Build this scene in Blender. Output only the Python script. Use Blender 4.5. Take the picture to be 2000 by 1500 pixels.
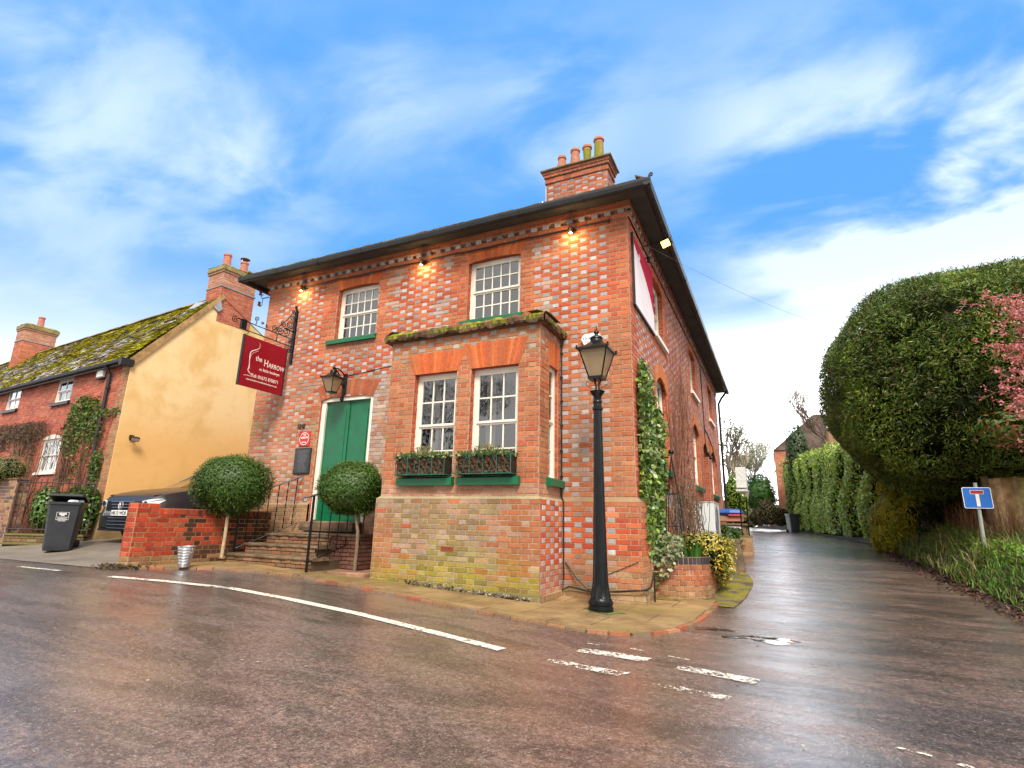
import bpy, math, random
import numpy as np
from mathutils import Vector, Matrix, noise

for o in list(bpy.data.objects): bpy.data.objects.remove(o)
S = bpy.context.scene
COL = S.collection
R = math.radians
random.seed(7)
RNG = np.random.default_rng(7)

# ------------------------------------------------------------------ camera
cam_d = bpy.data.cameras.new("camera"); cam = bpy.data.objects.new("camera", cam_d); COL.objects.link(cam)
S.camera = cam
cam_d.sensor_width = 36.0; cam_d.lens = 36.0 * 1063.8 / 2000.0
cam_d.clip_start = 0.05; cam_d.clip_end = 3000
CAM = Vector((1.8467, -8.0920, 1.09))
def cam_axes(pitch, roll, yaw):
    h = Vector((-math.sin(yaw), math.cos(yaw), 0)); r = Vector((math.cos(yaw), math.sin(yaw), 0)); u = Vector((0, 0, 1))
    fw = h*math.cos(pitch) + u*math.sin(pitch); up = -h*math.sin(pitch) + u*math.cos(pitch)
    return r*math.cos(roll) + up*math.sin(roll), -r*math.sin(roll) + up*math.cos(roll), fw
_r, _u, _f = cam_axes(R(14.323), R(1.332), R(25.749))
cam.matrix_world = Matrix(((_r.x, _u.x, -_f.x, CAM.x), (_r.y, _u.y, -_f.y, CAM.y), (_r.z, _u.z, -_f.z, CAM.z), (0, 0, 0, 1)))

# ------------------------------------------------------------------ render / world / sun
S.render.engine = 'CYCLES'
S.view_settings.view_transform = 'Standard'; S.view_settings.look = 'None'
S.view_settings.exposure = 0.90; S.view_settings.gamma = 1.0
S.cycles.max_bounces = 6; S.cycles.transparent_max_bounces = 8
SUN_EL, SUN_ROT = R(48), R(150)
world = bpy.data.worlds.new("World"); S.world = world; world.use_nodes = True

class NT:
    """tiny helper around a node tree"""
    def __init__(s, tree): s.t = tree; s.n = tree.nodes; s.l = tree.links
    def new(s, typ, **kw):
        n = s.n.new(typ)
        for k, v in kw.items(): setattr(n, k, v)
        return n
    def put(s, sock, v):
        if isinstance(v, bpy.types.NodeSocket): s.l.new(v, sock)
        elif v is not None: sock.default_value = v
    def m(s, op, a, b=None, c=None, clamp=False):
        n = s.new('ShaderNodeMath', operation=op, use_clamp=clamp)
        s.put(n.inputs[0], a); s.put(n.inputs[1], b); s.put(n.inputs[2], c); return n.outputs[0]
    def vm(s, op, a, b=None, scale=None):
        n = s.new('ShaderNodeVectorMath', operation=op)
        s.put(n.inputs[0], a); s.put(n.inputs[1], b)
        if scale is not None: s.put(n.inputs[3], scale)
        return n.outputs[1] if op in ('DOT_PRODUCT', 'LENGTH') else n.outputs[0]
    def mix(s, f, a, b, blend='MIX'):
        n = s.new('ShaderNodeMix', data_type='RGBA', blend_type=blend)
        s.put(n.inputs[0], f); s.put(n.inputs[6], a if not isinstance(a, tuple) else (*a[:3], 1)); s.put(n.inputs[7], b if not isinstance(b, tuple) else (*b[:3], 1))
        return n.outputs[2]
    def noise(s, vec, scale, detail=4, rough=0.55, dist=0.0):
        n = s.new('ShaderNodeTexNoise'); s.put(n.inputs['Vector'], vec); n.inputs['Scale'].default_value = scale
        n.inputs['Detail'].default_value = detail; n.inputs['Roughness'].default_value = rough; n.inputs['Distortion'].default_value = dist
        return n.outputs['Fac']
    def ramp(s, f, a, b, lo=0.0, hi=1.0):
        n = s.new('ShaderNodeMapRange', interpolation_type='SMOOTHSTEP'); s.put(n.inputs[0], f)
        n.inputs[1].default_value = a; n.inputs[2].default_value = b; n.inputs[3].default_value = lo; n.inputs[4].default_value = hi
        return n.outputs[0]

def build_world():
    W = NT(world.node_tree); W.n.clear()
    out = W.new('ShaderNodeOutputWorld'); bg = W.new('ShaderNodeBackground')
    sky = W.new('ShaderNodeTexSky', sky_type='NISHITA')
    sky.sun_disc = False; sky.sun_elevation = SUN_EL; sky.sun_rotation = SUN_ROT
    sky.air_density = 1.0; sky.dust_density = 0.6; sky.ozone_density = 2.5
    tc = W.new('ShaderNodeTexCoord'); d = tc.outputs['Generated']
    sep = W.new('ShaderNodeSeparateXYZ'); W.l.new(d, sep.inputs[0]); x, y, z = sep.outputs
    # deeper, more saturated blue than the bare model
    hs = W.new('ShaderNodeHueSaturation'); hs.inputs['Saturation'].default_value = 1.22; hs.inputs['Value'].default_value = 1.0
    W.l.new(sky.outputs[0], hs.inputs['Color'])
    base = W.mix(W.ramp(z, 0.0, 0.5, 0.55, 0.85), hs.outputs[0], (0.66, 2.15, 4.8))
    # wispy clouds on a high flat layer
    zz = W.m('ADD', W.m('MAXIMUM', z, 0.0), 0.22)
    cx = W.m('DIVIDE', x, zz); cy = W.m('DIVIDE', y, zz)
    cv = W.new('ShaderNodeCombineXYZ'); W.l.new(cx, cv.inputs[0]); W.l.new(cy, cv.inputs[1])
    mp = W.new('ShaderNodeMapping'); W.l.new(cv.outputs[0], mp.inputs[0])
    mp.inputs['Rotation'].default_value = (0, 0, R(CLOUD_ROT)); mp.inputs['Scale'].default_value = (1.0, 1.6, 1)
    n1 = W.noise(mp.outputs[0], 2.3, 8, 0.52, 0.3)
    n2 = W.noise(cv.outputs[0], 0.62, 3, 0.5, 0.0)
    w = W.m('MULTIPLY', W.ramp(n1, 0.42, 0.80), W.ramp(n2, 0.34, 0.62))
    lob = None
    for (dx, dy, dz), k, a in CLOUD_LOBES:
        dt = W.vm('DOT_PRODUCT', d, (dx, dy, dz))
        g = W.m('MULTIPLY', W.m('POWER', W.m('MAXIMUM', dt, 0.0), k), a)
        lob = g if lob is None else W.m('ADD', lob, g)
    lob = W.m('MULTIPLY', lob, W.ramp(n1, 0.36, 0.62))
    lob = W.m('MINIMUM', lob, 1.0)
    cl = W.m('ADD', W.m('MULTIPLY', w, 0.30), lob, clamp=True)
    c1 = W.mix(cl, base, (3.9, 4.7, 5.3))
    # white band along the horizon, higher towards the lane
    e = W.vm('DOT_PRODUCT', d, (-0.10, 0.995, 0.0))
    hz = W.m('SUBTRACT', z, W.m('MULTIPLY', W.m('MAXIMUM', e, 0.0), 0.05))
    c2 = W.mix(W.ramp(hz, 0.02, 0.42, 1.0, 0.0), c1, (6.2, 6.4, 6.8))
    hl = W.m('SUBTRACT', z, W.m('MULTIPLY', W.m('MAXIMUM', W.vm('DOT_PRODUCT', d, (0.30, 0.95, 0.0)), 0.0), 0.16))
    c2 = W.mix(W.ramp(hl, -0.02, 0.24, 1.0, 0.0), c2, (19, 19, 19))
    # unseen bright cloud bank, added behind the camera to light the street softly
    bk = W.ramp(W.m('ADD', W.vm('DOT_PRODUCT', d, (0.42, -0.80, 0.42)), W.m('MULTIPLY', W.m('SUBTRACT', n1, 0.5), 0.5)), -0.05, 0.50)
    c2 = W.mix(bk, c2, (6.4, 6.2, 5.9))
    W.l.new(c2, bg.inputs[0]); bg.inputs[1].default_value = 0.12
    W.l.new(bg.outputs[0], out.inputs[0])
def pxdir(px, py):
    v = _r*((px-1000)/1063.8) - _u*((py-750)/1063.8) + _f; v.normalize(); return tuple(v)
CLOUD_ROT = -30
CLOUD_LOBES = [(pxdir(2000, 430), 35, 1.7), (pxdir(1650, 480), 90, 0.9), (pxdir(1100, 220), 90, 0.6), (pxdir(1480, 240), 110, 0.5), (pxdir(80, 200), 50, 0.6), (pxdir(480, 330), 160, .5), (pxdir(760, 190), 200, .5)]
build_world()
sun_d = bpy.data.lights.new("sun", 'SUN'); sun = bpy.data.objects.new("sun", sun_d); COL.objects.link(sun)
sun_d.energy = 2.7; sun_d.angle = R(20); sun_d.color = (1.0, 0.94, 0.85)
_sd = Vector((math.sin(SUN_ROT)*math.cos(SUN_EL), math.cos(SUN_ROT)*math.cos(SUN_EL), math.sin(SUN_EL)))
sun.rotation_euler = (-_sd).to_track_quat('-Z', 'Y').to_euler()

# ------------------------------------------------------------------ mesh builder
ORG = {}
class MB:
    def __init__(s): s.v = []; s.f = []; s.c = []; s.mi = []; s.cur = (1, 1, 1); s.mat = 0
    def vert(s, p): s.v.append(tuple(p)); return len(s.v)-1
    def face(s, pts, c=None):
        i = len(s.v); s.v.extend([tuple(p) for p in pts]); s.f.append(tuple(range(i, i+len(pts)))); s.c.append(c or s.cur); s.mi.append(s.mat)
    def idx(s, ids, c=None): s.f.append(tuple(ids)); s.c.append(c or s.cur); s.mi.append(s.mat)
    def box(s, a, b, c=None, M=None):
        x0, y0, z0 = a; x1, y1, z1 = b
        P = [(x0,y0,z0),(x1,y0,z0),(x1,y1,z0),(x0,y1,z0),(x0,y0,z1),(x1,y0,z1),(x1,y1,z1),(x0,y1,z1)]
        if M: P = [M @ Vector(p) for p in P]
        i = len(s.v); s.v.extend([tuple(p) for p in P])
        for q in ((0,3,2,1),(4,5,6,7),(0,1,5,4),(1,2,6,5),(2,3,7,6),(3,0,4,7)): s.idx([i+k for k in q], c)
    def bbox(s, a, b, r=0.01, c=None, M=None):
        """box with chamfered vertical and horizontal edges"""
        x0, y0, z0 = a; x1, y1, z1 = b
        rings = []
        for (zz, i) in ((z0, r), (z0+r, 0), (z1-r, 0), (z1, r)):
            ring = []
            for (px, py) in ((x0+i+r, y0+i), (x1-i-r, y0+i), (x1-i, y0+i+r), (x1-i, y1-i-r), (x1-i-r, y1-i), (x0+i+r, y1-i), (x0+i, y1-i-r), (x0+i, y0+i+r)):
                p = Vector((px, py, zz)); ring.append(M @ p if M else p)
            rings.append(ring)
        s.loft(rings, True, True, c)
    def loft(s, rings, cap0=True, cap1=True, c=None, closed=True):
        n = len(rings[0]); base = []
        for r in rings: base.append(len(s.v)); s.v.extend([tuple(p) for p in r])
        for a in range(len(rings)-1):
            for k in range(n if closed else n-1):
                k2 = (k+1) % n; s.idx((base[a]+k, base[a]+k2, base[a+1]+k2, base[a+1]+k), c)
        if cap0: s.idx([base[0]+k for k in range(n)][::-1], c)
        if cap1: s.idx([base[-1]+k for k in range(n)], c)
    def tube(s, pts, r, n=8, c=None, caps=True):
        pts = [Vector(p) for p in pts]; m = len(pts)
        rr = r if isinstance(r, (list, tuple)) else [r]*m
        rings = []; prev = None
        for i, p in enumerate(pts):
            t = (pts[min(i+1, m-1)] - pts[max(i-1, 0)]).normalized()
            if prev is None:
                a = Vector((0, 0, 1)) if abs(t.z) < .9 else Vector((1, 0, 0)); x = t.cross(a).normalized()
            else:
                x = (prev - t*prev.dot(t)).normalized()
            prev = x; y = t.cross(x)
            rings.append([p + x*math.cos(2*math.pi*k/n)*rr[i] + y*math.sin(2*math.pi*k/n)*rr[i] for k in range(n)])
        s.loft(rings, caps, caps, c)
    def lathe(s, prof, cen, n=24, c=None, axis='z', cap=True, M=None):
        rings = []
        for r, h in prof:
            ring = []
            for k in range(n):
                a = 2*math.pi*k/n
                p = Vector((r*math.cos(a), r*math.sin(a), h))
                if axis == 'y': p = Vector((p.x, p.z, p.y))
                if axis == 'x': p = Vector((p.z, p.x, p.y))
                if M: p = M @ p
                ring.append(Vector(cen)+p)
            rings.append(ring)
        s.loft(rings, cap, cap, c)
    def prism(s, poly, a, b, M, c=None):
        """poly: list of 2-D points; extruded from d=a to d=b; M maps (u, v, d) -> point"""
        A = [M(u, v, a) for u, v in poly]; B = [M(u, v, b) for u, v in poly]
        n = len(poly); i = len(s.v); s.v.extend([tuple(p) for p in A+B])
        s.idx(list(range(i, i+n))[::-1], c); s.idx(list(range(i+n, i+2*n)), c)
        for k in range(n): s.idx((i+k, i+(k+1) % n, i+n+(k+1) % n, i+n+k), c)
    def build(s, name, mats, parent=None, org=None, smooth=False, fix=False):
        if org is None: org = ORG.get(parent.name, (0, 0, 0)) if parent else (0, 0, 0)
        V = np.array(s.v, dtype=np.float64).reshape(-1, 3) - np.array(org)
        me = bpy.data.meshes.new(name)
        me.from_pydata(V.tolist(), [], s.f)
        at = me.attributes.new("Col", 'FLOAT_COLOR', 'FACE')
        ca = np.ones((len(s.f), 4), dtype=np.float32); ca[:, :3] = np.array(s.c, dtype=np.float32).reshape(-1, 3)
        at.data.foreach_set("color", ca.ravel())
        if not isinstance(mats, (list, tuple)): mats = [mats]
        for m in mats: me.materials.append(m)
        if len(mats) > 1: me.polygons.foreach_set("material_index", s.mi)
        if smooth:
            me.polygons.foreach_set("use_smooth", [True]*len(s.f))
            import bmesh
            bm = bmesh.new(); bm.from_mesh(me); bmesh.ops.remove_doubles(bm, verts=bm.verts, dist=1e-5)
            bmesh.ops.recalc_face_normals(bm, faces=bm.faces); bm.to_mesh(me); bm.free()
            try: me.set_sharp_from_angle(angle=R(38))
            except Exception: pass
        elif fix:
            import bmesh
            bm = bmesh.new(); bm.from_mesh(me); bmesh.ops.recalc_face_normals(bm, faces=bm.faces); bm.to_mesh(me); bm.free()
        me.update()
        o = bpy.data.objects.new(name, me); COL.objects.link(o)
        if parent: o.parent = parent; ORG[o.name] = org
        else: o.location = org; ORG[o.name] = org
        return o

def tag(o, label=None, cat=None, group=None, kind=None):
    if label: o['label'] = label
    if cat: o['category'] = cat
    if group: o['group'] = group
    if kind: o['kind'] = kind
    return o
def thing(name, label, cat, loc=(0, 0, 0), rotz=0.0, group=None, local=False):
    o = bpy.data.objects.new(name, None); COL.objects.link(o); o.empty_display_size = 0.2
    o.location = loc; o.rotation_euler = (0, 0, rotz); tag(o, label, cat, group)
    ORG[o.name] = (0, 0, 0) if (local or rotz) else tuple(loc)
    return o
def quads_obj(name, Q, colr, mat, parent=None, org=None, nv=4):
    """Q: (N,nv,3) array of separate faces"""
    if org is None: org = ORG.get(parent.name, (0, 0, 0)) if parent else (0, 0, 0)
    N = len(Q); V = (Q.reshape(-1, 3) - np.array(org)).astype(np.float32)
    me = bpy.data.meshes.new(name); me.vertices.add(N*nv); me.vertices.foreach_set("co", V.ravel())
    me.loops.add(N*nv); me.loops.foreach_set("vertex_index", np.arange(N*nv, dtype=np.int32))
    me.polygons.add(N); me.polygons.foreach_set("loop_start", np.arange(0, N*nv, nv, dtype=np.int32))
    me.polygons.foreach_set("loop_total", np.full(N, nv, dtype=np.int32))
    me.update(calc_edges=True); me.validate()
    at = me.attributes.new("Col", 'FLOAT_COLOR', 'FACE')
    ca = np.ones((N, 4), dtype=np.float32); ca[:, :3] = colr; at.data.foreach_set("color", ca.ravel())
    me.materials.append(mat)
    o = bpy.data.objects.new(name, me); COL.objects.link(o)
    if parent: o.parent = parent
    else: o.location = org
    ORG[o.name] = org
    return o

# ------------------------------------------------------------------ materials
MATS = {}
def principled(name):
    m = bpy.data.materials.new(name); m.use_nodes = True
    T = NT(m.node_tree); b = T.n['Principled BSDF']; MATS[name] = m
    return m, T, b
def simple(name, rgb, rough=0.6, metal=0.0, var=0.15, scale=8.0, bump=0.0, bscale=60.0, spec=0.5, coat=0.0):
    m, T, b = principled(name)
    tc = T.new('ShaderNodeTexCoord').outputs['Object']
    n = T.noise(tc, scale, 5, 0.6)
    f = T.ramp(n, 0.25, 0.75, 1-var, 1+var)
    c = T.vm('SCALE', tuple(rgb), None, f)
    T.l.new(c, b.inputs['Base Color']); b.inputs['Roughness'].default_value = rough; b.inputs['Metallic'].default_value = metal
    b.inputs['Specular IOR Level'].default_value = spec; b.inputs['Coat Weight'].default_value = coat
    if bump:
        bp = T.new('ShaderNodeBump'); bp.inputs['Strength'].default_value = bump; bp.inputs['Distance'].default_value = 0.01
        T.l.new(T.noise(tc, bscale, 4, 0.6), bp.inputs['Height']); T.l.new(bp.outputs[0], b.inputs['Normal'])
    return m
def attrmat(name, rough=0.8, var=0.25, scale=30.0, bump=0.3, bscale=120.0, spec=0.3, trans=0.0, var2=0.0, scale2=1.2):
    m, T, b = principled(name)
    tc = T.new('ShaderNodeTexCoord').outputs['Object']
    a = T.new('ShaderNodeAttribute', attribute_name='Col').outputs['Color']
    f = T.ramp(T.noise(tc, scale, 5, 0.65), 0.25, 0.75, 1-var, 1+var)
    if var2: f = T.m('MULTIPLY', f, T.ramp(T.noise(tc, scale2, 4, 0.6), 0.3, 0.7, 1-var2, 1+var2))
    c = T.vm('SCALE', a, None, f)
    T.l.new(c, b.inputs['Base Color']); b.inputs['Roughness'].default_value = rough
    b.inputs['Specular IOR Level'].default_value = spec
    if bump:
        bp = T.new('ShaderNodeBump'); bp.inputs['Strength'].default_value = bump; bp.inputs['Distance'].default_value = 0.006
        T.l.new(T.noise(tc, bscale, 5, 0.7), bp.inputs['Height']); T.l.new(bp.outputs[0], b.inputs['Normal'])
    if trans:
        tr = T.new('ShaderNodeBsdfTranslucent'); T.l.new(c, tr.inputs[0])
        mx = T.new('ShaderNodeMixShader'); mx.inputs[0].default_value = trans
        T.l.new(b.outputs[0], mx.inputs[1]); T.l.new(tr.outputs[0], mx.inputs[2])
        T.l.new(mx.outputs[0], T.n['Material Output'].inputs[0])
    return m
M_BRICK = attrmat("brick", 0.85, 0.22, 45, 0.5, 220, 0.25, var2=0.12, scale2=1.7)
M_LEAF = attrmat("leaf", 0.5, 0.2, 20, 0.0, trans=0.25, spec=0.4)
M_GLOSSLEAF = attrmat("gloss_leaf", 0.3, 0.2, 20, 0.0, trans=0.15, spec=0.6)
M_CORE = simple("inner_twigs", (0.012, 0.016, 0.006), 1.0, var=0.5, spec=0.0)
M_PETAL = attrmat("petal", 0.6, 0.15, 40, 0.0, trans=0.35)
M_WOODA = attrmat("aged_wood", 0.8, 0.35, 9, 0.4, 60, 0.25, var2=0.2)
M_BARK = attrmat("bark", 0.9, 0.3, 25, 0.5, 50, 0.2)
M_TILE = attrmat("roof_tile", 0.85, 0.4, 22, 0.7, 60, 0.2, var2=0.35, scale2=2.5)
M_STONE = attrmat("stone", 0.75, 0.35, 6, 0.5, 70, 0.35, var2=0.25, scale2=1.5)
M_PLAIN = attrmat("plain_paint", 0.45, 0.05, 5, 0.0, spec=0.4)
M_WHITE = simple("cream_paint", (0.76, 0.70, 0.60), 0.45, var=0.06, bump=0.08)
M_GREEN = simple("green_paint", (0.002, 0.115, 0.045), 0.35, var=0.14, scale=5, bump=0.05)
M_IRON = simple("black_iron", (0.004, 0.005, 0.006), 0.33, metal=0.0, var=0.4, bump=0.15, bscale=90, spec=0.3)
M_RUST = simple("rusty_iron", (0.06, 0.03, 0.02), 0.6, var=0.5, bump=0.3)
M_GUTTER = simple("old_gutter", (0.009, 0.0095, 0.010), 0.45, var=0.5, scale=4, bump=0.2)
M_SOFFIT = simple("soffit_boards", (0.045, 0.043, 0.041), 0.8, var=0.35, scale=3, bump=0.2)
M_SLATE = simple("slate", (0.06, 0.06, 0.065), 0.7, var=0.4, bump=0.4, bscale=20)
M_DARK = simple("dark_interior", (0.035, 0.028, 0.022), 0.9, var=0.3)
M_CABLE = simple("cable", (0.012, 0.011, 0.010), 0.5)
M_TERRA = attrmat("terracotta", 0.8, 0.2, 12, 0.3, 80, 0.25)
M_GALV = simple("galvanised_steel", (0.55, 0.56, 0.58), 0.35, metal=0.9, var=0.2, scale=12)
M_BLIND = simple("fabric", (0.55, 0.52, 0.48), 0.9, var=0.1)
def emis(name, rgb, st):
    m, T, b = principled(name); b.inputs['Base Color'].default_value = (*rgb, 1)
    b.inputs['Emission Color'].default_value = (*rgb, 1); b.inputs['Emission Strength'].default_value = st; return m
M_LIT = emis("lit_bulb", (1.0, 0.62, 0.20), 30.0)
M_FLOOD = emis("lit_flood", (1.0, 0.66, 0.12), 3.2)
M_LAMPLIT = emis("table_lamp", (1.0, 0.35, 0.06), 2.5)
def glassmat(name, tint=(1, 1, 1), gloss=0.22, rough=0.0):
    m, T, b = principled(name)
    g = T.new('ShaderNodeBsdfGlossy'); g.inputs['Roughness'].default_value = rough; g.inputs['Color'].default_value = (.9, .92, .95, 1)
    t = T.new('ShaderNodeBsdfTransparent'); t.inputs[0].default_value = (*tint, 1)
    lw = T.new('ShaderNodeFresnel'); lw.inputs['IOR'].default_value = 1.5
    f = T.m('ADD', T.m('MULTIPLY', lw.outputs[0], 1.6), gloss, clamp=True)
    tc = T.new('ShaderNodeTexCoord').outputs['Object']
    bp = T.new('ShaderNodeBump'); bp.inputs['Strength'].default_value = 0.12; bp.inputs['Distance'].default_value = 0.02
    T.l.new(T.noise(tc, 5.0, 2, 0.5), bp.inputs['Height']); T.l.new(bp.outputs[0], g.inputs['Normal'])
    mx = T.new('ShaderNodeMixShader'); T.l.new(f, mx.inputs[0]); T.l.new(t.outputs[0], mx.inputs[1]); T.l.new(g.outputs[0], mx.inputs[2])
    T.l.new(mx.outputs[0], T.n['Material Output'].inputs[0]); return m
M_GLASS = glassmat("window_glass", (.85, .87, .86), 0.11)
def lanternglass():
    m, T, b = principled("lantern_glass"); t = T.new('ShaderNodeBsdfTransparent'); t.inputs[0].default_value = (.95, .88, .74, 1)
    b.inputs['Base Color'].default_value = (.46, .38, .26, 1); b.inputs['Roughness'].default_value = .25
    tr = T.new('ShaderNodeBsdfTranslucent'); tr.inputs[0].default_value = (.75, .62, .42, 1)
    a = T.new('ShaderNodeMixShader'); a.inputs[0].default_value = .55; T.l.new(b.outputs[0], a.inputs[1]); T.l.new(tr.outputs[0], a.inputs[2])
    mx = T.new('ShaderNodeMixShader'); mx.inputs[0].default_value = .30; T.l.new(a.outputs[0], mx.inputs[1]); T.l.new(t.outputs[0], mx.inputs[2])
    T.l.new(mx.outputs[0], T.n['Material Output'].inputs[0]); return m
M_LGLASS = lanternglass()
M_FROST = simple("opal_glass", (0.50, 0.42, 0.30), 0.3, var=0.15, scale=6)

# ------------------------------------------------------------------ noise colour helpers
def nz(x, y, z, s=1.0, o=0): return noise.fractal(Vector((x*s+o, y*s-o*1.3, z*s+o*.7)), 0.9, 2.0, 4)
def lerp(a, b, t): t = max(0, min(1, t)); return tuple(a[i]+(b[i]-a[i])*t for i in range(3))
def jit(c, a=0.12):
    k = 1+random.uniform(-a, a); return tuple(max(0, v*k*(1+random.uniform(-a, a)*.3)) for v in c)
# ================================================================== GROUND
def sp(t, k=3.0): return math.log1p(math.exp(min(40, t*k)))/k
def G(x, y):
    zx = 0.3*(1-math.exp(-0)) if False else min(max(-x*0.048, 0.0), 0.3)
    if -7.5 < x < -5: zx = zx  # level above x=-6.25
    a = 0.047*sp(y+0.5) + 0.015*sp(y-8, 1.0)
    d = 0.0
    if x < -8.0:
        w = min(1, (-8.0-x)/1.2); d = w*(0.24*(sp(y+1.9, 5)-sp(y+1.0, 5)) + 0.03*min(sp(y+1.0, 5), 12))
    return zx - 0.02 + a + d
def xr(y):   # right edge of lane
    if y < -4.5: return 4.75 + 0.9*(-4.5-y)
    if y < 12: return 4.5 + 0.25*max(0, (-y)/4.5)
    return 4.5 - 0.080*(y-12) - (0.012*(y-30)**2 if y > 30 else 0)
def xl(y):   # left edge of lane
    return (0.95 - 0.02*y if y < 20 else 0.55-0.06*(y-20)) - (0.012*(y-30)**2 if y > 30 else 0)
KERB = [(-60, -2.9), (-20, -2.9), (-13, -3.0), (-10, -3.0), (-8.6, -2.9), (-7.6, -2.8), (-6.9, -2.35), (-5.86, -1.72), (-4.77, -1.5), (-3.46, -1.60), (-2.18, -1.85), (-1.03, -2.0), (-0.08, -2.07), (0.42, -1.93), (0.70, -1.45), (0.83, -0.8), (0.90, 0.2)]
def kerb_y(x):
    for (a, b), (c, d) in zip(KERB, KERB[1:]):
        if a <= x <= c: return b+(d-b)*(x-a)/(c-a)
    return -2.9
def sheet(name, xs, ys, hf, mat, mask=None, kind='structure', col=(1, 1, 1)):
    mb = MB(); nx, ny = len(xs), len(ys)
    for y in ys:
        for x in xs: mb.v.append((x, y, hf(x, y)))
    for j in range(ny-1):
        for i in range(nx-1):
            if mask and not mask(.5*(xs[i]+xs[i+1]), .5*(ys[j]+ys[j+1])): continue
            a = j*nx+i; mb.idx((a, a+1, a+nx+1, a+nx), col)
    o = mb.build(name, mat); me = o.data
    me.polygons.foreach_set("use_smooth", [True]*len(me.polygons)); o['kind'] = kind; return o
def grow(a, b, step, far, k=1.25):
    v = list(np.arange(a, b+1e-6, step)); s = step; x = b
    while x < far: s *= k; x += s; v.append(x)
    s = step; x = a; w = []
    while x > -far: s *= k; x -= s; w.append(x)
    return w[::-1]+v

# asphalt
def asphalt():
    m, T, b = principled("wet_asphalt")
    tc = T.new('ShaderNodeTexCoord').outputs['Object']
    mp = T.new('ShaderNodeMapping'); T.l.new(tc, mp.inputs[0]); mp.inputs['Rotation'].default_value = (0, 0, R(12)); mp.inputs['Scale'].default_value = (0.55, 1.5, 1)
    big = T.noise(mp.outputs[0], 0.55, 6, 0.62, 0.4)
    mid = T.noise(mp.outputs[0], 2.6, 6, 0.65, 0.3)
    sepx = T.new('ShaderNodeSeparateXYZ'); T.l.new(tc, sepx.inputs[0])
    vo = T.new('ShaderNodeTexVoronoi', feature='F1'); T.l.new(tc, vo.inputs['Vector']); vo.inputs['Scale'].default_value = 110
    vcol = T.new('ShaderNodeSeparateColor'); T.l.new(vo.outputs['Color'], vcol.inputs[0])
    # warm brown (bedded stone) towards the lane and the junction, greyer to the left
    warm = T.ramp(sepx.outputs[0], -6.5, 2.5, 0.30, 1.15)
    warm = T.m('MULTIPLY', warm, T.ramp(mid, 0.25, 0.7, 0.45, 1.15))
    base = T.mix(warm, (0.120, 0.106, 0.100), (0.180, 0.110, 0.083))
    base = T.mix(T.ramp(T.noise(mp.outputs[0], 1.3, 8, 0.7, 0.8), 0.44, 0.60, 0.0, 0.75), base, (0.048, 0.034, 0.029))
    spk = T.m('POWER', vcol.outputs[0], 7.0)
    base = T.mix(T.m('MULTIPLY', spk, 0.45), base, (0.40, 0.34, 0.30))
    dk = T.m('MULTIPLY', T.ramp(vcol.outputs[1], 0.0, 0.5, 0.50, 1.12), T.ramp(T.noise(tc, 28, 5, 0.7), 0.35, 0.65, 0.62, 1.38))
    c = T.vm('SCALE', base, None, dk)
    T.l.new(c, b.inputs['Base Color'])
    r = T.ramp(T.m('ADD', T.m('MULTIPLY', big, 0.6), T.m('MULTIPLY', mid, 0.4)), 0.36, 0.62, 0.10, 0.38)
    T.l.new(r, b.inputs['Roughness']); b.inputs['Specular IOR Level'].default_value = 0.55
    h = T.m('ADD', T.m('MULTIPLY', vo.outputs['Distance'], -0.9), T.m('MULTIPLY', T.noise(tc, 38, 4, 0.7), 0.9))
    h = T.m('ADD', h, T.m('MULTIPLY', T.noise(mp.outputs[0], 5, 3, 0.6), 1.2))
    bp = T.new('ShaderNodeBump'); bp.inputs['Strength'].default_value = 0.5; bp.inputs['Distance'].default_value = 0.0045
    T.l.new(h, bp.inputs['Height']); T.l.new(bp.outputs[0], b.inputs['Normal'])
    b.inputs['Coat Weight'].default_value = 0.0
    wet = T.ramp(T.m('ADD', T.m('MULTIPLY', big, 0.7), T.m('MULTIPLY', mid, 0.3)), 0.41, 0.55, 1.0, 0.30)
    wet = T.m('MAXIMUM', wet, T.m('MULTIPLY', T.ramp(sepx.outputs[0], .3, 1.6, 0.0, 1.0), T.ramp(mid, .35, .62, 1.0, .45)))
    T.l.new(wet, b.inputs['Coat Weight']); b.inputs['Coat Roughness'].default_value = 0.26; b.inputs['Coat IOR'].default_value = 2.0
    bp2 = T.new('ShaderNodeBump'); bp2.inputs['Strength'].default_value = 0.8; bp2.inputs['Distance'].default_value = 0.0017
    T.l.new(T.m('ADD', T.noise(tc, 62, 3, 0.6), T.m('MULTIPLY', T.noise(tc, 9, 4, 0.6), 1.2)), bp2.inputs['Height']); T.l.new(bp2.outputs[0], b.inputs['Coat Normal'])
    return m
M_ROAD = asphalt()
M_SOIL = simple("soil", (0.045, 0.032, 0.02), 0.9, var=0.5, scale=6, bump=0.8, bscale=30)
M_MOSSY = None
def mossground():
    m, T, b = principled("mossy_ground"); tc = T.new('ShaderNodeTexCoord').outputs['Object']
    n = T.noise(tc, 3.0, 6, 0.65); n2 = T.noise(tc, 45, 3, 0.6)
    c = T.mix(T.ramp(n, 0.38, 0.56), (0.075, 0.055, 0.040), (0.20, 0.17, 0.010))
    c = T.vm('SCALE', c, None, T.ramp(n2, 0.3, 0.7, 0.6, 1.4)); T.l.new(c, b.inputs['Base Color']); b.inputs['Roughness'].default_value = 0.8
    bp = T.new('ShaderNodeBump'); bp.inputs['Strength'].default_value = 0.8; bp.inputs['Distance'].default_value = 0.01
    T.l.new(n2, bp.inputs['Height']); T.l.new(bp.outputs[0], b.inputs['Normal']); return m
M_MOSSY = mossground()
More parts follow.
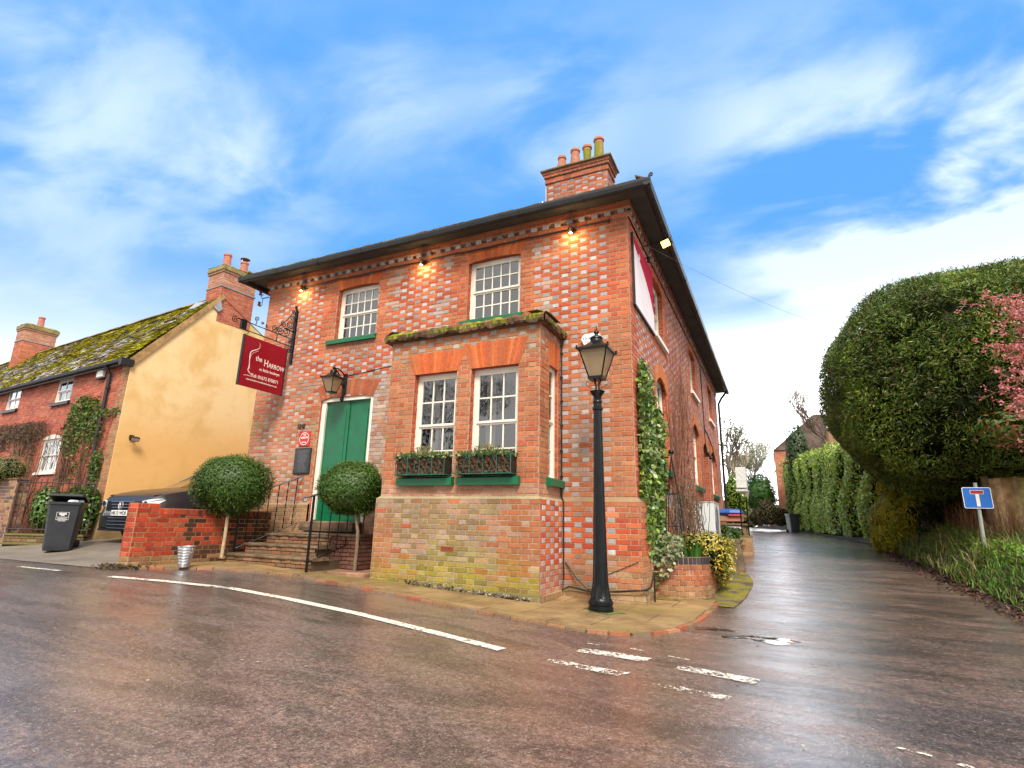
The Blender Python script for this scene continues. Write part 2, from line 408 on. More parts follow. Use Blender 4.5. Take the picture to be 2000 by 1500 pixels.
def concrete():
    m, T, b = principled("ribbed_concrete"); tc = T.new('ShaderNodeTexCoord').outputs['Object']
    w = T.new('ShaderNodeTexWave'); mp = T.new('ShaderNodeMapping'); T.l.new(tc, mp.inputs[0]); mp.inputs['Rotation'].default_value = (0, 0, R(8))
    T.l.new(mp.outputs[0], w.inputs[0]); w.bands_direction = 'X'; w.inputs['Scale'].default_value = 1.6; w.inputs['Distortion'].default_value = 0.6
    f = T.m('MULTIPLY', T.ramp(T.noise(tc, 1.6, 6, 0.6), 0.3, 0.7, 0.75, 1.2), T.ramp(w.outputs['Fac'], 0.0, 0.25, 0.72, 1.0))
    c = T.vm('SCALE', (0.21, 0.175, 0.14), None, f); T.l.new(c, b.inputs['Base Color']); b.inputs['Roughness'].default_value = 0.5
    bp = T.new('ShaderNodeBump'); bp.inputs['Strength'].default_value = 0.4; bp.inputs['Distance'].default_value = 0.01
    T.l.new(T.noise(tc, 70, 4, 0.6), bp.inputs['Height']); T.l.new(bp.outputs[0], b.inputs['Normal']); return m
M_CONC = concrete()
def paving():
    m, T, b = principled("york_paving"); tc = T.new('ShaderNodeTexCoord').outputs['Object']
    br = T.new('ShaderNodeTexBrick'); mp = T.new('ShaderNodeMapping'); T.l.new(tc, mp.inputs[0]); mp.inputs['Rotation'].default_value = (0, 0, R(4))
    T.l.new(mp.outputs[0], br.inputs[0]); br.inputs['Scale'].default_value = 1.0
    br.inputs['Brick Width'].default_value = 0.88; br.inputs['Row Height'].default_value = 0.62; br.inputs['Mortar Size'].default_value = 0.007; br.inputs['Mortar Smooth'].default_value = 0.3
    br.inputs['Color1'].default_value = (0.32, 0.20, 0.088, 1); br.inputs['Color2'].default_value = (0.25, 0.165, 0.075, 1); br.inputs['Mortar'].default_value = (0.06, 0.05, 0.03, 1)
    n = T.noise(tc, 2.2, 7, 0.65); g = T.noise(tc, 1.1, 4, 0.6)
    c = T.mix(T.ramp(g, 0.45, 0.65, 0, 0.75), br.outputs['Color'], (0.16, 0.12, 0.028))
    c = T.vm('SCALE', c, None, T.ramp(n, 0.25, 0.75, 0.6, 1.35)); T.l.new(c, b.inputs['Base Color'])
    T.l.new(T.ramp(n, 0.3, 0.7, 0.35, 0.75), b.inputs['Roughness'])
    bp = T.new('ShaderNodeBump'); bp.inputs['Strength'].default_value = 0.5; bp.inputs['Distance'].default_value = 0.01
    T.l.new(T.m('ADD', T.m('MULTIPLY', br.outputs['Fac'], -1.0), T.noise(tc, 30, 5, 0.6)), bp.inputs['Height']); T.l.new(bp.outputs[0], b.inputs['Normal']); return m
M_PAVE = paving()

gx = grow(-22, 8, 0.5, 1200); gy = grow(-14, 45, 0.5, 1200)
def Gfar(x, y):
    return G(max(-30, min(12, x)), max(-30, min(80, y))) - 0.05
sheet("ground", gx, gy, Gfar, M_SOIL)
def road_mask(x, y):
    if y < kerb_y(x) + 0.12 and x < 0.9: return True
    if x >= 0.88-0.02*0 and y < 46: return xl(max(y, 0))-0.12 < x < xr(y)+0.3 if y > 0.2 else x < xr(y)+0.3
    return xl(max(y, 0))-0.12 < x < xr(y)+0.3 and 0.2 < y < 46
rx = sorted(set([round(v, 3) for v in list(np.arange(-40, -12, 1.0))+list(np.arange(-12, 7, 0.2))+list(np.arange(7, 14, 1.0))]))
ry = sorted(set([round(v, 3) for v in list(np.arange(-24, -9, 1.0))+list(np.arange(-9, 12, 0.2))+list(np.arange(12, 46.5, 0.5))]))
sheet("road", rx, ry, G, M_ROAD, road_mask)

def strip(name, fn0, fn1, ts, ns, hf, mat, kind='structure', skirt=0.0):
    """structured sheet between two curves fn0(t) and fn1(t)"""
    mb = MB(); n = ns+1
    for t in ts:
        a = fn0(t); b = fn1(t)
        for k in range(n):
            s = k/ns; x = a[0]+(b[0]-a[0])*s; y = a[1]+(b[1]-a[1])*s; mb.v.append((x, y, hf(x, y, s)))
    for j in range(len(ts)-1):
        for k in range(ns):
            i = j*n+k; mb.idx((i, i+1, i+n+1, i+n))
    if skirt:
        for j in range(len(ts)-1):
            p, q = mb.v[j*n], mb.v[(j+1)*n]; mb.face((p, q, (q[0], q[1], q[2]-skirt), (p[0], p[1], p[2]-skirt)))
    o = mb.build(name, mat, smooth=False); o['kind'] = kind; return o
# pavement along the front, edged with brick
def interp_kerb(t):
    i = int(t); i = min(i, len(PK)-2); f = t-i; a, b = PK[i], PK[i+1]; return (a[0]+(b[0]-a[0])*f, a[1]+(b[1]-a[1])*f)
PK = [(-7.25, -2.55), (-6.9, -2.35), (-5.86, -1.72), (-4.77, -1.5), (-3.46, -1.60), (-2.18, -1.85), (-1.03, -2.0), (-0.08, -2.07), (0.30, -1.98), (0.52, -1.78), (0.70, -1.45), (0.83, -0.8), (0.90, 0.0), (0.93, 0.75)]
def pinner(t):
    x, y = interp_kerb(t)
    if t >= 7: return (min(x, 0.0)-0.15, 0.0+max(0, t-11)*0.37)
    return (max(-7.3, x), 0.0)
pts = [i*0.2 for i in range(0, 13*5+1)]
strip("pavement", interp_kerb, pinner, pts, 8, lambda x, y, s: G(x, y)+0.035, M_PAVE, skirt=0.05)
kb = MB()
random.seed(3)
L = 0.0; tt = 0.0; P0 = Vector((*interp_kerb(0), 0))
path = [Vector((*interp_kerb(i*0.02), 0)) for i in range(0, 13*50+1)]
acc = 0; last = path[0]
for a, b in zip(path, path[1:]):
    acc += (b-a).length
    if acc > 0.222:
        d = (b-last).normalized(); nrm = Vector((d.y, -d.x, 0)); c = jit(random.choice([(0.30, 0.10, 0.05), (0.24, 0.13, 0.07), (0.30, 0.15, 0.08), (.20, .13, .08)]), .2)
        z0 = G(last.x, last.y); z1 = G(b.x, b.y); dd = random.uniform(-.006, .006); w = 0.062
        p, q = last + d*0.006, b - d*0.006
        A = [(p+nrm*w, z0), (q+nrm*w, z1), (q+nrm*0.0, z1), (p+nrm*0.0, z0)]
        top = [Vector((v.x, v.y, z+0.026+dd)) for v, z in A]; bot = [Vector((v.x, v.y, z-0.05)) for v, z in A]
        kb.loft([bot, top], False, True, c); last = b; acc = 0
o = kb.build("brick_kerb", M_BRICK); o['kind'] = 'structure'
# drive between the cottage and the inn
strip("driveway", lambda t: (-14.5+t*7.2, -2.95+0.05*t), lambda t: (-12.2+t*3.95, 9.0), [i/30 for i in range(31)], 40, lambda x, y, s: G(x, y)+0.008+0.0*s, M_CONC)
# mossy strip beside the lane wall
ys = list(np.arange(0.45, 44, 0.15))
strip("moss_strip", lambda t: (-0.2 if t < 14.6 else xl(t)-3.5, t), lambda t: (xl(t)+0.03*math.sin(t*2.1)+0.04+0.42*math.exp(-((t-2.6)/2.3)**2), t), ys, 8, lambda x, y, s: G(x, y)+0.012+0.05*math.sin(math.pi*min(1, s*1.0))*(1-s)+0.01*nz(x, y, 0, 3), M_MOSSY)
# bank on the right of the lane
def bank(x, y, s):
    d = x-xr(y); t = min(1, max(0, d/0.85)); h = (0.62 if y < 14 else max(0.25, 0.62-0.05*(y-14)))*t*t*(3-2*t)
    return G(x, y) + 0.006 + h + 0.03*t*nz(x, y, 0, 1.7) + 0.02*max(0, d-1)*0
M_BANK = simple("leaf_mould", (0.040, 0.022, 0.012), 0.85, var=0.6, scale=14, bump=1.0, bscale=45)
ysb = list(np.arange(-9, 44, 0.3))
strip("verge", lambda t: (xr(t)+0.07*math.sin(t*2.3)+0.04*math.sin(t*6.1), t), lambda t: (xr(t)+9.0, t), ysb, 60, bank, M_BANK)
# road markings (worn thermoplastic paint)
def paintmat():
    m, T, b = principled("worn_road_paint"); tc = T.new('ShaderNodeTexCoord').outputs['Object']
    n = T.noise(tc, 26, 6, 0.75); n2 = T.noise(tc, 3.0, 3, 0.6)
    v = T.m('ADD', n, T.m('MULTIPLY', n2, 0.35))
    b.inputs['Base Color'].default_value = (0.74, 0.67, 0.56, 1); b.inputs['Roughness'].default_value = 0.5
    at = T.new('ShaderNodeAttribute', attribute_name='Col').outputs['Color']; sc = T.new('ShaderNodeSeparateColor'); T.l.new(at, sc.inputs[0])
    al = T.ramp(T.m('SUBTRACT', v, sc.outputs[0]), 0.0, 0.05, 0, 1); T.l.new(al, b.inputs['Alpha']); return m
M_RPAINT = paintmat()
def marking(pts, w, wear, grp=None, label=None):
    mb = MB(); mb.cur = (wear+0.085, 0, 0)
    P = [Vector((*p, 0)) for p in pts]; fine = []
    for a, b in zip(P, P[1:]):
        n = max(1, int((b-a).length/0.15)); fine += [a+(b-a)*(k/n) for k in range(n)]
    fine.append(P[-1]); L = []; Rr = []
    for i, p in enumerate(fine):
        d = (fine[min(i+1, len(fine)-1)]-fine[max(i-1, 0)]).normalized(); nn = Vector((-d.y, d.x, 0)); k = w*(0.5+0.03*random.uniform(-1, 1))
        a = p+nn*k; b = p-nn*k; L.append((a.x, a.y, G(a.x, a.y)+0.007)); Rr.append((b.x, b.y, G(b.x, b.y)+0.007))
    for i in range(len(L)-1): mb.face((L[i], Rr[i], Rr[i+1], L[i+1]))
    o = mb.build("road_marking", M_RPAINT, org=(P[0].x, P[0].y, 0)); o['kind'] = 'structure'; return o
marking([(-6.22, -3.48), (-5.5, -3.2), (-4.56, -2.95), (-3.5, -2.97), (-2.37, -3.06), (-1.4, -3.22), (-0.46, -3.39)], 0.13, 0.50)
marking([(-11.4, -3.75), (-9.8, -3.62)], 0.09, 0.5); marking([(-8.6, -3.45), (-7.5, -3.45)], 0.09, 0.54)
marking([(0.10, -2.93), (0.42, -2.95), (0.74, -3.0)], 0.17, 0.56); marking([(0.0, -3.42), (0.3, -3.5), (0.66, -3.56)], 0.13, 0.60)
marking([(1.0, -3.1), (1.3, -3.17), (1.6, -3.25)], 0.16, 0.575); marking([(0.92, -3.69), (1.2, -3.75), (1.45, -3.80)], 0.11, 0.64)
marking([(0.62, -3.62), (0.70, -3.48)], 0.03, 0.5); marking([(0.08, -2.62), (0.2, -2.64)], 0.03, 0.58); marking([(0.5, -2.62), (0.62, -2.66)], 0.04, 0.58)
marking([(0.86, -2.75), (1.05, -2.8)], 0.02, 0.56); marking([(2.55, -4.35), (2.62, -4.42)], 0.05, 0.58); marking([(2.45, -4.3), (2.3, -4.25)], 0.03, 0.6)
# puddles
def puddle(cx, cy, a, b, rot, seed):
    mb = MB(); random.seed(seed); n = 40; pts = []
    for k in range(n):
        t = 2*math.pi*k/n; rr = 1+0.22*math.sin(3*t+seed)+0.12*math.sin(7*t+seed*2); x = a*rr*math.cos(t); y = b*rr*math.sin(t)
        X = cx+x*math.cos(rot)-y*math.sin(rot); Y = cy+x*math.sin(rot)+y*math.cos(rot); pts.append((X, Y))
    for k in range(n): a_, b_2 = pts[k], pts[(k+1) % n]; mb.face([(cx, cy, G(cx, cy)+.008), (*a_, G(*a_)+.004), (*b_2, G(*b_2)+.004)])
    o = mb.build("puddle", M_WATER, org=(cx, cy, 0)); o['kind'] = 'structure'
m, T, b = principled("puddle_water"); b.inputs['Base Color'].default_value = (0.05, 0.032, 0.024, 1); b.inputs['Roughness'].default_value = 0.015; b.inputs['Specular IOR Level'].default_value = 0.6; M_WATER = m
puddle(1.05, -1.12, 0.20, 0.10, 0.1, 2); puddle(1.66, -1.45, 0.26, 0.17, -.25, 5); puddle(1.30, -1.50, 0.12, 0.05, 0.2, 8)


# ================================================================== BRICKWORK
MORT = (0.36, 0.27, 0.19)
def bricks(mb, M, u0, u1, z0, z1, holes=(), colf=None, course=0.075, proud=0.006, bond='flemish', seed=0, backdiv=None, mort=MORT, joint=0.010, d0=0.0):
    rnd = random.Random(seed)
    us = sorted(set([u0, u1]+[h[0] for h in holes]+[h[1] for h in holes]+([u0+(u1-u0)*k/backdiv for k in range(backdiv)] if backdiv else [])))
    zs = sorted(set([z0, z1]+[h[2] for h in holes]+[h[3] for h in holes]))
    us = [u for u in us if u0-1e-6 <= u <= u1+1e-6]; zs = [z for z in zs if z0-1e-6 <= z <= z1+1e-6]
    for i in range(len(us)-1):
        for j in range(len(zs)-1):
            um, zm = .5*(us[i]+us[i+1]), .5*(zs[j]+zs[j+1])
            if any(h[0] < um < h[1] and h[2] < zm < h[3] for h in holes): continue
            mb.face((M(us[i], zs[j], d0), M(us[i+1], zs[j], d0), M(us[i+1], zs[j+1], d0), M(us[i], zs[j+1], d0)), mort)
    nrow = int(round((z1-z0)/course)); unit = 0.1125
    for r in range(nrow):
        za = z0+r*course; zb = za+course; zm = .5*(za+zb)
        seq = []
        if bond == 'flemish':
            u = u0 - (0.16875 if r % 2 else 0.0); h = False
            while u < u1:
                w = unit if h else 2*unit
                seq.append((u, u+w, h)); u += w; h = not h
        elif bond == 'stretcher':
            u = u0 - (unit if r % 2 else 0)
            while u < u1: seq.append((u, u+2*unit, False)); u += 2*unit
        elif bond == 'header':
            u = u0 - (unit*.5 if r % 2 else 0)
            while u < u1: seq.append((u, u+unit, True)); u += unit
        elif bond == 'soldier':
            u = u0
            while u < u1: seq.append((u, u+0.075, True)); u += 0.075
        for a, b, hd in seq:
            a = max(a, u0); b = min(b, u1); segs = [(a, b)]
            for h in holes:
                if h[2] < zm < h[3]:
                    ns = []
                    for p, q in segs:
                        if q <= h[0] or p >= h[1]: ns.append((p, q)); continue
                        if p < h[0]: ns.append((p, h[0]))
                        if q > h[1]: ns.append((h[1], q))
                    segs = ns
            for p, q in segs:
                if q-p < 0.03: continue
                j = joint*.5; e = 0.0035
                c = colf(.5*(p+q), zm, hd, rnd, r) if colf else (0.3, 0.1, 0.05)
                pr = d0+proud*(1+rnd.uniform(-.5, .5)); t = rnd.uniform(-.0012, .0012)
                P = [(p+j, za+j+t), (q-j, za+j-t), (q-j, zb-j-t), (p+j, zb-j+t)]
                I = [(p+j+e, za+j+e), (q-j-e, za+j+e), (q-j-e, zb-j-e), (p+j+e, zb-j-e)]
                i0 = len(mb.v); mb.v.extend([M(x, z, d0) for x, z in P]+[M(x, z, pr) for x, z in I])
                mb.idx((i0+4, i0+5, i0+6, i0+7), c)
                for k in range(4): mb.idx((i0+k, i0+(k+1) % 4, i0+4+(k+1) % 4, i0+4+k), c)

REDS = [(0.50, 0.100, 0.038), (0.45, 0.080, 0.034), (0.55, 0.140, 0.052), (0.39, 0.074, 0.036), (0.50, 0.155, 0.065)]
BROWNS = [(0.40, 0.155, 0.065), (0.36, 0.13, 0.060), (0.42, 0.18, 0.085), (0.34, 0.15, 0.075), (0.38, 0.11, 0.05)]
GREYS = [(0.34, 0.31, 0.32), (0.42, 0.40, 0.42), (0.27, 0.25, 0.26), (0.36, 0.31, 0.29), (0.46, 0.44, 0.45)]
PALES = [(0.43, 0.26, 0.18), (0.46, 0.31, 0.23), (0.38, 0.24, 0.17), (.42, .20, .13)]
OLIVE = [(0.27, 0.19, 0.085), (0.31, 0.22, 0.10), (0.23, 0.165, 0.08), (0.33, 0.26, 0.14)]
MOSSC = [(0.26, 0.22, 0.012), (0.30, 0.24, 0.015), (0.17, 0.16, 0.015)]
def tooth(r): return 0.11 if (r // 4) % 2 else 0.0
def front_col(u, z, hd, rnd, r):
    plain = False; t = tooth(r)
    if u > -0.26-t: plain = True
    if u < -8.3+0.30+t: plain = True
    for a, b, za, zb in ((-6.22, -5.10, 4.4, 6.1), (-3.05, -1.93, 4.2, 6.1)):
        if za < z < zb and (a-0.30-t < u < b+0.30+t): plain = True
    if z > 6.02: plain = True
    if -6.5-t < u < -4.95+t and 0.9 < z < 3.55: plain = (u < -6.2)
    w = nz(u, z, 0, 0.8, 3); pale = 0
    for cx, cw_ in ((-4.70, .16), (-1.50, .20), (-3.50, .17)):
        if abs(u-cx) < cw_+.05*math.sin(z*9) and z > 4: pale = .5
    if -4.98 < u < -3.9 and z < 3.8: pale = 1
    if -0.75 > u > -0.98 and z < 3.6 and z > 1.6: pale = 0.7
    low = max(0, min(1, (3.4-z)/1.2)) if u < -4 else max(0, min(1, (4.35-z)/.25))*(0.85 if u > -0.75+t else 0.25)
    if hd and not plain: c = rnd.choice(GREYS); c = lerp(c, rnd.choice(PALES), .35*low+.1)
    elif plain: c = lerp(rnd.choice(REDS), rnd.choice(BROWNS), 0.35+.5*low+w*.4)
    else: c = lerp(rnd.choice(REDS), rnd.choice(BROWNS), 0.05+.55*low+w*.3)
    if u < -7: c = lerp(c, rnd.choice(PALES), 0.25)
    if pale and rnd.random() < (.85*pale): c = lerp(rnd.choice(PALES), rnd.choice(GREYS), rnd.random()*.6)
    for (a_, b_x, zs) in ((-6.36, -5.08, 4.6), (-3.14, -1.88, 4.55)):
        if a_ < u < b_x and zs-.9 < z < zs: c = lerp(c, (.16, .10, .07), max(0, .35*(1-(zs-z)/.9)+.5*w))
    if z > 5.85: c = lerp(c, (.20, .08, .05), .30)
    if u < -4 and z < 3.9 and rnd.random() < .45: c = lerp(c, rnd.choice(OLIVE+PALES+BROWNS), .65)
    if u > -1.18 and z < 4.35: c = lerp(c, rnd.choice(BROWNS), .30+.25*w) if not (hd and not plain) else c
    return jit(c, .10)
def plinth_col(u, z, hd, rnd, r):
    c = rnd.choice(REDS) if not hd else rnd.choice(GREYS)
    if u > -0.36: c = rnd.choice(REDS) if z > .55 else rnd.choice(BROWNS)
    if z > 1.2: c = lerp(c, rnd.choice(BROWNS), .6)
    if z < 0.65: c = lerp(c, rnd.choice(OLIVE+BROWNS), .65)
    if z < 0.25: c = lerp(c, rnd.choice(OLIVE), .8)
    return jit(c, .12)
def bay_up(u, z, hd, rnd, r):
    c = lerp(rnd.choice(BROWNS), rnd.choice(REDS), 0.12+.3*nz(u, z, 1, 1.1))
    if z > 3.7 and hd: c = lerp(rnd.choice(GREYS), rnd.choice(OLIVE), .5)
    if z < 1.65: c = lerp(rnd.choice(BROWNS), rnd.choice(PALES), .5)
    return jit(c, .10)
def bay_side(u, z, hd, rnd, r):
    if z < 1.44:
        c = rnd.choice(GREYS) if hd else rnd.choice(REDS)
        if z < .5: c = lerp(c, rnd.choice(PALES), .5)
        return jit(c, .12)
    return bay_up(u, z, hd, rnd, r)
def bay_low(u, z, hd, rnd, r):
    n = nz(u, z, 2, 1.3)
    k = rnd.random()
    if u > -1.75: c = lerp(rnd.choice(BROWNS), rnd.choice(REDS), .4) if k < .75 else rnd.choice(PALES)
    elif u < -3.7 and z < 1.1: c = rnd.choice(BROWNS)
    else:
        c = rnd.choice(OLIVE+OLIVE+PALES) if k < .80+n*.5 else (rnd.choice(GREYS) if hd and k < .8 else rnd.choice(BROWNS+REDS))
        if hd and k > .55: c = lerp(rnd.choice(GREYS), rnd.choice(OLIVE), .5)
    m = (0.85-0.16*(u+4)*.5+0.45*n-z)/0.38
    if m > 0: c = lerp(c, rnd.choice(MOSSC), min(.85, (.25+.6*m)*rnd.uniform(.5, 1)))
    c = lerp(c, (.23, .125, .055), .42 if m <= 0 else .15)
    return jit(c, .10)
def side_col(u, z, hd, rnd, r):
    t = tooth(r); plain = u < 0.34+t or u > 14.0
    for a, b in ((1.9, 3.02), (6.85, 8.1), (11.2, 12.5)):
        if z > 4.4 and a-.3-t < u < b+.3+t: plain = True
    for a, b in ((1.9, 3.02), (6.7, 8.1), (8.9, 10.1), (10.95, 12.4)):
        if z < 3.8 and a-.3-t < u < b+.3+t: plain = True
    c = (rnd.choice(REDS) if plain or not hd else rnd.choice(GREYS))
    c = lerp(c, rnd.choice(PALES), .22)
    if z < 1.5: c = lerp(c, rnd.choice(BROWNS), .4)
    return jit(c, .11)

# ================================================================== THE INN
FR = lambda d0=0: (lambda u, z, d: (u, -(d+d0), z))
SD = lambda x0=0: (lambda u, z, d: (x0+d, u, z))
PUB = thing("brick_inn", "red and grey chequered brick inn with a flat roofed bay, on the lane corner", "inn", (0, 0, 0))
H = 6.30
# openings
W1 = (-6.20, -5.12, 4.65, 5.85); W2 = (-3.02, -1.94, 4.65, 5.85); DR = (-6.36, -5.02, 1.05, 3.45)
fb = MB(); bricks(fb, FR(), -8.3, 0.0, 1.5, 6.075, [W1, W2, DR, (-3.95, -1.18, 1.5, 4.05)], front_col, seed=1)
# band courses under the eaves
bricks(fb, FR(0.03), -8.33, 0.03, 6.075, 6.15, [], lambda u, z, h, r_, r: jit(lerp(r_.choice(REDS), r_.choice(BROWNS), .4), .1), bond='stretcher', seed=2)
for k in range(0, 37):
    u = -8.25+k*0.225; fb.box((u, -0.055, 6.152), (u+0.105, -0.001, 6.222), jit(random.choice(GREYS), .15))
bricks(fb, FR(0.0), -8.3, 0.0, 6.15, 6.225, [], lambda u, z, h, r_, r: jit(lerp(r_.choice(REDS), (0.12, .05, .03), .5), .1), bond='stretcher', seed=3)
bricks(fb, FR(0.06), -8.36, 0.06, 6.225, 6.36, [], lambda u, z, h, r_, r: jit(lerp(r_.choice(REDS), r_.choice(BROWNS), .5), .1), bond='stretcher', seed=4, course=.0675)
fb.face(((-8.33, -0.03, 6.075), (0.03, -0.03, 6.075), (0.03, 0, 6.075), (-8.33, 0, 6.075)), MORT)
fb.face(((-8.36, -0.06, 6.225), (0.06, -0.06, 6.225), (0.06, 0, 6.225), (-8.36, 0, 6.225)), MORT)
# plinth of the front, right of the bay
bricks(fb, FR(0.08), -1.15, 0.075, 0.0, 1.425, [], plinth_col, seed=5)
fb.face(((-1.18, -0.085, 1.425), (0.08, -0.085, 1.425), (0.0, -0.0, 1.50), (-1.18, -0.0, 1.50)), (0.30, 0.19, 0.11))
fb.face(((0.08, -0.085, 1.425), (0.08, 0.0, 1.425), (0.0, 0.0, 1.50)), (0.30, 0.19, 0.11))
bricks(fb, FR(0.13), -1.12, 0.12, -0.15, 0.15, [], lambda u, z, h, r_, r: jit(lerp(r_.choice(BROWNS), r_.choice(OLIVE), .7), .15), seed=6)
fb.face(((-1.12, -0.135, 0.15), (0.125, -0.135, 0.15), (0.08, -0.08, 0.17), (-1.12, -0.08, 0.17)), (0.22, 0.15, 0.07))
# plinth left of the bay (behind the steps)
bricks(fb, FR(0.05), -8.35, -6.36, 0.15, 1.35, [], lambda u, z, h, r_, r: jit(lerp(r_.choice(BROWNS), r_.choice(OLIVE), .6), .15), seed=7)
bricks(fb, FR(0.0), -6.36, -3.95, 0.15, 1.05, [], lambda u, z, h, r_, r: jit(lerp(r_.choice(BROWNS), r_.choice(PALES), .6), .15), seed=8)
bricks(fb, FR(0.0), -5.02, -3.95, 1.05, 1.5, [], front_col, seed=9)
bricks(fb, FR(0.0), -8.3, -6.36, 1.35, 1.5, [], front_col, seed=10)
fb.face(((-8.35, -0.05, 1.35), (-6.36, -0.05, 1.35), (-6.36, 0, 1.38), (-8.35, 0, 1.38)), (0.30, 0.22, 0.14))
# return walls: left side and back, plain
for (a, b_) in (((-8.3, 0), (-8.3, 14.4)), ((-8.3, 14.4), (0, 14.4))):
    fb.face(((a[0], a[1], 0), (b_[0], b_[1], 0), (b_[0], b_[1], H), (a[0], a[1], H)), (0.36, 0.14, 0.08))
fb.face(((-8.35, -.05, 0.1), (-8.35, 1.5, 0.1), (-8.35, 1.5, 1.35), (-8.35, -.05, 1.35)), (0.3, 0.2, 0.1))
def reveals(mb, M, h, dep, colf, seed=0, top=True, sill=False):
    u0, u1, z0, z1 = h
    bricks(mb, (lambda M: (lambda u, z, d: M(u0+d, z, -u)))(M), 0, dep, z0, z1, [], colf, seed=seed, bond='header')
    bricks(mb, (lambda M: (lambda u, z, d: M(u1-d, z, -u)))(M), 0, dep, z0, z1, [], colf, seed=seed+1, bond='header')
    if top: mb.face((M(u0, z1, 0), M(u1, z1, 0), M(u1, z1, -dep), M(u0, z1, -dep)), (0.33, 0.085, 0.035))
redrev = lambda u, z, h, r_, r: jit(lerp(r_.choice(REDS), (0.30, 0.05, 0.02), .4), .12)
reveals(fb, FR(), W1, 0.16, redrev, 20); reveals(fb, FR(), W2, 0.16, redrev, 22); reveals(fb, FR(), DR, 0.20, redrev, 24)
wall = fb.build("front_wall", M_BRICK, PUB)

# side wall to the lane
SW = [(1.90, 3.02, 4.65, 5.925), (6.85, 8.10, 4.65, 5.925), (11.20, 12.50, 4.65, 5.925)]
SG = [(1.90, 3.02, 2.10, 3.90), (6.70, 8.06, 2.10, 3.825), (8.90, 10.10, 0.45, 3.60), (10.95, 12.40, 2.10, 3.60)]
sb = MB(); bricks(sb, SD(), 0.0, 14.4, 1.5, 6.075, SW+[(a, b_, max(c, 1.5), d) for a, b_, c, d in SG], side_col, seed=31)
bricks(sb, SD(0.08), -0.08, 14.4, 0.0, 1.425, [(8.90, 10.10, 0.45, 1.43)], lambda u, z, h, r_, r: plinth_col(-1+u*.1 if u > .45 else -.2, z, h, r_, r), seed=32)
sb.face(((0.085, -0.085, 1.425), (0.085, 14.4, 1.425), (0.0, 14.4, 1.5), (0.0, 0.0, 1.5)), (0.30, 0.19, 0.11))
bricks(sb, SD(0.13), -0.13, 14.4, -0.15, 0.15, [], lambda u, z, h, r_, r: jit(lerp(r_.choice(BROWNS), r_.choice(OLIVE), .7), .15), seed=33)
bricks(sb, SD(0.03), -0.03, 14.4, 6.075, 6.15, [], lambda u, z, h, r_, r: jit(lerp(r_.choice(REDS), r_.choice(BROWNS), .4), .1), bond='stretcher', seed=34)
bricks(sb, SD(0.0), 0, 14.4, 6.15, 6.225, [], lambda u, z, h, r_, r: jit(lerp(r_.choice(REDS), (0.12, .05, .03), .5), .1), bond='stretcher', seed=35)
for k in range(0, 63):
    u = 0.05+k*0.225; sb.box((0.001, u, 6.152), (0.055, u+0.105, 6.222), jit(random.choice(GREYS), .15))
bricks(sb, SD(0.06), -0.06, 14.4, 6.225, 6.36, [], lambda u, z, h, r_, r: jit(lerp(r_.choice(REDS), r_.choice(BROWNS), .5), .1), bond='stretcher', seed=36, course=.0675)
for i, h in enumerate(SW+SG): reveals(sb, SD(), h, 0.16, redrev, 40+2*i)
sb.build("lane_wall", M_BRICK, PUB)

# bay
BX0, BX1, BY = -3.95, -1.18, -0.87
BW1 = (-3.44, -2.62, 1.725, 3.45); BW2 = (-2.36, -1.53, 1.725, 3.45)
bb = MB(); Fb = FR(-BY)
bricks(bb, Fb, BX0, BX1, 1.425, 4.05, [BW1, BW2], bay_up, seed=50)
bricks(bb, FR(-BY+0.05), BX0-0.05, BX1+0.045, 0.0, 1.425, [], bay_low, seed=51)
bb.face(((BX0-.055, BY-.055, 1.425), (BX1+.05, BY-.055, 1.425), (BX1, BY, 1.47), (BX0, BY, 1.47)), (0.34, 0.27, 0.16))
bricks(bb, FR(-BY+0.10), -2.3, BX1+0.095, -0.15, 0.15, [], lambda u, z, h, r_, r: jit(lerp(r_.choice(OLIVE), (0.07, .07, .02), .4), .15), seed=52)
BSW = (-0.50, -0.12, 1.725, 3.525)
SDb = SD(BX1)
bricks(bb, SDb, BY, 0.0, 1.425, 4.05, [BSW], bay_side, seed=53)
bricks(bb, SD(BX1+0.05), BY-0.05, 0.0, 0.0, 1.425, [], bay_side, seed=54)
bb.face(((BX1+.055, BY-.055, 1.425), (BX1+.055, 0, 1.425), (BX1, 0, 1.47), (BX1, BY, 1.47)), (0.34, 0.27, 0.16))
bricks(bb, SD(BX1+0.10), BY-0.1, 0.0, -0.15, 0.15, [], lambda u, z, h, r_, r: jit(lerp(r_.choice(BROWNS), r_.choice(OLIVE), .6), .15), seed=55)
bb.face(((BX1+.05, BY-.1, .15), (BX1+.105, BY-.1, .15), (BX1+.105, 0, .15), (BX1+.05, 0, .17)), (0.3, 0.2, 0.1))
bb.face(((-2.3, BY-.105, .15), (BX1+.1, BY-.105, .15), (BX1+.05, BY-.05, .17), (-2.3, BY-.05, .17)), (0.16, 0.14, 0.05))
SL = lambda u, z, d: (BX0-d, u, z)
bricks(bb, SL, BY, 0.0, 1.425, 4.05, [], bay_up, seed=56); bricks(bb, (lambda u, z, d: (BX0-.05-d, u, z)), BY-.05, 0.0, 0.0, 1.425, [], bay_low, seed=57)
for i, h in enumerate((BW1, BW2)): reveals(bb, Fb, h, 0.15, redrev, 60+2*i)
reveals(bb, SDb, BSW, 0.12, redrev, 66)
# upper frieze + cornice brickwork
bb.box((BX0-.0, BY-.0, 4.05), (BX1+.0, 0.0, 4.10), (0.30, 0.14, 0.07))
# loose rubble footing along the front of the bay is a thing of its own (below)
BAY = bb.build("bay_walls", M_BRICK, PUB)
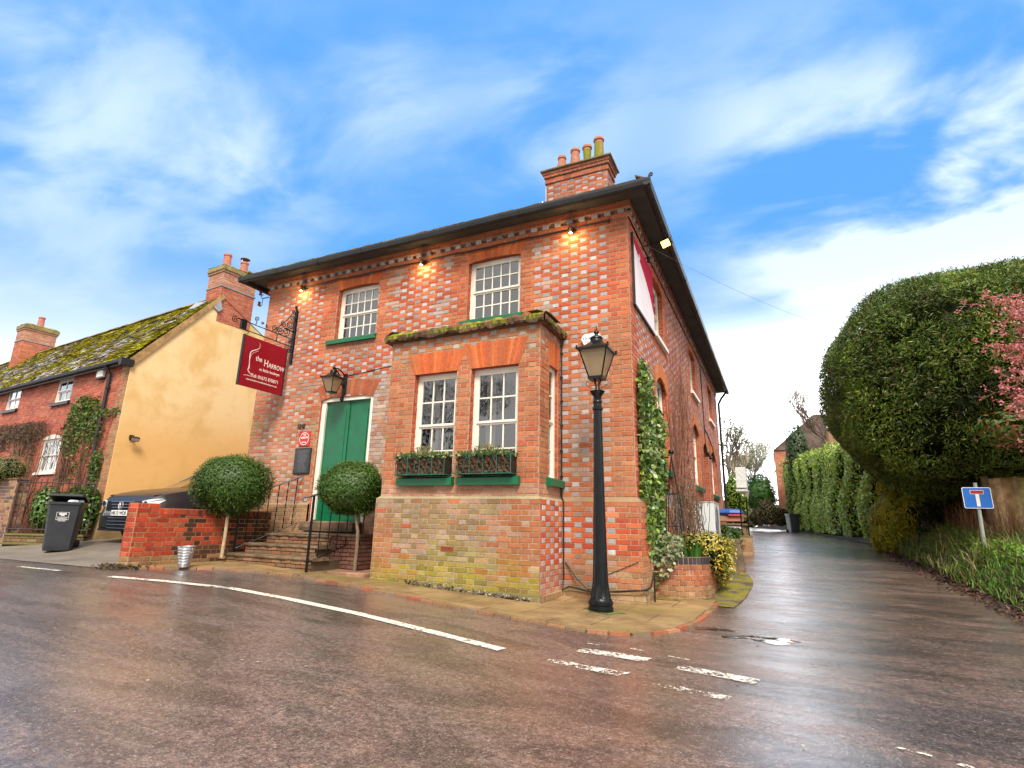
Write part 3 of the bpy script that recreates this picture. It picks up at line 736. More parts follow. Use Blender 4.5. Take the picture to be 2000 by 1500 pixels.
# air brick
ab = MB(); ab.box((-2.72, BY-.062, 0.665), (-2.50, BY-.050, 0.735), (0.34, 0.085, 0.04))
for k in range(9):
    for j in range(2): ab.box((-2.705+k*0.0225, BY-.0635, 0.675+j*.028), (-2.693+k*0.0225, BY-.0621, 0.695+j*.028), (0.02, .01, .01))
ab.build("air_brick", M_BRICK, PUB)

# rubbed-brick arches / lintels
def lintel(M, u0, u1, z, h, splay, rise, proud=0.009, n=18, name="brick_lintel", cols=None, arch=False, par=None):
    mb = MB(); cols = cols or [(0.50, 0.115, 0.035), (0.46, 0.10, 0.03), (0.52, 0.15, 0.05), (0.42, 0.11, 0.045)]
    for k in range(n):
        a, b = k/n, (k+1)/n
        def P(t, top):
            u = u0+(u1-u0)*t
            r = rise*(1-(2*t-1)**2)
            if top: return (u+splay*(2*t-1), z+h+(r if arch else 0))
            return (u, z+r)
        g = 0.0012/(abs(u1-u0))
        poly = [P(a+g, False), P(b-g, False), P(b-g, True), P(a+g, True)]
        c = jit(random.choice(cols), .12)
        mb.prism(poly, -0.02, proud+random.uniform(-.001, .001), M, c)
    return mb.build(name, M_BRICK, par or PUB)
lintel(FR(), W1[0], W1[1], 5.80, 0.25, 0.10, 0.045); lintel(FR(), W2[0], W2[1], 5.80, 0.25, 0.10, 0.045)
lintel(FR(), DR[0], DR[1], 3.40, 0.30, 0.12, 0.10, cols=[(0.36, 0.10, 0.05), (0.33, 0.09, 0.04), (0.40, 0.13, 0.06), (.28, .10, .06)], arch=True)
lintel(Fb, BW1[0]-.02, BW1[1]+.02, 3.45, 0.36, 0.14, 0.0, n=20); lintel(Fb, BW2[0]-.02, BW2[1]+.02, 3.45, 0.42, 0.14, 0.0, n=20)
lintel(SDb, BSW[0]-.01, BSW[1], 3.50, 0.40, 0.10, 0.0, n=9)
for h in SW: lintel(SD(), h[0], h[1], h[3]-.07, 0.17, 0.12, 0.07, arch=True)
for h in SG: lintel(SD(), h[0], h[1], h[3]-.22, 0.26, 0.14, 0.22, n=20, arch=True, cols=[(0.56, 0.17, 0.05), (0.52, 0.15, 0.045), (0.58, 0.20, 0.07)])

# mossy cornice slab of the bay
def lumpy_slab(mb, x0, x1, y0, y1, z0, z1, n, seed, cols, bulge=0.02):
    for i in range(n):
        for j in range(max(1, int((y1-y0)/0.16))):
            pass
cs = MB(); random.seed(11)
def mossy(p): 
    v = nz(p[0], p[1], p[2], 2.6, 5)
    return lerp((0.115, 0.062, 0.035), random.choice([(0.20, 0.19, 0.015), (0.16, 0.15, 0.02), (0.10, 0.09, 0.02)]), (v+.22)*3.0)
cx0, cx1, cyf = BX0-.09, BX1+.10, BY-.10
def cornice_run(p0, p1, inward, nseg, side=False):
    p0 = Vector(p0); p1 = Vector(p1); d = (p1-p0)/nseg; inw = Vector(inward)
    prof = [(-.002, 4.055), (-.015, 4.10), (-.02, 4.155), (.03, 4.20), (.12, 4.235), (.3, 4.26), (.75, 4.25)]
    if side: prof = prof[:5]+[(.28, 4.235)]
    rows = []
    for k in range(nseg+1):
        q = p0+d*k; row = []
        for o_, z in prof:
            a = 0.030*nz(q.x*1.0, q.y+o_, z, 7, 9); bmp = 0.03*abs(nz(q.x, o_+q.y, z, 3.3, 1))
            row.append(Vector((q.x, q.y, 0))+inw*(o_+a*.8)+Vector((0, 0, z+(a+bmp)*(1.2 if o_ > -.01 else .25))))
        rows.append(row)
    for k in range(nseg):
        for j in range(len(prof)-1):
            pts4 = (rows[k][j], rows[k+1][j], rows[k+1][j+1], rows[k][j+1]); c = mossy(pts4[0])
            if j < 1: c = (0.10, 0.06, 0.035)
            cs.face(pts4, jit(c, .25))
cornice_run((cx0, cyf, 0), (cx1, cyf, 0), (0, 1, 0), 110)
cornice_run((cx1, cyf, 0), (cx1, 0.0, 0), (-1, 0, 0), 36, True)
cornice_run((cx0, 0, 0), (cx0, cyf, 0), (1, 0, 0), 20, True)
cs.box((cx0+.2, cyf+.25, 4.06), (cx1-.2, 0, 4.20), (.12, .09, .04))
cs.face(((cx0, cyf, 4.056), (cx1, cyf, 4.056), (cx1, 0, 4.056), (cx0, 0, 4.056)), (0.12, 0.07, 0.04))
cs.build("mossy_cornice", M_TILE, PUB)

# ---- sash windows
def sash(M, u0, u1, z0, z1, cols, rows, dep=0.11, head=0.0, sill=None, par=None, name="sash_window", blind=0.0, frame=0.065, white=None, bar=0.022, curtain=False):
    """box-sash window: rows = (upper rows, lower rows)"""
    par = par or PUB; mb = MB(); white = white or M_WHITE
    def bx(a, b, c, d, da, db): mb.prism([(a, c), (b, c), (b, d), (a, d)], da, db, M)
    F = frame
    bx(u0, u0+F, z0, z1, -dep-.06, -dep); bx(u1-F, u1, z0, z1, -dep-.06, -dep)
    bx(u0+F, u1-F, z1-F-head, z1, -dep-.06, -dep+.002); bx(u0+F, u1-F, z0, z0+F*.7, -dep-.06, -dep+.004)
    a, b = u0+F, u1-F; c, d = z0+F*.7, z1-F-head; mid = c+(d-c)*rows[1]/(rows[0]+rows[1]); st = 0.032
    for (zc, zd, nr, off) in ((c, mid, rows[1], -.022), (mid, d, rows[0], 0.0)):
        bx(a, a+st, zc, zd, -dep-.045+off, -dep-.008+off); bx(b-st, b, zc, zd, -dep-.045+off, -dep-.008+off)
        bx(a+st, b-st, zc, zc+st*1.1, -dep-.045+off, -dep-.006+off); bx(a+st, b-st, zd-st*.9, zd, -dep-.045+off, -dep-.007+off)
        for k in range(1, cols):
            u = a+st+(b-a-2*st)*k/cols; bx(u-bar/2, u+bar/2, zc+st, zd-st, -dep-.038+off, -dep-.012+off)
        for k in range(1, nr):
            z = zc+st+(zd-zc-2*st)*k/nr; bx(a+st, b-st, z-bar/2, z+bar/2, -dep-.036+off, -dep-.014+off)
    w = mb.build(name, white, par)
    g = MB()
    for (zc, zd, off) in ((c, mid, -.022), (mid, d, 0.0)):
        g.face((M(a, zc, -dep-.026+off), M(b, zc, -dep-.026+off), M(b, zd, -dep-.026+off), M(a, zd, -dep-.026+off)))
    p = g.build("pane", M_GLASS, w, org=ORG[w.name])
    if sill:
        s, e, th, pr, mt = sill; sm = MB()
        ring = lambda u: [M(u, z0-th, -.02), M(u, z0-th, pr), M(u, z0-.012, pr), M(u, z0+.012, pr-.03), M(u, z0+.018, -dep+.01), M(u, z0-th*.5, -dep)]
        sm.loft([ring(s), ring(e)]); sm.build("sill", mt, w, org=ORG[w.name], fix=True)
    if blind:
        bl = MB(); bl.face((M(u0, z1-blind, -dep-.16), M(u1, z1-blind, -dep-.16), M(u1, z1, -dep-.16), M(u0, z1, -dep-.16))); bl.build("blind", M_BLIND, w, org=ORG[w.name])
    return w
SILLG = lambda a, b, pr=.07: (a-.12, b+.02, .11, pr, M_GREEN)
sash(FR(), W1[0], W1[1], 4.68, 5.84, 5, (2, 2), sill=(-6.36, -5.08, .09, .07, M_GREEN), blind=.28)
sash(FR(), W2[0], W2[1], 4.65, 5.84, 5, (2, 2), sill=(-3.14, -1.88, .09, .07, M_GREEN))
sash(Fb, BW1[0], BW1[1], 1.74, 3.45, 3, (2, 2), sill=(-3.60, -2.575, .115, .10, M_GREEN))
sash(Fb, BW2[0], BW2[1], 1.74, 3.45, 3, (2, 2), sill=(-2.49, -1.465, .115, .10, M_GREEN))
sash(SDb, BSW[0], BSW[1], 1.74, 3.52, 1, (2, 2), dep=.05, sill=(-0.60, -0.01, .11, .08, M_GREEN), frame=.05)
for i, h in enumerate(SW): sash(SD(), h[0], h[1], h[2]+.03, h[3], 3, (2, 2), dep=.10, sill=(h[0]-.04, h[1]+.12, .09, .07, M_WHITE))
for i, h in enumerate(SG):
    if i != 2: sash(SD(), h[0], h[1], h[2]+.03, h[3], 3, (2, 2), dep=.10, head=.0, sill=(h[0]-.04, h[1]+.10, .11, .07, M_GREEN))
# side door
dm = MB(); Md = SD(); dm.prism([(8.90, .45), (10.10, .45), (10.10, 3.60), (8.90, 3.60)], -.16, -.13, Md); dm.build("side_door", M_GREEN, PUB)
# interior: floors, ceiling, back partitions so the rooms read as rooms
im = MB(); im.cur = (1, 1, 1)
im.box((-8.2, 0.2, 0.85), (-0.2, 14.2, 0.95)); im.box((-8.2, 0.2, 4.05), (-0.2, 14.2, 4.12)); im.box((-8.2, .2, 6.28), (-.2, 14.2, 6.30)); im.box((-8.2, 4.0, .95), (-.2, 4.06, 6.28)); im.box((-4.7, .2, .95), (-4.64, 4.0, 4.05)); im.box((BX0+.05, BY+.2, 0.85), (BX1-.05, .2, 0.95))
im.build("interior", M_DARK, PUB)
for (xa, za, zb) in ((-3.28, 1.75, 3.45), (-2.22, 1.75, 3.45)):
    im = MB()
    for k in range(7):
        t0 = xa+k*.022; im.face(((t0, BY+.30+(k % 2)*.03, za), (t0+.022, BY+.30+((k+1) % 2)*.03, za), (t0+.022, BY+.30+((k+1) % 2)*.03, zb), (t0, BY+.30+(k % 2)*.03, zb)))
    im.build("curtain", M_BLIND, PUB)

# ---- front door
dm = MB(); yb = 0.10
dm.box((-6.25, yb-.02, 1.05), (-5.665, yb+.03, 3.42)); dm.box((-5.645, yb-.015, 1.05), (-5.08, yb+.03, 3.42))
dm.box((-5.672, yb-.035, 1.08), (-5.640, yb-.0201, 3.3))
for (a, b_) in ((-6.13, -5.73), (-5.58, -5.18)):
    for (c, d) in ((1.2, 1.9), (2.05, 3.2)):
        dm.box((a, yb-.028, c), (b_, yb-.0205, d))
dm.box((-6.26, yb-.10, 1.02), (-5.08, yb+.01, 1.07))
DOOR = dm.build("front_door", M_GREEN, PUB)
k = MB(); k.lathe([(.0, 0), (.018, .0), (.018, .01), (.01, .02), (.022, .035), (.022, .05), (.0, .058)], (-5.60, yb-.035, 2.02), 14, axis='y', M=Matrix.Scale(-1, 4, (0, 1, 0))); k.box((-5.675, yb-.05, 1.95), (-5.655, yb-.036, 2.12)); k.build("door_knob", M_GALV, DOOR, org=ORG[DOOR.name])
dm = MB()
dm.box((-6.355, yb-.06, 1.05), (-6.245, yb+.03, 3.42)); dm.box((-5.085, yb-.09, 1.05), (-5.02, yb+.03, 3.42))
arc = [(-6.35, 3.38)]+[(-6.245, 3.38), (-5.085, 3.38), (-5.02, 3.38)]+[(-5.02-(1.33)*t/10, 3.41+0.085*(1-(2*t/10-1)**2)) for t in range(11)]
dm.prism(arc, -.075, .02, lambda u, v, d: (u, d+yb, v))
dm.build("door_frame", M_WHITE, PUB)

# ---- roof, soffit, gutters
rf = MB(); OV = .42; ex0, ex1, ey0, ey1 = -8.3-OV-.06, OV, -OV, 14.4+OV
zt = 6.40; pit = math.tan(R(29)); half = (ex1-ex0)/2; zr = zt+half*pit
ra = Vector(((ex0+ex1)/2, ey0+half, zr)); rb_ = Vector(((ex0+ex1)/2, ey1-half, zr))
c00, c10, c11, c01 = Vector((ex0, ey0, zt)), Vector((ex1, ey0, zt)), Vector((ex1, ey1, zt)), Vector((ex0, ey1, zt))
for q in ((c00, c10, ra), (c10, c11, rb_, ra), (c11, c01, rb_), (c01, c00, ra, rb_)): rf.face(q, (0.25, 0.22, 0.2))
# ragged mossy tile edge along the eaves
random.seed(5)
def eave_tiles(p0, p1, inward, n, moss):
    p0 = Vector(p0); p1 = Vector(p1); d = (p1-p0)/n; inw = Vector(inward)
    for k in range(n):
        a = p0+d*(k+.04); b_ = p0+d*(k+.96); dz = random.uniform(0, .016); m_ = moss(k/n)
        c = jit(lerp((0.11, 0.075, 0.055), (0.17, 0.17, 0.015), m_*random.random()*1.6), .25)
        up = inw*.2+Vector((0, 0, .2*pit))
        ring0 = [a-inw*.02+Vector((0, 0, .004)), b_-inw*.02+Vector((0, 0, .004)), b_-inw*.02+Vector((0, 0, .026+dz)), a-inw*.02+Vector((0, 0, .022+dz))]
        rf.loft([ring0, [v+up for v in ring0]], True, True, c)
eave_tiles(c00, c10, (0, 1, 0), 55, lambda t: max(0, .8-t*1.4)); eave_tiles(c10, c11, (-1, 0, 0), 92, lambda t: .1); eave_tiles(c01, c00, (1, 0, 0), 92, lambda t: .4)
rf.build("hipped_roof", M_TILE, PUB)
sf = MB(); sz = 6.365
for (a, b_) in (((ex0+.03, ey0+.03), (ex1-.03, 0.05)), ((-0.05, .05), (ex1-.03, ey1-.03)), ((ex0+.03, 0.05), (-8.25, ey1-.03))):
    sf.face(((a[0], a[1], sz), (b_[0], a[1], sz), (b_[0], b_[1], sz), (a[0], b_[1], sz)))
sf.build("soffit", M_SOFFIT, PUB)
gt = MB()
def gutter(p0, p1, out):
    p0 = Vector(p0); p1 = Vector(p1); o_ = Vector(out); prof = [(.0, .0), (.0, -.05), (.03, -.10), (.075, -.115), (.11, -.09), (.125, -.03), (.125, .005), (.117, .005), (.115, -.03), (.10, -.08), (.07, -.1), (.04, -.09), (.012, -.05), (.012, 0)]
    n = 24
    for k in range(n):
        a = p0+(p1-p0)*(k/n); b_ = p0+(p1-p0)*((k+1)/n)
        sag = lambda t: -0.012*math.sin(t*9)**2-.01*math.sin(t*math.pi)
        gt.loft([[a+o_*(x-.06)+Vector((0, 0, z+sag(k/n))) for x, z in prof], [b_+o_*(x-.06)+Vector((0, 0, z+sag((k+1)/n))) for x, z in prof]], False, False)
        if k % 3 == 0:
            gt.loft([[a+o_*(x*1.08-.065)+Vector((0, 0, z*1.06+sag(k/n))) for x, z in prof[:7]]+[a+o_*(.0-.06)+Vector((0, 0, .0))], [a+(p1-p0).normalized()*.07+o_*(x*1.08-.065)+Vector((0, 0, z*1.06+sag(k/n))) for x, z in prof[:7]]+[a+(p1-p0).normalized()*.07+o_*(.0-.06)]], True, True)
gutter((ex0-.05, ey0, zt-.01), (ex1+.06, ey0, zt-.01), (0, -1, 0)); gutter((ex1, ey0-.06, zt-.01), (ex1, ey1, zt-.01), (1, 0, 0)); gutter((ex0, ey0, zt-.01), (ex0, ey1, zt-.01), (-1, 0, 0))
GUT = gt.build("gutter", M_GUTTER, PUB)
# corner finial scroll
fs = MB(); c = Vector((ex1+.03, ey0-.02, zt+.0)); fs.tube([c, c+Vector((.02, 0, .06)), c+Vector((.05, 0, .09)), c+Vector((.07, 0, .07)), c+Vector((.06, 0, .04)), c+Vector((.03, 0, .03))], .014, 6); fs.build("finial", M_RUST, PUB)
# downpipes
dp = MB(); dp.tube([(ex1+.02, 14.25, zt-.1), (.2, 14.25, 6.0), (.10, 14.25, 5.8), (.10, 14.25, 0.9)], .045, 8)
for z in (1.6, 2.8, 4.0, 5.2): dp.lathe([(.052, -.03), (.052, .03)], (.10, 14.25, z), 10)
dp.build("downpipe", M_GUTTER, PUB)
# chimney
cm = MB(); X0, X1, Y0, Y1 = -2.47, -0.99, 2.5, 3.05
ccol = lambda u, z, h, r_, r: jit(lerp((r_.choice(GREYS) if h else r_.choice(REDS)), (0.16, 0.09, 0.07), .2+.6*max(0, nz(u, z, 7, 1.5)+.25)), .14)
bricks(cm, lambda u, z, d: (u, Y0-d, z), X0, X1, 6.6, 8.925, [], ccol, seed=80); bricks(cm, lambda u, z, d: (X1+d, u, z), Y0, Y1, 6.6, 8.925, [], ccol, seed=81)
bricks(cm, lambda u, z, d: (X0-d, u, z), Y0, Y1, 6.6, 8.925, [], ccol, seed=82); bricks(cm, lambda u, z, d: (u, Y1+d, z), X0, X1, 6.6, 8.925, [], ccol, seed=83)
for i, (z, o_) in enumerate(((8.925, .03), (9.0, .015), (9.075, .05), (9.15, .07))):
    f_ = lambda u, zz, h, r_, r: jit(lerp(r_.choice(REDS), (0.10, 0.06, .04), .45), .2)
    cm.box((X0-o_+.001, Y0-o_+.001, z), (X1+o_-.001, Y1+o_-.001, z+.0749), (0.16, 0.09, 0.06))
    bricks(cm, lambda u, zz, d: (u, Y0-o_-d, zz), X0-o_, X1+o_, z, z+.075, [], f_, seed=84+i, bond='header' if i == 2 else 'stretcher'); bricks(cm, lambda u, zz, d: (X1+o_+d, u, zz), Y0-o_, Y1+o_, z, z+.075, [], f_, seed=88+i)
CH = cm.build("chimney", M_BRICK, PUB)
random.seed(6)
cp = MB()
for i in range(24):
    for j in range(9):
        x0, x1 = X0-.12+(X1-X0+.24)*i/24, X0-.12+(X1-X0+.24)*(i+1)/24; y0, y1 = Y0-.12+(Y1-Y0+.24)*j/9, Y0-.12+(Y1-Y0+.24)*(j+1)/9
        hf = lambda x, y: 9.25+.10*min(1, min(x-X0+.12, X1+.12-x, y-Y0+.12, Y1+.12-y)/.12)+.025*nz(x, y, 0, 6)
        cp.face(((x0, y0, hf(x0, y0)), (x1, y0, hf(x1, y0)), (x1, y1, hf(x1, y1)), (x0, y1, hf(x0, y1))), jit(lerp((0.22, 0.17, 0.08), (0.20, 0.18, 0.02), .5+nz(x0, y0, 1, 4)), .2))
cp.box((X0-.12, Y0-.12, 9.226), (X1+.12, Y1+.12, 9.26), (0.17, 0.13, 0.06)); cp.build("chimney_cap", M_STONE, CH, org=ORG[CH.name])
for (x, h, rt, rb2, mo) in ((-2.18, .50, .095, .135, 0), (-1.84, .60, .105, .135, 0), (-1.54, .60, .105, .09, 1), (-1.25, .72, .115, .12, 1)):
    pm = MB(); z0 = 9.30
    prof = [(rb2, 0), (rb2, .05), (rb2*.96, h*.35), (rt*.92, h*.8), (rt*.92, h-.08), (rt*1.12, h-.07), (rt*1.12, h-.03), (rt, h), (rt*.8, h), (rt*.78, h-.1)]
    pm.lathe(prof, (x, 2.78, z0), 20, (0.40, 0.17, 0.11), cap=False)
    if mo:
        pm.c = [((0.20, .20, .02) if (pm.v[f[0]][2]-z0) < h*.45 and random.random() < .9 else c_) for f, c_ in zip(pm.f, pm.c)]
    pm.build("chimney_pot", M_TERRA, CH, org=ORG[CH.name], smooth=True)
fl = MB(); fl.box((X0-.03, Y0+.02, 7.5), (X0-.006, Y0+.2, 8.9)); fl.tube([(X0-.1, Y0, 7.4), (X0-.1, Y0, 8.5)], .015, 6); fl.build("flashing", M_GALV, CH, org=ORG[CH.name])
# ================================================================== FOLIAGE TOOLS
def leaf_quads(P, N, L, W, spread=0.6, droop=0.0, along=None, seed=0, kite=True):
    """P (n,3) positions, N (n,3) outward normals; returns (n,4,3) kite shaped leaves"""
    rg = np.random.default_rng(seed); n = len(P)
    rv = rg.normal(size=(n, 3)); rv /= np.linalg.norm(rv, axis=1)[:, None]
    nn = N*(1-spread)+rv*spread; nn /= np.linalg.norm(nn, axis=1)[:, None]+1e-9
    if along is None: a = rg.normal(size=(n, 3))
    else: a = along+rg.normal(size=(n, 3))*0.45
    a[:, 2] -= droop
    t = a-nn*np.sum(a*nn, axis=1)[:, None]; t /= np.linalg.norm(t, axis=1)[:, None]+1e-9
    b = np.cross(nn, t)
    l = (L*rg.uniform(.6, 1.3, n))[:, None]; w = (W*rg.uniform(.7, 1.25, n))[:, None]
    Q = np.empty((n, 4, 3)); Q[:, 0] = P-t*l*.5; Q[:, 1] = P+b*w*.5+t*l*.08; Q[:, 2] = P+t*l*.5; Q[:, 3] = P-b*w*.5+t*l*.08
    Q[:, 2] -= nn*l*.12
    return Q
def pal_colors(n, pal, seed=0, jitter=0.18, P=None, scale=1.0, w=None):
    rg = np.random.default_rng(seed+99); pal = np.array(pal); k = rg.choice(len(pal), n, p=w)
    c = pal[k]*rg.uniform(1-jitter, 1+jitter, (n, 1))*rg.uniform(1-jitter*.4, 1+jitter*.4, (n, 3)); return np.clip(c, 0, 1)
def lump(D, seed, amp, freq):
    """cheap smooth lumpiness on directions (n,3)"""
    rg = np.random.default_rng(seed); s = np.zeros(len(D))
    for i in range(7):
        k = rg.normal(size=3)*freq; s += np.sin(D@k+rg.uniform(0, 6.28))
    return 1+amp*s/7*1.8
def ellipsoid_cloud(cen, rad, n, seed, amp=.05, freq=4, shell=(.86, 1.02), power=2.0, zmin=-1.0):
    rg = np.random.default_rng(seed); D = rg.normal(size=(int(n*1.5), 3)); D /= np.linalg.norm(D, axis=1)[:, None]
    D = D[D[:, 2] > zmin][:n]
    if power != 2.0:
        D2 = D/(np.sum(np.abs(D)**power, axis=1)**(1/power))[:, None]
    else: D2 = D
    r = rg.uniform(shell[0], shell[1], len(D))**0.7*lump(D, seed, amp, freq)
    P = np.array(cen)+D2*np.array(rad)*r[:, None]; N = D/np.array(rad); N /= np.linalg.norm(N, axis=1)[:, None]
    return P, N
def core_ellipsoid(mb, cen, rad, k=.86, power=2.0, seed=0, amp=.05, freq=4):
    nu, nv = 28, 16; rings = []
    for j in range(1, nv):
        ph = math.pi*j/nv-math.pi/2; ring = []
        for i in range(nu):
            th = 2*math.pi*i/nu; d = np.array([math.cos(ph)*math.cos(th), math.cos(ph)*math.sin(th), math.sin(ph)])
            s = float(lump(d[None], seed, amp, freq)[0]); d2 = d/(np.sum(np.abs(d)**power)**(1/power))
            ring.append(Vector(np.array(cen)+d2*np.array(rad)*k*s))
        rings.append(ring)
    mb.loft(rings, True, True)

YEWP = [(0.115, 0.19, 0.018), (0.155, 0.225, 0.024), (0.085, 0.15, 0.020), (0.22, 0.27, 0.035), (0.055, 0.10, 0.018)]
BOXP = [(0.042, 0.100, 0.014), (0.060, 0.130, 0.018), (0.026, 0.065, 0.012), (0.085, 0.155, 0.024)]

# ================================================================== THINGS ON AND BY THE INN
def hang_sign():
    X = -7.34
    t = thing("hanging_sign", "crimson hanging pub sign lettered the HARROW on a black scrolled wall bracket", "pub sign", (X, -0.02, 4.4))
    mb = MB(); mb.cur = (1, 1, 1)
    mb.box((X-.035, -.045, 4.30), (X+.035, -.004, 5.50)); mb.tube([(X, -.03, 5.5), (X, -.06, 5.58), (X, -.03, 5.64)], [.02, .03, .004], 6)
    bar = lambda z0, z1, a, b: mb.tube([(X, a, z0), (X, b, z1)], .011, 6)
    bar(4.84, 4.84, -.04, -1.42); bar(4.67, 4.67, -.04, -1.27); bar(4.67, 4.84, -.46, -.46)
    mb.box((X-.03, -1.33, 4.66), (X+.03, -1.22, 4.86))
    mb.box((X-.012, -.30, 5.0), (X+.012, -.045, 5.02))
    def scroll(cy, cz, r, a0, turns, sgn=1, th=.009, stem=None):
        pts = []
        for k in range(int(18*turns)+1):
            f = k/(18*turns); a = a0+sgn*2*math.pi*turns*f; rr = r*(1-.82*f); pts.append((X, cy+rr*math.cos(a), cz+rr*math.sin(a)))
        if stem: pts = [(X, *stem)]+pts
        mb.tube(pts, th, 5)
    scroll(-1.47, 4.80, .07, 1.2, 1.5, 1); scroll(-.98, 4.98, .055, -1.6, 1.4, -1, stem=(-1.0, 4.84)); scroll(-.85, 4.93, .035, 0, 1.2, 1); scroll(-.75, 4.90, .03, 2, 1.2, -1)
    scroll(-.55, 4.93, .075, -1.2, 1.6, 1); scroll(-.40, 4.93, .085, .5, 1.7, -1); scroll(-.24, 4.96, .10, -2, 1.8, 1); scroll(-.17, 5.14, .10, 1, 1.8, -1); scroll(-.12, 5.30, .07, -1, 1.6, 1); scroll(-.33, 5.10, .07, 2, 1.5, 1)
    scroll(-.12, 4.76, .05, 0, 1.5, 1); scroll(-.11, 4.57, .05, 1, 1.5, -1); scroll(-.10, 5.44, .05, 2, 1.4, 1)
    mb.tube([(X, -.60, 4.85), (X, -.42, 5.02), (X, -.24, 5.24), (X, -.12, 5.45), (X, -.05, 5.56)], .011, 5)
    mb.build("bracket", M_IRON, t)
    for y in (-1.16, -.22):
        mb = MB(); mb.tube([(X, y, 4.66), (X+.012, y+.012, 4.63), (X, y, 4.60)], .006, 5); mb.tube([(X, y, 4.61), (X-.012, y, 4.585), (X, y, 4.565)], .006, 5)
        mb.build("hook", M_IRON, t)
    bd = MB(); bd.bbox((X-.022, -1.21, 3.56), (X+.022, -.18, 4.575), .004)
    mr = simple("crimson_gloss", (0.25, 0.001, 0.012), 0.22, var=.06, scale=3); B = bd.build("board", mr, t)
    for y_a, y_b in ((-1.232, -1.2101), (-.1799, -.158)): e = MB(); e.box((X-.026, y_a, 3.555), (X+.026, y_b, 4.58)); e.build("edge_trim", M_GUTTER, B, org=ORG[B.name])
    mw = simple("sign_lettering", (0.80, 0.70, 0.62), 0.5, var=.03)
    def text(s, y, z, size, name="lettering", bold=0.0, sx=1.0):
        cu = bpy.data.curves.new("t", 'FONT'); cu.body = s; cu.size = size; cu.extrude = 0.0015; cu.offset = bold
        to = bpy.data.objects.new("t", cu); COL.objects.link(to); bpy.context.view_layer.update()
        me = bpy.data.meshes.new_from_object(to.evaluated_get(bpy.context.evaluated_depsgraph_get())); bpy.data.objects.remove(to)
        me.transform(Matrix(((0, 0, 1, X+.0245-ORG[B.name][0]), (sx, 0, 0, y-ORG[B.name][1]), (0, 1, 0, z-ORG[B.name][2]), (0, 0, 0, 1))))
        me.materials.clear(); me.materials.append(mw); me.name = name; o = bpy.data.objects.new(name, me); COL.objects.link(o); o.parent = B
    text("the", -.905, 4.125, .150, bold=.0008, sx=.78); text("H", -.705, 4.06, .205, bold=.0008, sx=.75); text("ARROW", -.590, 4.06, .138, bold=.0008, sx=.78)
    text("at little bedwyn", -.79, 3.945, .082, bold=.0006, sx=.98); text("Tel: 01672 870871", -.96, 3.775, .098, bold=.0006, sx=.90)
    text("www.theharrowatlittlebedwyn.co.uk", -1.06, 3.695, .050, bold=.0002, sx=1.0)
    lg = MB()
    def ribbon(pts, w):
        P = [Vector((0, *p)) for p in pts]
        for i in range(len(P)-1):
            d = (P[i+1]-P[i]).normalized(); nn = Vector((0, -d.z, d.y)); a = w[i]; b = w[i+1]
            o = Vector((X+.0240, 0, 0)); lg.face((P[i]+nn*a+o, P[i]-nn*a+o, P[i+1]-nn*b+o, P[i+1]+nn*b+o))
    def bez(p, n=14):
        out = []
        for k in range(n+1):
            t = k/n; q = [((1-t)**3*p[0][i]+3*(1-t)**2*t*p[1][i]+3*(1-t)*t*t*p[2][i]+t**3*p[3][i]) for i in (0, 1)]; out.append(tuple(q))
        return out
    s1 = bez([(-.86, 4.50), (-.80, 4.34), (-.98, 4.34), (-1.03, 4.27)])+bez([(-1.03, 4.27), (-1.08, 4.2), (-1.0, 4.0), (-1.05, 3.90)])+bez([(-1.05, 3.90), (-1.02, 3.83), (-.94, 3.82), (-.92, 3.795)])
    ribbon(s1, [.003+.008*math.sin(math.pi*i/(len(s1)-1)) for i in range(len(s1))])
    s2 = bez([(-.87, 4.33), (-.95, 4.27), (-1.05, 4.26), (-1.03, 4.08)])+bez([(-1.03, 4.08), (-1.02, 3.95), (-1.02, 3.95), (-1.0, 3.92)]); ribbon(s2, [.003]*len(s2))
    s3 = bez([(-.92, 3.80), (-.93, 3.765), (-1.05, 3.80), (-1.13, 3.765)]); ribbon(s3, [.004]*len(s3))
    lg.build("glass_emblem", mw, B, org=ORG[B.name])
hang_sign()

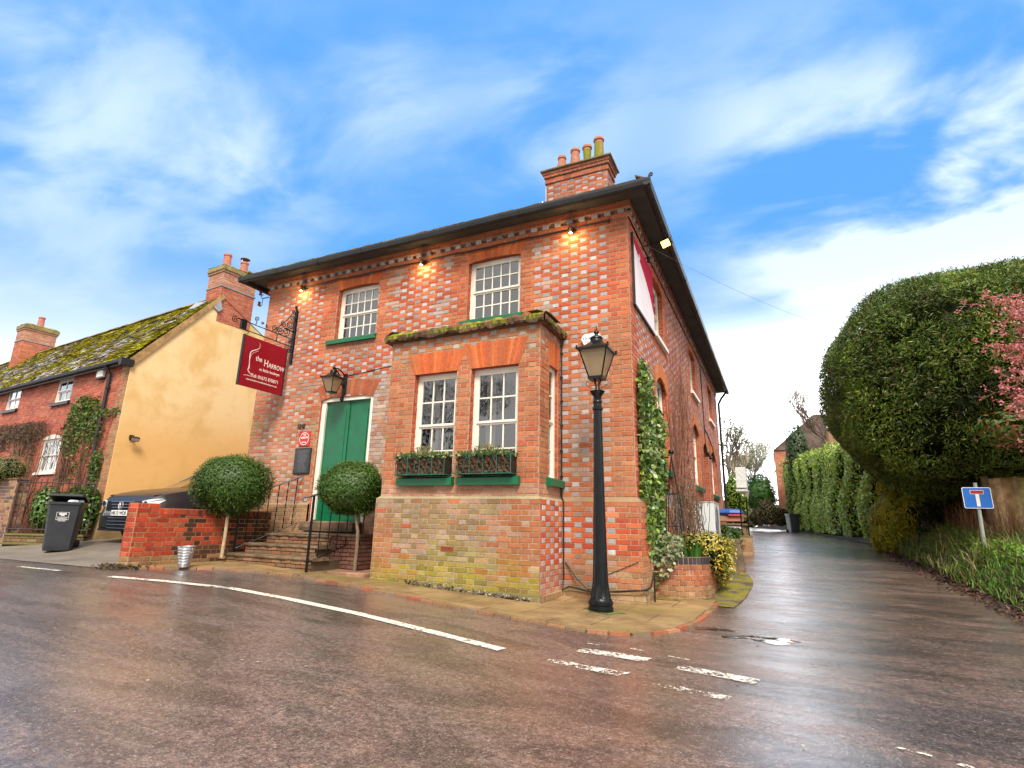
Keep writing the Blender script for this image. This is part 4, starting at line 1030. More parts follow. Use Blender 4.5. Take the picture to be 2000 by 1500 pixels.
def lantern_head(t, c, s, wall=False):
    """four-sided lantern; c = centre of the bottom plate, s = scale; returns nothing"""
    cx, cy, cz = c
    def sq(w, z): return [Vector((cx+w*s*a, cy+w*s*b, cz+z*s)) for a, b in ((-1, -1), (1, -1), (1, 1), (-1, 1))]
    fr = MB(); lo, hi, zh = .082, .178, .36
    fr.loft([sq(lo+.012, -.015), sq(lo+.012, .018)]); fr.loft([sq(hi+.02, zh-.012), sq(hi+.02, zh+.014)])
    for a, b in ((-1, -1), (1, -1), (1, 1), (-1, 1)):
        fr.tube([(cx+lo*s*a, cy+lo*s*b, cz), (cx+hi*s*a, cy+hi*s*b, cz+zh*s)], .010*s, 5)
        fr.lathe([(.0, -.02*s), (.016*s, -.012*s), (.018*s, 0), (.01*s, .012*s), (.016*s, .022*s), (.0, .04*s)], (cx+(hi+.022)*s*a, cy+(hi+.022)*s*b, cz+(zh+.012)*s), 8)
    f = fr.build("lantern_frame", M_IRON, t, fix=True)
    rf_ = MB(); rf_.loft([sq(hi+.022, zh+.014), sq(hi*.60, zh+.075), sq(hi*.42, zh+.11)], True, True)
    rf_.lathe([(.085*s, (zh+.10)*s), (.09*s, (zh+.115)*s), (.08*s, (zh+.13)*s), (.075*s, (zh+.16)*s), (.085*s, (zh+.165)*s), (.078*s, (zh+.185)*s), (.05*s, (zh+.205)*s), (.022*s, (zh+.215)*s), (.02*s, (zh+.23)*s), (.034*s, (zh+.25)*s), (.030*s, (zh+.27)*s), (.008*s, (zh+.30)*s), (.004*s, (zh+.35)*s), (0, (zh+.355)*s)], (cx, cy, cz), 18)
    rf_.build("lantern_roof", M_IRON, t, fix=True)
    g = MB(); A, B = sq(lo-.002, .012), sq(hi-.003, zh-.012)
    for k in range(4): g.face((A[k], A[(k+1) % 4], B[(k+1) % 4], B[k]))
    g.build("lantern_glass", M_LGLASS, t)
    b = MB(); b.lathe([(.0, .02*s), (.022*s, .03*s), (.022*s, .07*s), (.03*s, .09*s), (.045*s, .15*s), (.045*s, .2*s), (.02*s, .26*s), (0, .27*s)], (cx, cy, cz), 12); b.build("bulb", M_FROST, t, smooth=True)

# street lamp
LX, LY = -0.30, -0.88; LZ = G(LX, LY)+.035
t = thing("street_lamp", "black cast iron lamp post with a four sided lantern at the pavement corner", "street lamp", (LX, LY, LZ))
pb = MB(); prof = [(.158, 0), (.160, .02), (.160, .045), (.148, .055), (.148, .07), (.158, .08), (.158, .115), (.145, .125), (.140, .145), (.128, .155)]
n = 32; rings = []
def flut(r, z, f): return [Vector((LX+r*(1-f*(.5+.5*math.cos(12*2*math.pi*k/n*1.0)))*math.cos(2*math.pi*k/n), LY+r*(1-f*(.5+.5*math.cos(12*2*math.pi*k/n)))*math.sin(2*math.pi*k/n), LZ+z)) for k in range(n)]
pb.loft([flut(r, z, 0) for r, z in prof], True, False)
n = 48
pb.loft([flut(r, z, f) for r, z, f in [(.128, .155, .0), (.125, .19, .16), (.112, .26, .14), (.102, .33, .12), (.097, .42, .05), (.093, .55, .10), (.078, 1.2, .10), (.066, 1.9, .10), (.058, 2.55, .10), (.056, 2.62, .04)]], False, False)
pb.lathe([(.060, 2.60), (.072, 2.615), (.072, 2.64), (.058, 2.655), (.055, 2.70), (.066, 2.71), (.066, 2.73), (.055, 2.745), (.058, 2.80), (.085, 2.84), (.100, 2.86), (.104, 2.875), (.06, 2.885), (.03, 2.89)], (LX, LY, LZ), 24)
pb.build("post", M_IRON, t, smooth=True)
fk = MB()
for a in range(4):
    th = a*math.pi/2+math.pi/4; ca, sa = math.cos(th), math.sin(th)
    fk.tube([(LX+ca*.03, LY+sa*.03, LZ+2.88), (LX+ca*.025, LY+sa*.025, LZ+2.95), (LX+ca*.06, LY+sa*.06, LZ+3.05)], .011, 5)
for sx in (-1, 1): fk.tube([(LX+sx*.02, LY, LZ+2.91)]+[(LX+sx*(.09+.075*math.sin(k/8*math.pi)), LY, LZ+2.93+.13*k/8) for k in range(9)], .004, 4)
fk.build("lantern_fork", M_RUST, t)
lantern_head(t, (LX, LY, LZ+3.06), 1.12)
mg = MB(); mg.cur = (.15, .2, .03)
mgp = [(LX+.24*(1+.3*math.sin(3*a))*math.cos(a)+.03, LY+.18*(1+.25*math.sin(5*a))*math.sin(a)-.03) for a in [2*math.pi*k/24 for k in range(24)]]
mg.face([(x, y, G(x, y)+.0395) for x, y in mgp]); o = mg.build("moss_patch", simple("moss", (0.085, 0.12, 0.015), .9, var=.5, bump=.8), org=(LX, LY, 0)); tag(o, kind='structure')

# wall lantern over the door
t = thing("wall_lantern", "black lantern on a scrolled wall bracket above the green front door", "wall lantern", (-5.76, 0, 3.6))
mb = MB(); mb.bbox((-5.81, -.04, 3.50), (-5.71, -.004, 3.92), .008)
mb.tube([(-5.76, -.03, 3.86), (-5.76, -.12, 3.93), (-5.76, -.25, 3.97), (-5.76, -.36, 3.95)], .013, 6); mb.tube([(-5.76, -.03, 3.62), (-5.76, -.14, 3.72), (-5.76, -.20, 3.86), (-5.76, -.32, 3.95)], .016, 6)
mb.lathe([(0, -.06), (.02, -.05), (.028, 0), (.02, .03), (0, .04)], (-5.76, -.36, 3.97), 10); mb.tube([(-5.76, -.03, 3.50), (-5.76, -.06, 3.44)], .02, 6); mb.lathe([(0, 0), (.035, .01), (.04, .10), (.0, .11)], (-5.74, -.08, 3.33), 10)
mb.build("bracket", M_IRON, t)
lantern_head(t, (-5.76, -.36, 3.46), .80)
wl = MB(); pts = [(-5.74, -.02, 3.88)]+[(-5.7+k*.25, -.014, 3.885+.018*k-.03*math.sin(k*1.3)*.3) for k in range(1, 7)]+[(-4.02, -.014, 4.02)]
wl.tube(pts, .006, 5); o = wl.build("lamp_cable", M_CABLE, org=(-5.76, 0, 3.88)); tag(o, "thin black cable running from the wall lantern to the bay", "cable")
# main cable under the eaves
wl = MB(); pts = [(-7.3+k*.25, -.05, 6.045-.012*math.sin(k*1.1)-.01*(k % 2)) for k in range(0, 29)]
wl.tube(pts, .014, 6); wl.lathe([(0, -.025), (.025, -.02), (.028, .0), (.025, .02), (0, .025)], (-.30, -.05, 6.05), 10); o = wl.build("eaves_cable", M_CABLE, org=(-4, 0, 6.05)); tag(o, "thick black cable clipped along the brick course under the eaves", "cable")

def spot(name, x, z, label, on=True, facing=0, group="lit spotlights under the eaves"):
    t = thing(name, label, "spotlight", (x, -.0, z), group=group)
    mb = MB(); mb.bbox((x-.03, -.04, z+.02), (x+.03, -.004, z+.10), .006); mb.tube([(x, -.03, z+.06), (x, -.11, z+.05)], .01, 6); mb.lathe([(.032, -.06), (.036, .02), (.036, .055), (.015, .075), (0, .076)], (x, -.125, z+.01), 14, cap=False)
    mb.build("housing", M_RUST, t); b = MB(); b.lathe([(0, -.052), (.028, -.05), (.030, -.035), (0, -.03)], (x, -.125, z+.01), 14); b.build("bulb", M_LIT, t)
    return t
spot("eaves_spotlight", -7.19, 5.97, "small glowing spotlight above the hanging sign, leftmost of three under the eaves")
spot("eaves_spotlight", -4.02, 5.97, "small glowing spotlight between the two upper front windows, middle of three under the eaves")
spot("eaves_spotlight", -0.95, 5.97, "small glowing spotlight near the brick corner, rightmost of three under the eaves")
for x in (-7.19, -4.02, -.95):
    ld = bpy.data.lights.new("spot_glow", 'POINT'); ld.energy = 7; ld.color = (1, .62, .25); ld.shadow_soft_size = .03; lo = bpy.data.objects.new("spot_glow", ld); COL.objects.link(lo); lo.location = (x, -.16, 5.90)
spot("plaque_spotlight", -6.74, 2.86, "small brown downlight fixed above the round red plaque", group=None)

# red award plaque and menu board
t = thing("red_plaque", "square red enamel plaque with a white ring beside the door", "plaque", (-6.68, 0, 2.5))
mb = MB(); mb.bbox((-6.83, -.022, 2.50), (-6.53, -.002, 2.80), .004); M_REDP = simple("red_enamel", (0.42, 0.006, 0.008), .3, var=.05); mb.build("panel", M_REDP, t)
mb = MB(); cx, cz = -6.68, 2.65
for k in range(40):
    a, b = 2*math.pi*k/40, 2*math.pi*(k+1)/40; mb.face([(cx+r_*math.cos(q), -.0245, cz+r_*math.sin(q)) for r_, q in ((.128, a), (.128, b), (.118, b), (.118, a))])
M_WLET = simple("white_lettering", (.8, .78, .74), .5, var=.03); mb.build("ring", M_WLET, t)
def wtext(s, x, z, size, y, parent, mat, bold=0.0, sx=1.0, name="lettering", align='CENTER', M4=None):
    cu = bpy.data.curves.new("t", 'FONT'); cu.body = s; cu.size = size; cu.extrude = .0008; cu.offset = bold; cu.align_x = align
    to = bpy.data.objects.new("t", cu); COL.objects.link(to); bpy.context.view_layer.update()
    me = bpy.data.meshes.new_from_object(to.evaluated_get(bpy.context.evaluated_depsgraph_get())); bpy.data.objects.remove(to)
    og = ORG[parent.name]
    me.transform(M4 if M4 else Matrix(((sx, 0, 0, x-og[0]), (0, 0, 1, y-og[1]), (0, 1, 0, z-og[2]), (0, 0, 0, 1))))
    me.materials.clear(); me.materials.append(mat); me.name = name; o = bpy.data.objects.new(name, me); COL.objects.link(o); o.parent = parent; return o
wtext("AA", cx, 2.715, .05, -.0245, t, M_WLET, .001); wtext("ROSETTE", cx, 2.655, .046, -.0245, t, M_WLET, .0015); wtext("AWARD", cx, 2.565, .032, -.0245, t, M_WLET, .001)
t = thing("menu_board", "black chalk menu board on the brick wall left of the door", "menu board", (-6.67, 0, 1.94))
mb = MB(); mb.bbox((-6.88, -.035, 1.94), (-6.45, -.002, 2.46), .006); mb.build("frame", M_GUTTER, t)
mb = MB(); mb.face([(-6.855, -.0365, 1.965), (-6.475, -.0365, 1.965), (-6.475, -.0365, 2.435), (-6.855, -.0365, 2.435)]); mb.build("slate_face", simple("chalkboard", (.03, .032, .036), .5), t)
mb = MB(); random.seed(9)
for k in range(19):
    z = 2.40-k*.0225; x = -6.665-random.uniform(.06, .13) if k > 1 else -6.80
    e = -6.665*2-x
    while x < e: w = random.uniform(.01, .035); mb.face([(x, -.0375, z), (x+w, -.0375, z), (x+w, -.0375, z+.005), (x, -.0375, z+.005)]); x += w+.008
mb.build("chalk_lines", simple("chalk", (.22, .22, .22), .9), t)
# burglar alarm box
t = thing("alarm_box", "white rounded alarm box on the brick wall behind the street lamp", "alarm box", (-.64, 0, 3.75))
mb = MB(); pl = [(-.80, 4.00), (-.78, 4.06), (-.74, 4.085), (-.54, 4.085), (-.49, 4.06), (-.48, 4.0), (-.55, 3.80), (-.60, 3.765), (-.69, 3.765), (-.72, 3.80)]
mb.prism(pl, .002, .055, FR()); mb.prism([(-.64+(a+.64)*.93, 3.94+(b-3.94)*.93) for a, b in pl], .055, .068, FR()); B = mb.build("cover", simple("white_plastic", (.8, .8, .8), .3, var=.04), t, fix=True)
wtext("T H WHITE", -.645, 3.985, .052, -.0695, t, simple("navy_ink", (.02, .03, .12), .5), .001); wtext("01672 512132", -.645, 3.935, .030, -.0695, t, M_REDP)
# insulators at the left end of the wall
t = thing("insulator_bracket", "rusty telephone bracket with two pot insulators at the upper left wall corner", "wire bracket", (-8.3, -.02, 5.9))
mb = MB(); mb.tube([(-8.3, -.02, 6.0), (-8.52, -.02, 6.0)], .012, 5); mb.tube([(-8.5, -.02, 6.1), (-8.58, -.02, 6.04), (-8.5, -.02, 5.98), (-8.50, -.02, 5.84), (-8.56, -.02, 5.80), (-8.6, -.02, 5.84)], .008, 5); mb.build("bracket", M_RUST, t)
for z in (6.10, 5.84):
    mb = MB(); mb.lathe([(0, 0), (.035, 0), (.035, .03), (.022, .045), (.034, .06), (.030, .09), (0, .10)], (-8.60, -.02, z), 12, (.22, .06, .03)); mb.build("insulator", M_TERRA, t)

# banner board on the lane wall
t = thing("wall_banner", "white and crimson banner board on the lane side wall just under the eaves", "banner", (0, 1.0, 4.6))
mb = MB(); mb.box((.012, .23, 4.61), (.040, 1.80, 5.86)); mb.build("board", simple("banner_white", (.80, .72, .74), .8, var=.05, scale=2, spec=.15), t)
mb = MB(); sw = [(.235, 5.855), (1.795, 5.855), (1.795, 4.95), (1.62, 5.12), (1.45, 5.25), (1.2, 5.38), (.9, 5.50), (.6, 5.60), (.38, 5.68), (.235, 5.72)]
mb.prism(sw, .0405, .0425, SD()); mb.build("crimson_swoosh", simple("banner_red", (.50, .008, .045), .8, var=.1, scale=2, spec=.12), t)
mb = MB(); mb.tube([(.045, .62+.05*math.cos(a*.35)*(1-a/30), 5.60+.09*math.sin(a*.35)*(1-a/30)) for a in range(0, 24)], .006, 5); mb.build("curl_emblem", M_WLET, t)
mb = MB(); mb.box((.004, .19, 4.585), (.046, .2295, 5.89)); mb.box((.004, .2295, 4.57), (.046, 1.84, 4.6095)); mb.build("edge_frame", M_CABLE, t)
# floodlight on an arm
t = thing("floodlight", "lit yellow floodlight on a long arm above the wall banner", "floodlight", (0, 1.13, 6.08))
mb = MB(); mb.tube([(.0, 1.13, 6.08), (.2, 1.13, 6.12), (.40, 1.13, 6.10)], .010, 6); mb.bbox((.0, 1.08, 6.03), (.02, 1.18, 6.13), .004); mb.build("arm", M_IRON, t)
mb = MB(); Mx = Matrix.Translation((.46, 1.10, 6.06)) @ Matrix.Rotation(R(62), 4, 'Z') @ Matrix.Rotation(R(-38), 4, 'Y') @ Matrix.Scale(1.15, 4)
mb.bbox((-.05, -.085, -.06), (.02, .085, .07), .015, M=Mx); mb.build("housing", M_IRON, t)
mb = MB(); mb.bbox((-.062, -.07, -.05), (-.0501, .07, .055), .003, M=Mx); mb.build("lens", M_FLOOD, t)
t = thing("security_camera", "small black camera on the lane wall under the floodlight arm", "camera", (0, 1.25, 5.9))
mb = MB(); mb.tube([(0, 1.3, 5.93), (.06, 1.3, 5.93)], .012, 6); mb.lathe([(0, 0), (.03, .0), (.035, .05), (.03, .1), (0, .11)], (.08, 1.3, 5.84), 12); mb.build("body", M_IRON, t)
# pipe and cables on the lane wall and the corner
mb = MB()
mb.tube([(BX1+.07, -.03, 4.15), (BX1+.03, -.02, 3.9), (BX1+.03, -.02, 1.5), (BX1+.09, -.10, 1.42), (BX1+.09, -.10, .3), (BX1+.09, -.16, .16), (BX1+.2, -.17, .22), (-.6, -.17, .16), (-.1, -.17, .22), (.14, -.16, .24), (.16, 0, .27), (.17, .2, .45), (.16, .25, -.02)], .012, 6)
mb.tube([(BX1+.12, -.10, .55), (BX1+.3, -.16, .34), (-.7, -.17, .20), (-.3, -.17, .19), (.05, -.17, .23), (.15, -.1, .27)], .010, 5)
for z in (1.8, 2.2, 2.6, 3.0, 3.4, 3.8): mb.box((BX1+.01, -.034, z), (BX1+.05, -.002, z+.02))
o = mb.build("corner_cable", M_CABLE, org=(-1.1, -.1, .2)); tag(o, "black cable running down beside the bay and slung low round the corner", "cable")
mb = MB(); mb.tube([(-.62, -.095, .34), (-.3, -.096, .46), (.02, -.10, .60)], .005, 4); o = mb.build("stray_wire", M_CABLE, org=(-.6, -.1, .3)); tag(o, "thin stray wire slanting up the brick plinth at the corner", "wire")
mb = MB()
mb.tube([(.02, 9.3, 6.05), (.02, 9.35, 4.6), (.02, 9.4, 4.05), (.02, 10.2, 3.98), (.02, 10.9, 3.85), (.02, 11.6, 3.7), (.02, 12.5, 3.2)], .014, 5); mb.tube([(.02, 9.4, 4.05), (.02, 9.45, 3.3)], .010, 5)
o = mb.build("lane_wall_cable", M_CABLE, org=(0, 9.3, 4)); tag(o, "black cables clipped down the lane side wall between the far windows", "cable")
mb = MB(); mb.box((.0, 9.38, 3.18), (.12, 9.52, 3.30)); mb.lathe([(.05, 0), (.06, .04), (.03, .09), (0, .1)], (.15, 9.45, 3.1), 12); o = mb.build("bulkhead_lamp", M_IRON, org=(0, 9.45, 3.2)); tag(o, "small black bulkhead lamp beside the arched side doorway", "wall lamp")

# interior table lamp glow in the bay
t = thing("table_lamp", "glowing orange table lamp standing inside the left bay window", "table lamp", (-3.23, -.25, 1.6))
mb = MB(); mb.lathe([(.05, 0), (.055, .01), (.012, .03), (.012, .28), (0, .28)], (-3.23, -.25, 1.75), 12); mb.build("base", M_IRON, t)
mb = MB(); mb.lathe([(.10, .0), (.06, .2)], (-3.23, -.25, 2.02), 18, cap=False); mb.build("lamp_shade", M_LAMPLIT, t)

# ---- window boxes with iron baskets
def window_box(u0, u1, label, seed):
    y0 = BY-.24; z0 = 1.765; cx = (u0+u1)/2
    t = thing("window_box", label, "window box", (cx, BY-.12, z0), group="planted window boxes under the bay windows")
    mb = MB(); z1 = z0+.30; u0b, u1b = u0, u1
    for (a, b) in (((u0, y0+.03), (u1, y0+.03)), ((u0, y0+.03), (u0, BY+.02)), ((u1, y0+.03), (u1, BY+.02))):
        for z in (z0+.012, z1): mb.tube([(*a, z), (*b, z)], .008, 5)
    nb = 4
    for k in range(nb+1): u = u0+(u1-u0)*k/nb; mb.tube([(u, y0+.03, z0), (u, y0+.03, z1)], .008, 5)
    for k in range(nb):
        ua = u0+(u1-u0)*(k+.10)/nb; w = (u1-u0)/nb*.8
        pts = []
        for j in range(9): a = -math.pi/2-j*.75; r_ = .030*(j/9+.12); pts.append((ua+.03+r_*math.cos(a), y0+.028, z0+.035+r_*math.sin(a)+.0))
        pts += [(ua+w*.5, y0+.028, z0+.05), (ua+w*.62, y0+.028, z0+.12), (ua+w*.62, y0+.028, z0+.20), (ua+w*.8, y0+.028, z0+.26)]
        for j in range(9, 0, -1): a = math.pi-j*.75; r_ = .030*(j/9+.12); pts.append((ua+w*.8+.03+r_*math.cos(a), y0+.028, z0+.265+r_*math.sin(a)))
        mb.tube(pts, .0055, 4)
    mb.build("iron_basket", simple("green_iron", (.008, .10, .06), .4, var=.2), t)
    lb = MB(); random.seed(seed); nx, nzz = 34, 14
    cb = [(.055, .025, .012), (.09, .04, .018), (.035, .018, .01)]
    P = lambda i, j: (u0+.01+(u1-u0-.02)*i/nx, y0+.045+.03*nz(u0+i*.5, j*.9, seed, .7)+.012*math.sin(i*1.9+j), z0+.005+.275*j/nzz)
    for i in range(nx):
        for j in range(nzz): lb.face((P(i, j), P(i+1, j), P(i+1, j+1), P(i, j+1)), jit(random.choice(cb), .35))
    lb.box((u0+.01, y0+.055, z0+.005), (u1-.01, BY+.02, z0+.27), (.03, .02, .012)); lb.build("bark_liner", M_WOODA, t)
    rg = np.random.default_rng(seed); n = 420
    P_ = np.c_[rg.uniform(u0-.02, u1+.02, n), rg.uniform(y0-.01, BY+.02, n), z0+.27+rg.uniform(0, .08, n)]
    N_ = np.tile([0, -.4, 1.0], (n, 1)); Q = leaf_quads(P_, N_, .055, .04, .7, seed=seed); C1 = pal_colors(n, [(.06, .13, .02), (.16, .22, .05), (.30, .32, .12), (.05, .10, .02)], seed)
    # fern and pinkish heather
    n2 = 380; cxs = rg.normal(cx-.02, .11, n2); h_ = rg.uniform(0, .20, n2); P2 = np.c_[cxs+(cxs-cx)*h_*2, rg.uniform(y0+.03, BY, n2), z0+.28+h_*np.clip(1-np.abs(cxs-cx)*2.5, .3, 1)]
    Q2 = leaf_quads(P2, np.tile([0, -1, .3], (n2, 1)), .06, .016, .5, seed=seed+1, along=np.tile([0, 0, 1.3], (n2, 1))); C2 = pal_colors(n2, [(.10, .20, .02), (.28, .15, .12), (.36, .20, .16), (.14, .22, .03)], seed+1)
    quads_obj("plants", np.concatenate([Q, Q2]), np.concatenate([C1, C2]), M_LEAF, t)
window_box(-3.54, -2.64, "green iron window box with fern and heather under the left bay window", 21)
window_box(-2.43, -1.53, "green iron window box with fern and heather under the right bay window", 22)

# ---- front steps
t = thing("front_steps", "worn stone and brick steps climbing to the green door", "steps", (-6.0, -.6, G(-6, -1.1)))
def stepcol(u, z, h, r_, r): return jit(lerp(r_.choice([(.20, .075, .04), (.16, .08, .045), (.22, .10, .055)]), r_.choice(OLIVE), .25), .22)
SX0, SX1 = -7.05, -5.03
treads = [(-1.17, .47, SX0-.04, SX1+.05), (-.86, .64, SX0+.05, SX1-.18), (-.55, .815, SX0+.20, SX1-.2)]
rb2 = MB(); zb = .12
for i, (y, z, a, b) in enumerate(treads):
    zprev = zb if i == 0 else treads[i-1][1]
    bricks(rb2, (lambda yy: (lambda u, zz, d: (u, yy+.03-d, zz)))(y), a+.04, b-.04, z-.055-round((z-.055-zprev)/.06)*.06, z-.055, [], stepcol, course=.06, bond='stretcher', seed=100+i, mort=(.13, .10, .06))
    rb2.box((a+.04, y+.03, zb), (b-.04, -.02, z-.055), (.09, .06, .035))
bricks(rb2, lambda u, z, d: (SX1-.0+d, u, z), -1.12, 0.0, .12, .42, [], lambda u, z, h, r_, r: jit(lerp((.16, .06, .04), r_.choice(OLIVE), .4), .2), course=.06, seed=110)
rb2.box((-6.2, -.50, .12), (-4.62, -.02, .80), (.12, .06, .04))
bricks(rb2, lambda u, z, d: (u, -.50-d, z), -5.20, -4.62, .14, .80, [], lambda u, z, h, r_, r: jit((.16, .07, .05), .25), course=.066, seed=111, mort=(.1, .07, .05)); bricks(rb2, lambda u, z, d: (-4.62+d, u, z), -.50, 0, .14, .80, [], lambda u, z, h, r_, r: jit((.16, .07, .05), .25), course=.066, seed=112, mort=(.1, .07, .05))
rb2.build("brick_risers", M_BRICK, t)
random.seed(12)
def slab(name, x0, x1, y0, y1, z0, z1, par, seedo=0, mat=None):
    mb = MB(); nx = max(6, int((x1-x0)/.07))
    edge = lambda x, k: .016*nz(x*1.0, k+seedo, 0, 5)+.006*math.sin(x*23+seedo)
    rows = []
    for i in range(nx+1):
        x = x0+(x1-x0)*i/nx; e = edge(x, 1); dz = .006*nz(x, seedo, 2, 3)-.006*math.exp(-((x-(x0+x1)/2)/.5)**2)
        rows.append([(x, y1, z0), (x, y0+.012-e, z0), (x, y0-e, z0+(z1-z0)*.4), (x, y0+.006-e, z1-.012+dz), (x, y0+.02-e, z1+dz), (x, y0+.15, z1+dz*.8), (x, y1, z1)])
    mb.cur = (.135, .088, .050)
    mb.loft(rows, True, True); mb.c = [jit(c, .1) for c in mb.c]
    return mb.build(name, M_STONE, par, fix=True)
for i, (y, z, a, b) in enumerate(treads): slab("tread", a, b, y, (-.02 if i == 2 else treads[i+1][0]+.06), z-.055, z, t, i*3.1)
slab("tread", -6.25, -4.60, -.54, -.02, .80, .845, t, 17)
slab("threshold", -6.32, -5.02, -.26, .06, .87, 1.035, t, 11)
rb2 = MB(); rb2.box((-7.75, -1.05, .1), (-7.10, -.35, .345), (.15, .10, .06)); rb2.bbox((-7.78, -1.08, .345), (-7.09, -.33, .40), .01, (.24, .17, .10)); o = rb2.build("side_step_block", M_STONE, t)

# handrails
def handrail(label, topx, topz, botx, botz, wallx, wallz, pz, ptop, yb, npost, seed, twist):
    t = thing("handrail", label, "handrail", (botx, yb, pz), group="iron handrails either side of the steps")
    b = Vector((botx, yb, ptop)); w = Vector((wallx, -.03, wallz)); mb = MB(); r_ = MB()
    mb.tube([(botx, yb, pz), (botx, yb, ptop)], .021, 8)
    d = (w-b).normalized(); e = b-d*.10
    r_.tube([w, b, e, e+Vector((-.05, -.06, -.005)), e+Vector((-.07, -.08, -.045)), e+Vector((-.045, -.06, -.075)), e+Vector((-.015, -.03, -.055))], .016, 8)
    r_.build("rail", simple("worn_rail", (.12, .12, .125), .3, metal=.5, var=.4), t)
    lo0 = Vector((botx, yb, pz+.20)); lo1 = Vector((wallx, -.06, pz+.20+(wallz-ptop)*.98)); mb.tube([lo0, lo1], .011, 6)
    mb.build("post", M_IRON, t)
    for k in range(npost):
        f = (k+1.0)/(npost+.6); p = b+(w-b)*f; q = lo0+(lo1-lo0)*f; mb = MB()
        if twist:
            pts = []; n_ = 22
            for j in range(n_+1):
                c = q+(p-q)*(j/n_); pts.append(c)
            mb.tube(pts, [.009+.0035*math.sin(j*1.9) for j in range(n_+1)], 6)
        else: mb.tube([q, p], .009, 6)
        mb.build("baluster", M_IRON, t)
    return t
handrail("twisted iron handrail on the left of the steps, rising to the menu board", 0, 0, -7.07, 0, -6.58, 1.90, .33, 1.42, -.98, 6, 1, True)
handrail("plain iron handrail on the right of the steps, ending at the bay side", 0, 0, -5.02, 0, -4.84, 1.88, .20, 1.46, -1.24, 6, 2, False)

# ---- standard topiary trees
def topiary(label, cx, cy, z0, bx, by, bz, r, seed, pale):
    t = thing("topiary_tree", label, "topiary tree", (cx, cy, z0), group="clipped ball trees flanking the steps")
    mb = MB(); mb.cur = (0.42, 0.32, 0.20) if pale else (.17, .12, .075)
    mb.tube([(cx, cy, z0), (cx+.01, cy, z0+.35), (cx-.01, cy+.01, z0+.65), (bx*.5+cx*.5, by*.5+cy*.5, bz-r*.7), (bx, by, bz-.2)], [.032, .028, .027, .024, .02], 9); mb.build("trunk", M_BARK, t)
    rad = (r*1.03, r, r*.84); P, N = ellipsoid_cloud((bx, by, bz), rad, 15000, seed, .10, 4.2, (.78, 1.02), 2.25)
    A = N+np.array([0, 0, .35]); Q = leaf_quads(P, N, .062, .024, .80, droop=.1, along=A, seed=seed); C = pal_colors(len(P), BOXP, seed)
    up = np.clip((P[:, 2]-bz)/r, -1, 1)[:, None]; fresh = np.clip(up-.25, 0, 1)*np.random.default_rng(seed).random((len(P), 1))
    C = C*(1-fresh*.8)+np.array([.12, .17, .03])*fresh*.8
    quads_obj("crown", Q, C, M_LEAF, t)
    # loose clipped shoots standing proud
    P2, N2 = ellipsoid_cloud((bx, by, bz), rad, 1900, seed, .10, 4.2, (1.01, 1.09), 2.25); Q2 = leaf_quads(P2, N2, .06, .012, .9, along=N2*2, seed=seed+6); quads_obj("shoots", Q2, pal_colors(len(P2), [(.12, .18, .03), (.09, .15, .03)], seed), M_LEAF, t)
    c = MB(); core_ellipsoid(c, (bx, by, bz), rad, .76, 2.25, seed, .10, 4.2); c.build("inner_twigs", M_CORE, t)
topiary("large clipped ball tree on a pale stem left of the steps", -6.98, -1.28, .40, -7.12, -1.15, 1.66, .62, 41, True)
topiary("smaller clipped ball tree on a grey stem right of the steps", -4.42, -.80, .24, -4.66, -.75, 1.60, .51, 42, False)
mb = MB(); mb.bbox((-4.80, -1.02, .15), (-4.05, -.62, .275), .012, (.24, .13, .08)); o = mb.build("planting_kerb", M_STONE, org=(-4.4, -.8, .2)); tag(o, "low sandstone kerb at the foot of the right ball tree", "kerb")

# ---- garden wall with end pier
WX = -7.30
t = thing("garden_wall", "low red brick garden wall with a taller end pier beside the drive", "garden wall", (WX, -1.5, .28))
mb = MB(); wc = lambda u, z, h, r_, r: jit(lerp(r_.choice([(.42, .05, .022), (.36, .045, .02), (.46, .075, .03), (.30, .04, .02)]), r_.choice(OLIVE), .75 if z < .42 else (.25 if r_.random() < .25 else .02)), .13) if r_.random() > max(0, min(.75, (u+2.0)*.8+.6*nz(u, z, 4, 1.5))) else jit((.085, .035, .022), .3)  # darker bricks towards the inn: dirt plus shade painted into the colour
mt = (.34, .25, .13)
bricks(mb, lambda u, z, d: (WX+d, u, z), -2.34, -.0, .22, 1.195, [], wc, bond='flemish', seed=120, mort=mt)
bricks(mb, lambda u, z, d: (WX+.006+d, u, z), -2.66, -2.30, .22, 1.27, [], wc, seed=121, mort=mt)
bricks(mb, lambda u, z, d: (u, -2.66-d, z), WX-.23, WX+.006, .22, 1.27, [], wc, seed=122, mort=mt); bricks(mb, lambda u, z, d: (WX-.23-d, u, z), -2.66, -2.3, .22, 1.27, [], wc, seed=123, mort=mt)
mb.face([(WX-.215, -2.34, 1.195), (WX, -2.34, 1.195), (WX, 0, 1.195), (WX-.215, 0, 1.195)], mt); mb.face([(WX-.23, -2.66, 1.27), (WX+.006, -2.66, 1.27), (WX+.006, -2.3, 1.27), (WX-.23, -2.3, 1.27)], (.30, .08, .04)); mb.face([(WX-.215, -2.3, .2), (WX-.215, 0, .2), (WX-.215, 0, 1.195), (WX-.215, -2.3, 1.195)], mt)
mb.build("brickwork", M_BRICK, t)
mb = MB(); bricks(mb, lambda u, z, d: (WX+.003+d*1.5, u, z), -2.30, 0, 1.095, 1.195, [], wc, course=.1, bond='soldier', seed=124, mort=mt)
k = -2.3
while k < -.05: mb.box((WX-.214, k+.004, 1.1955), (WX+.0, k+.071, 1.203), jit((.33, .06, .03), .2)); k += .075
mb.build("brick_coping", M_BRICK, t)

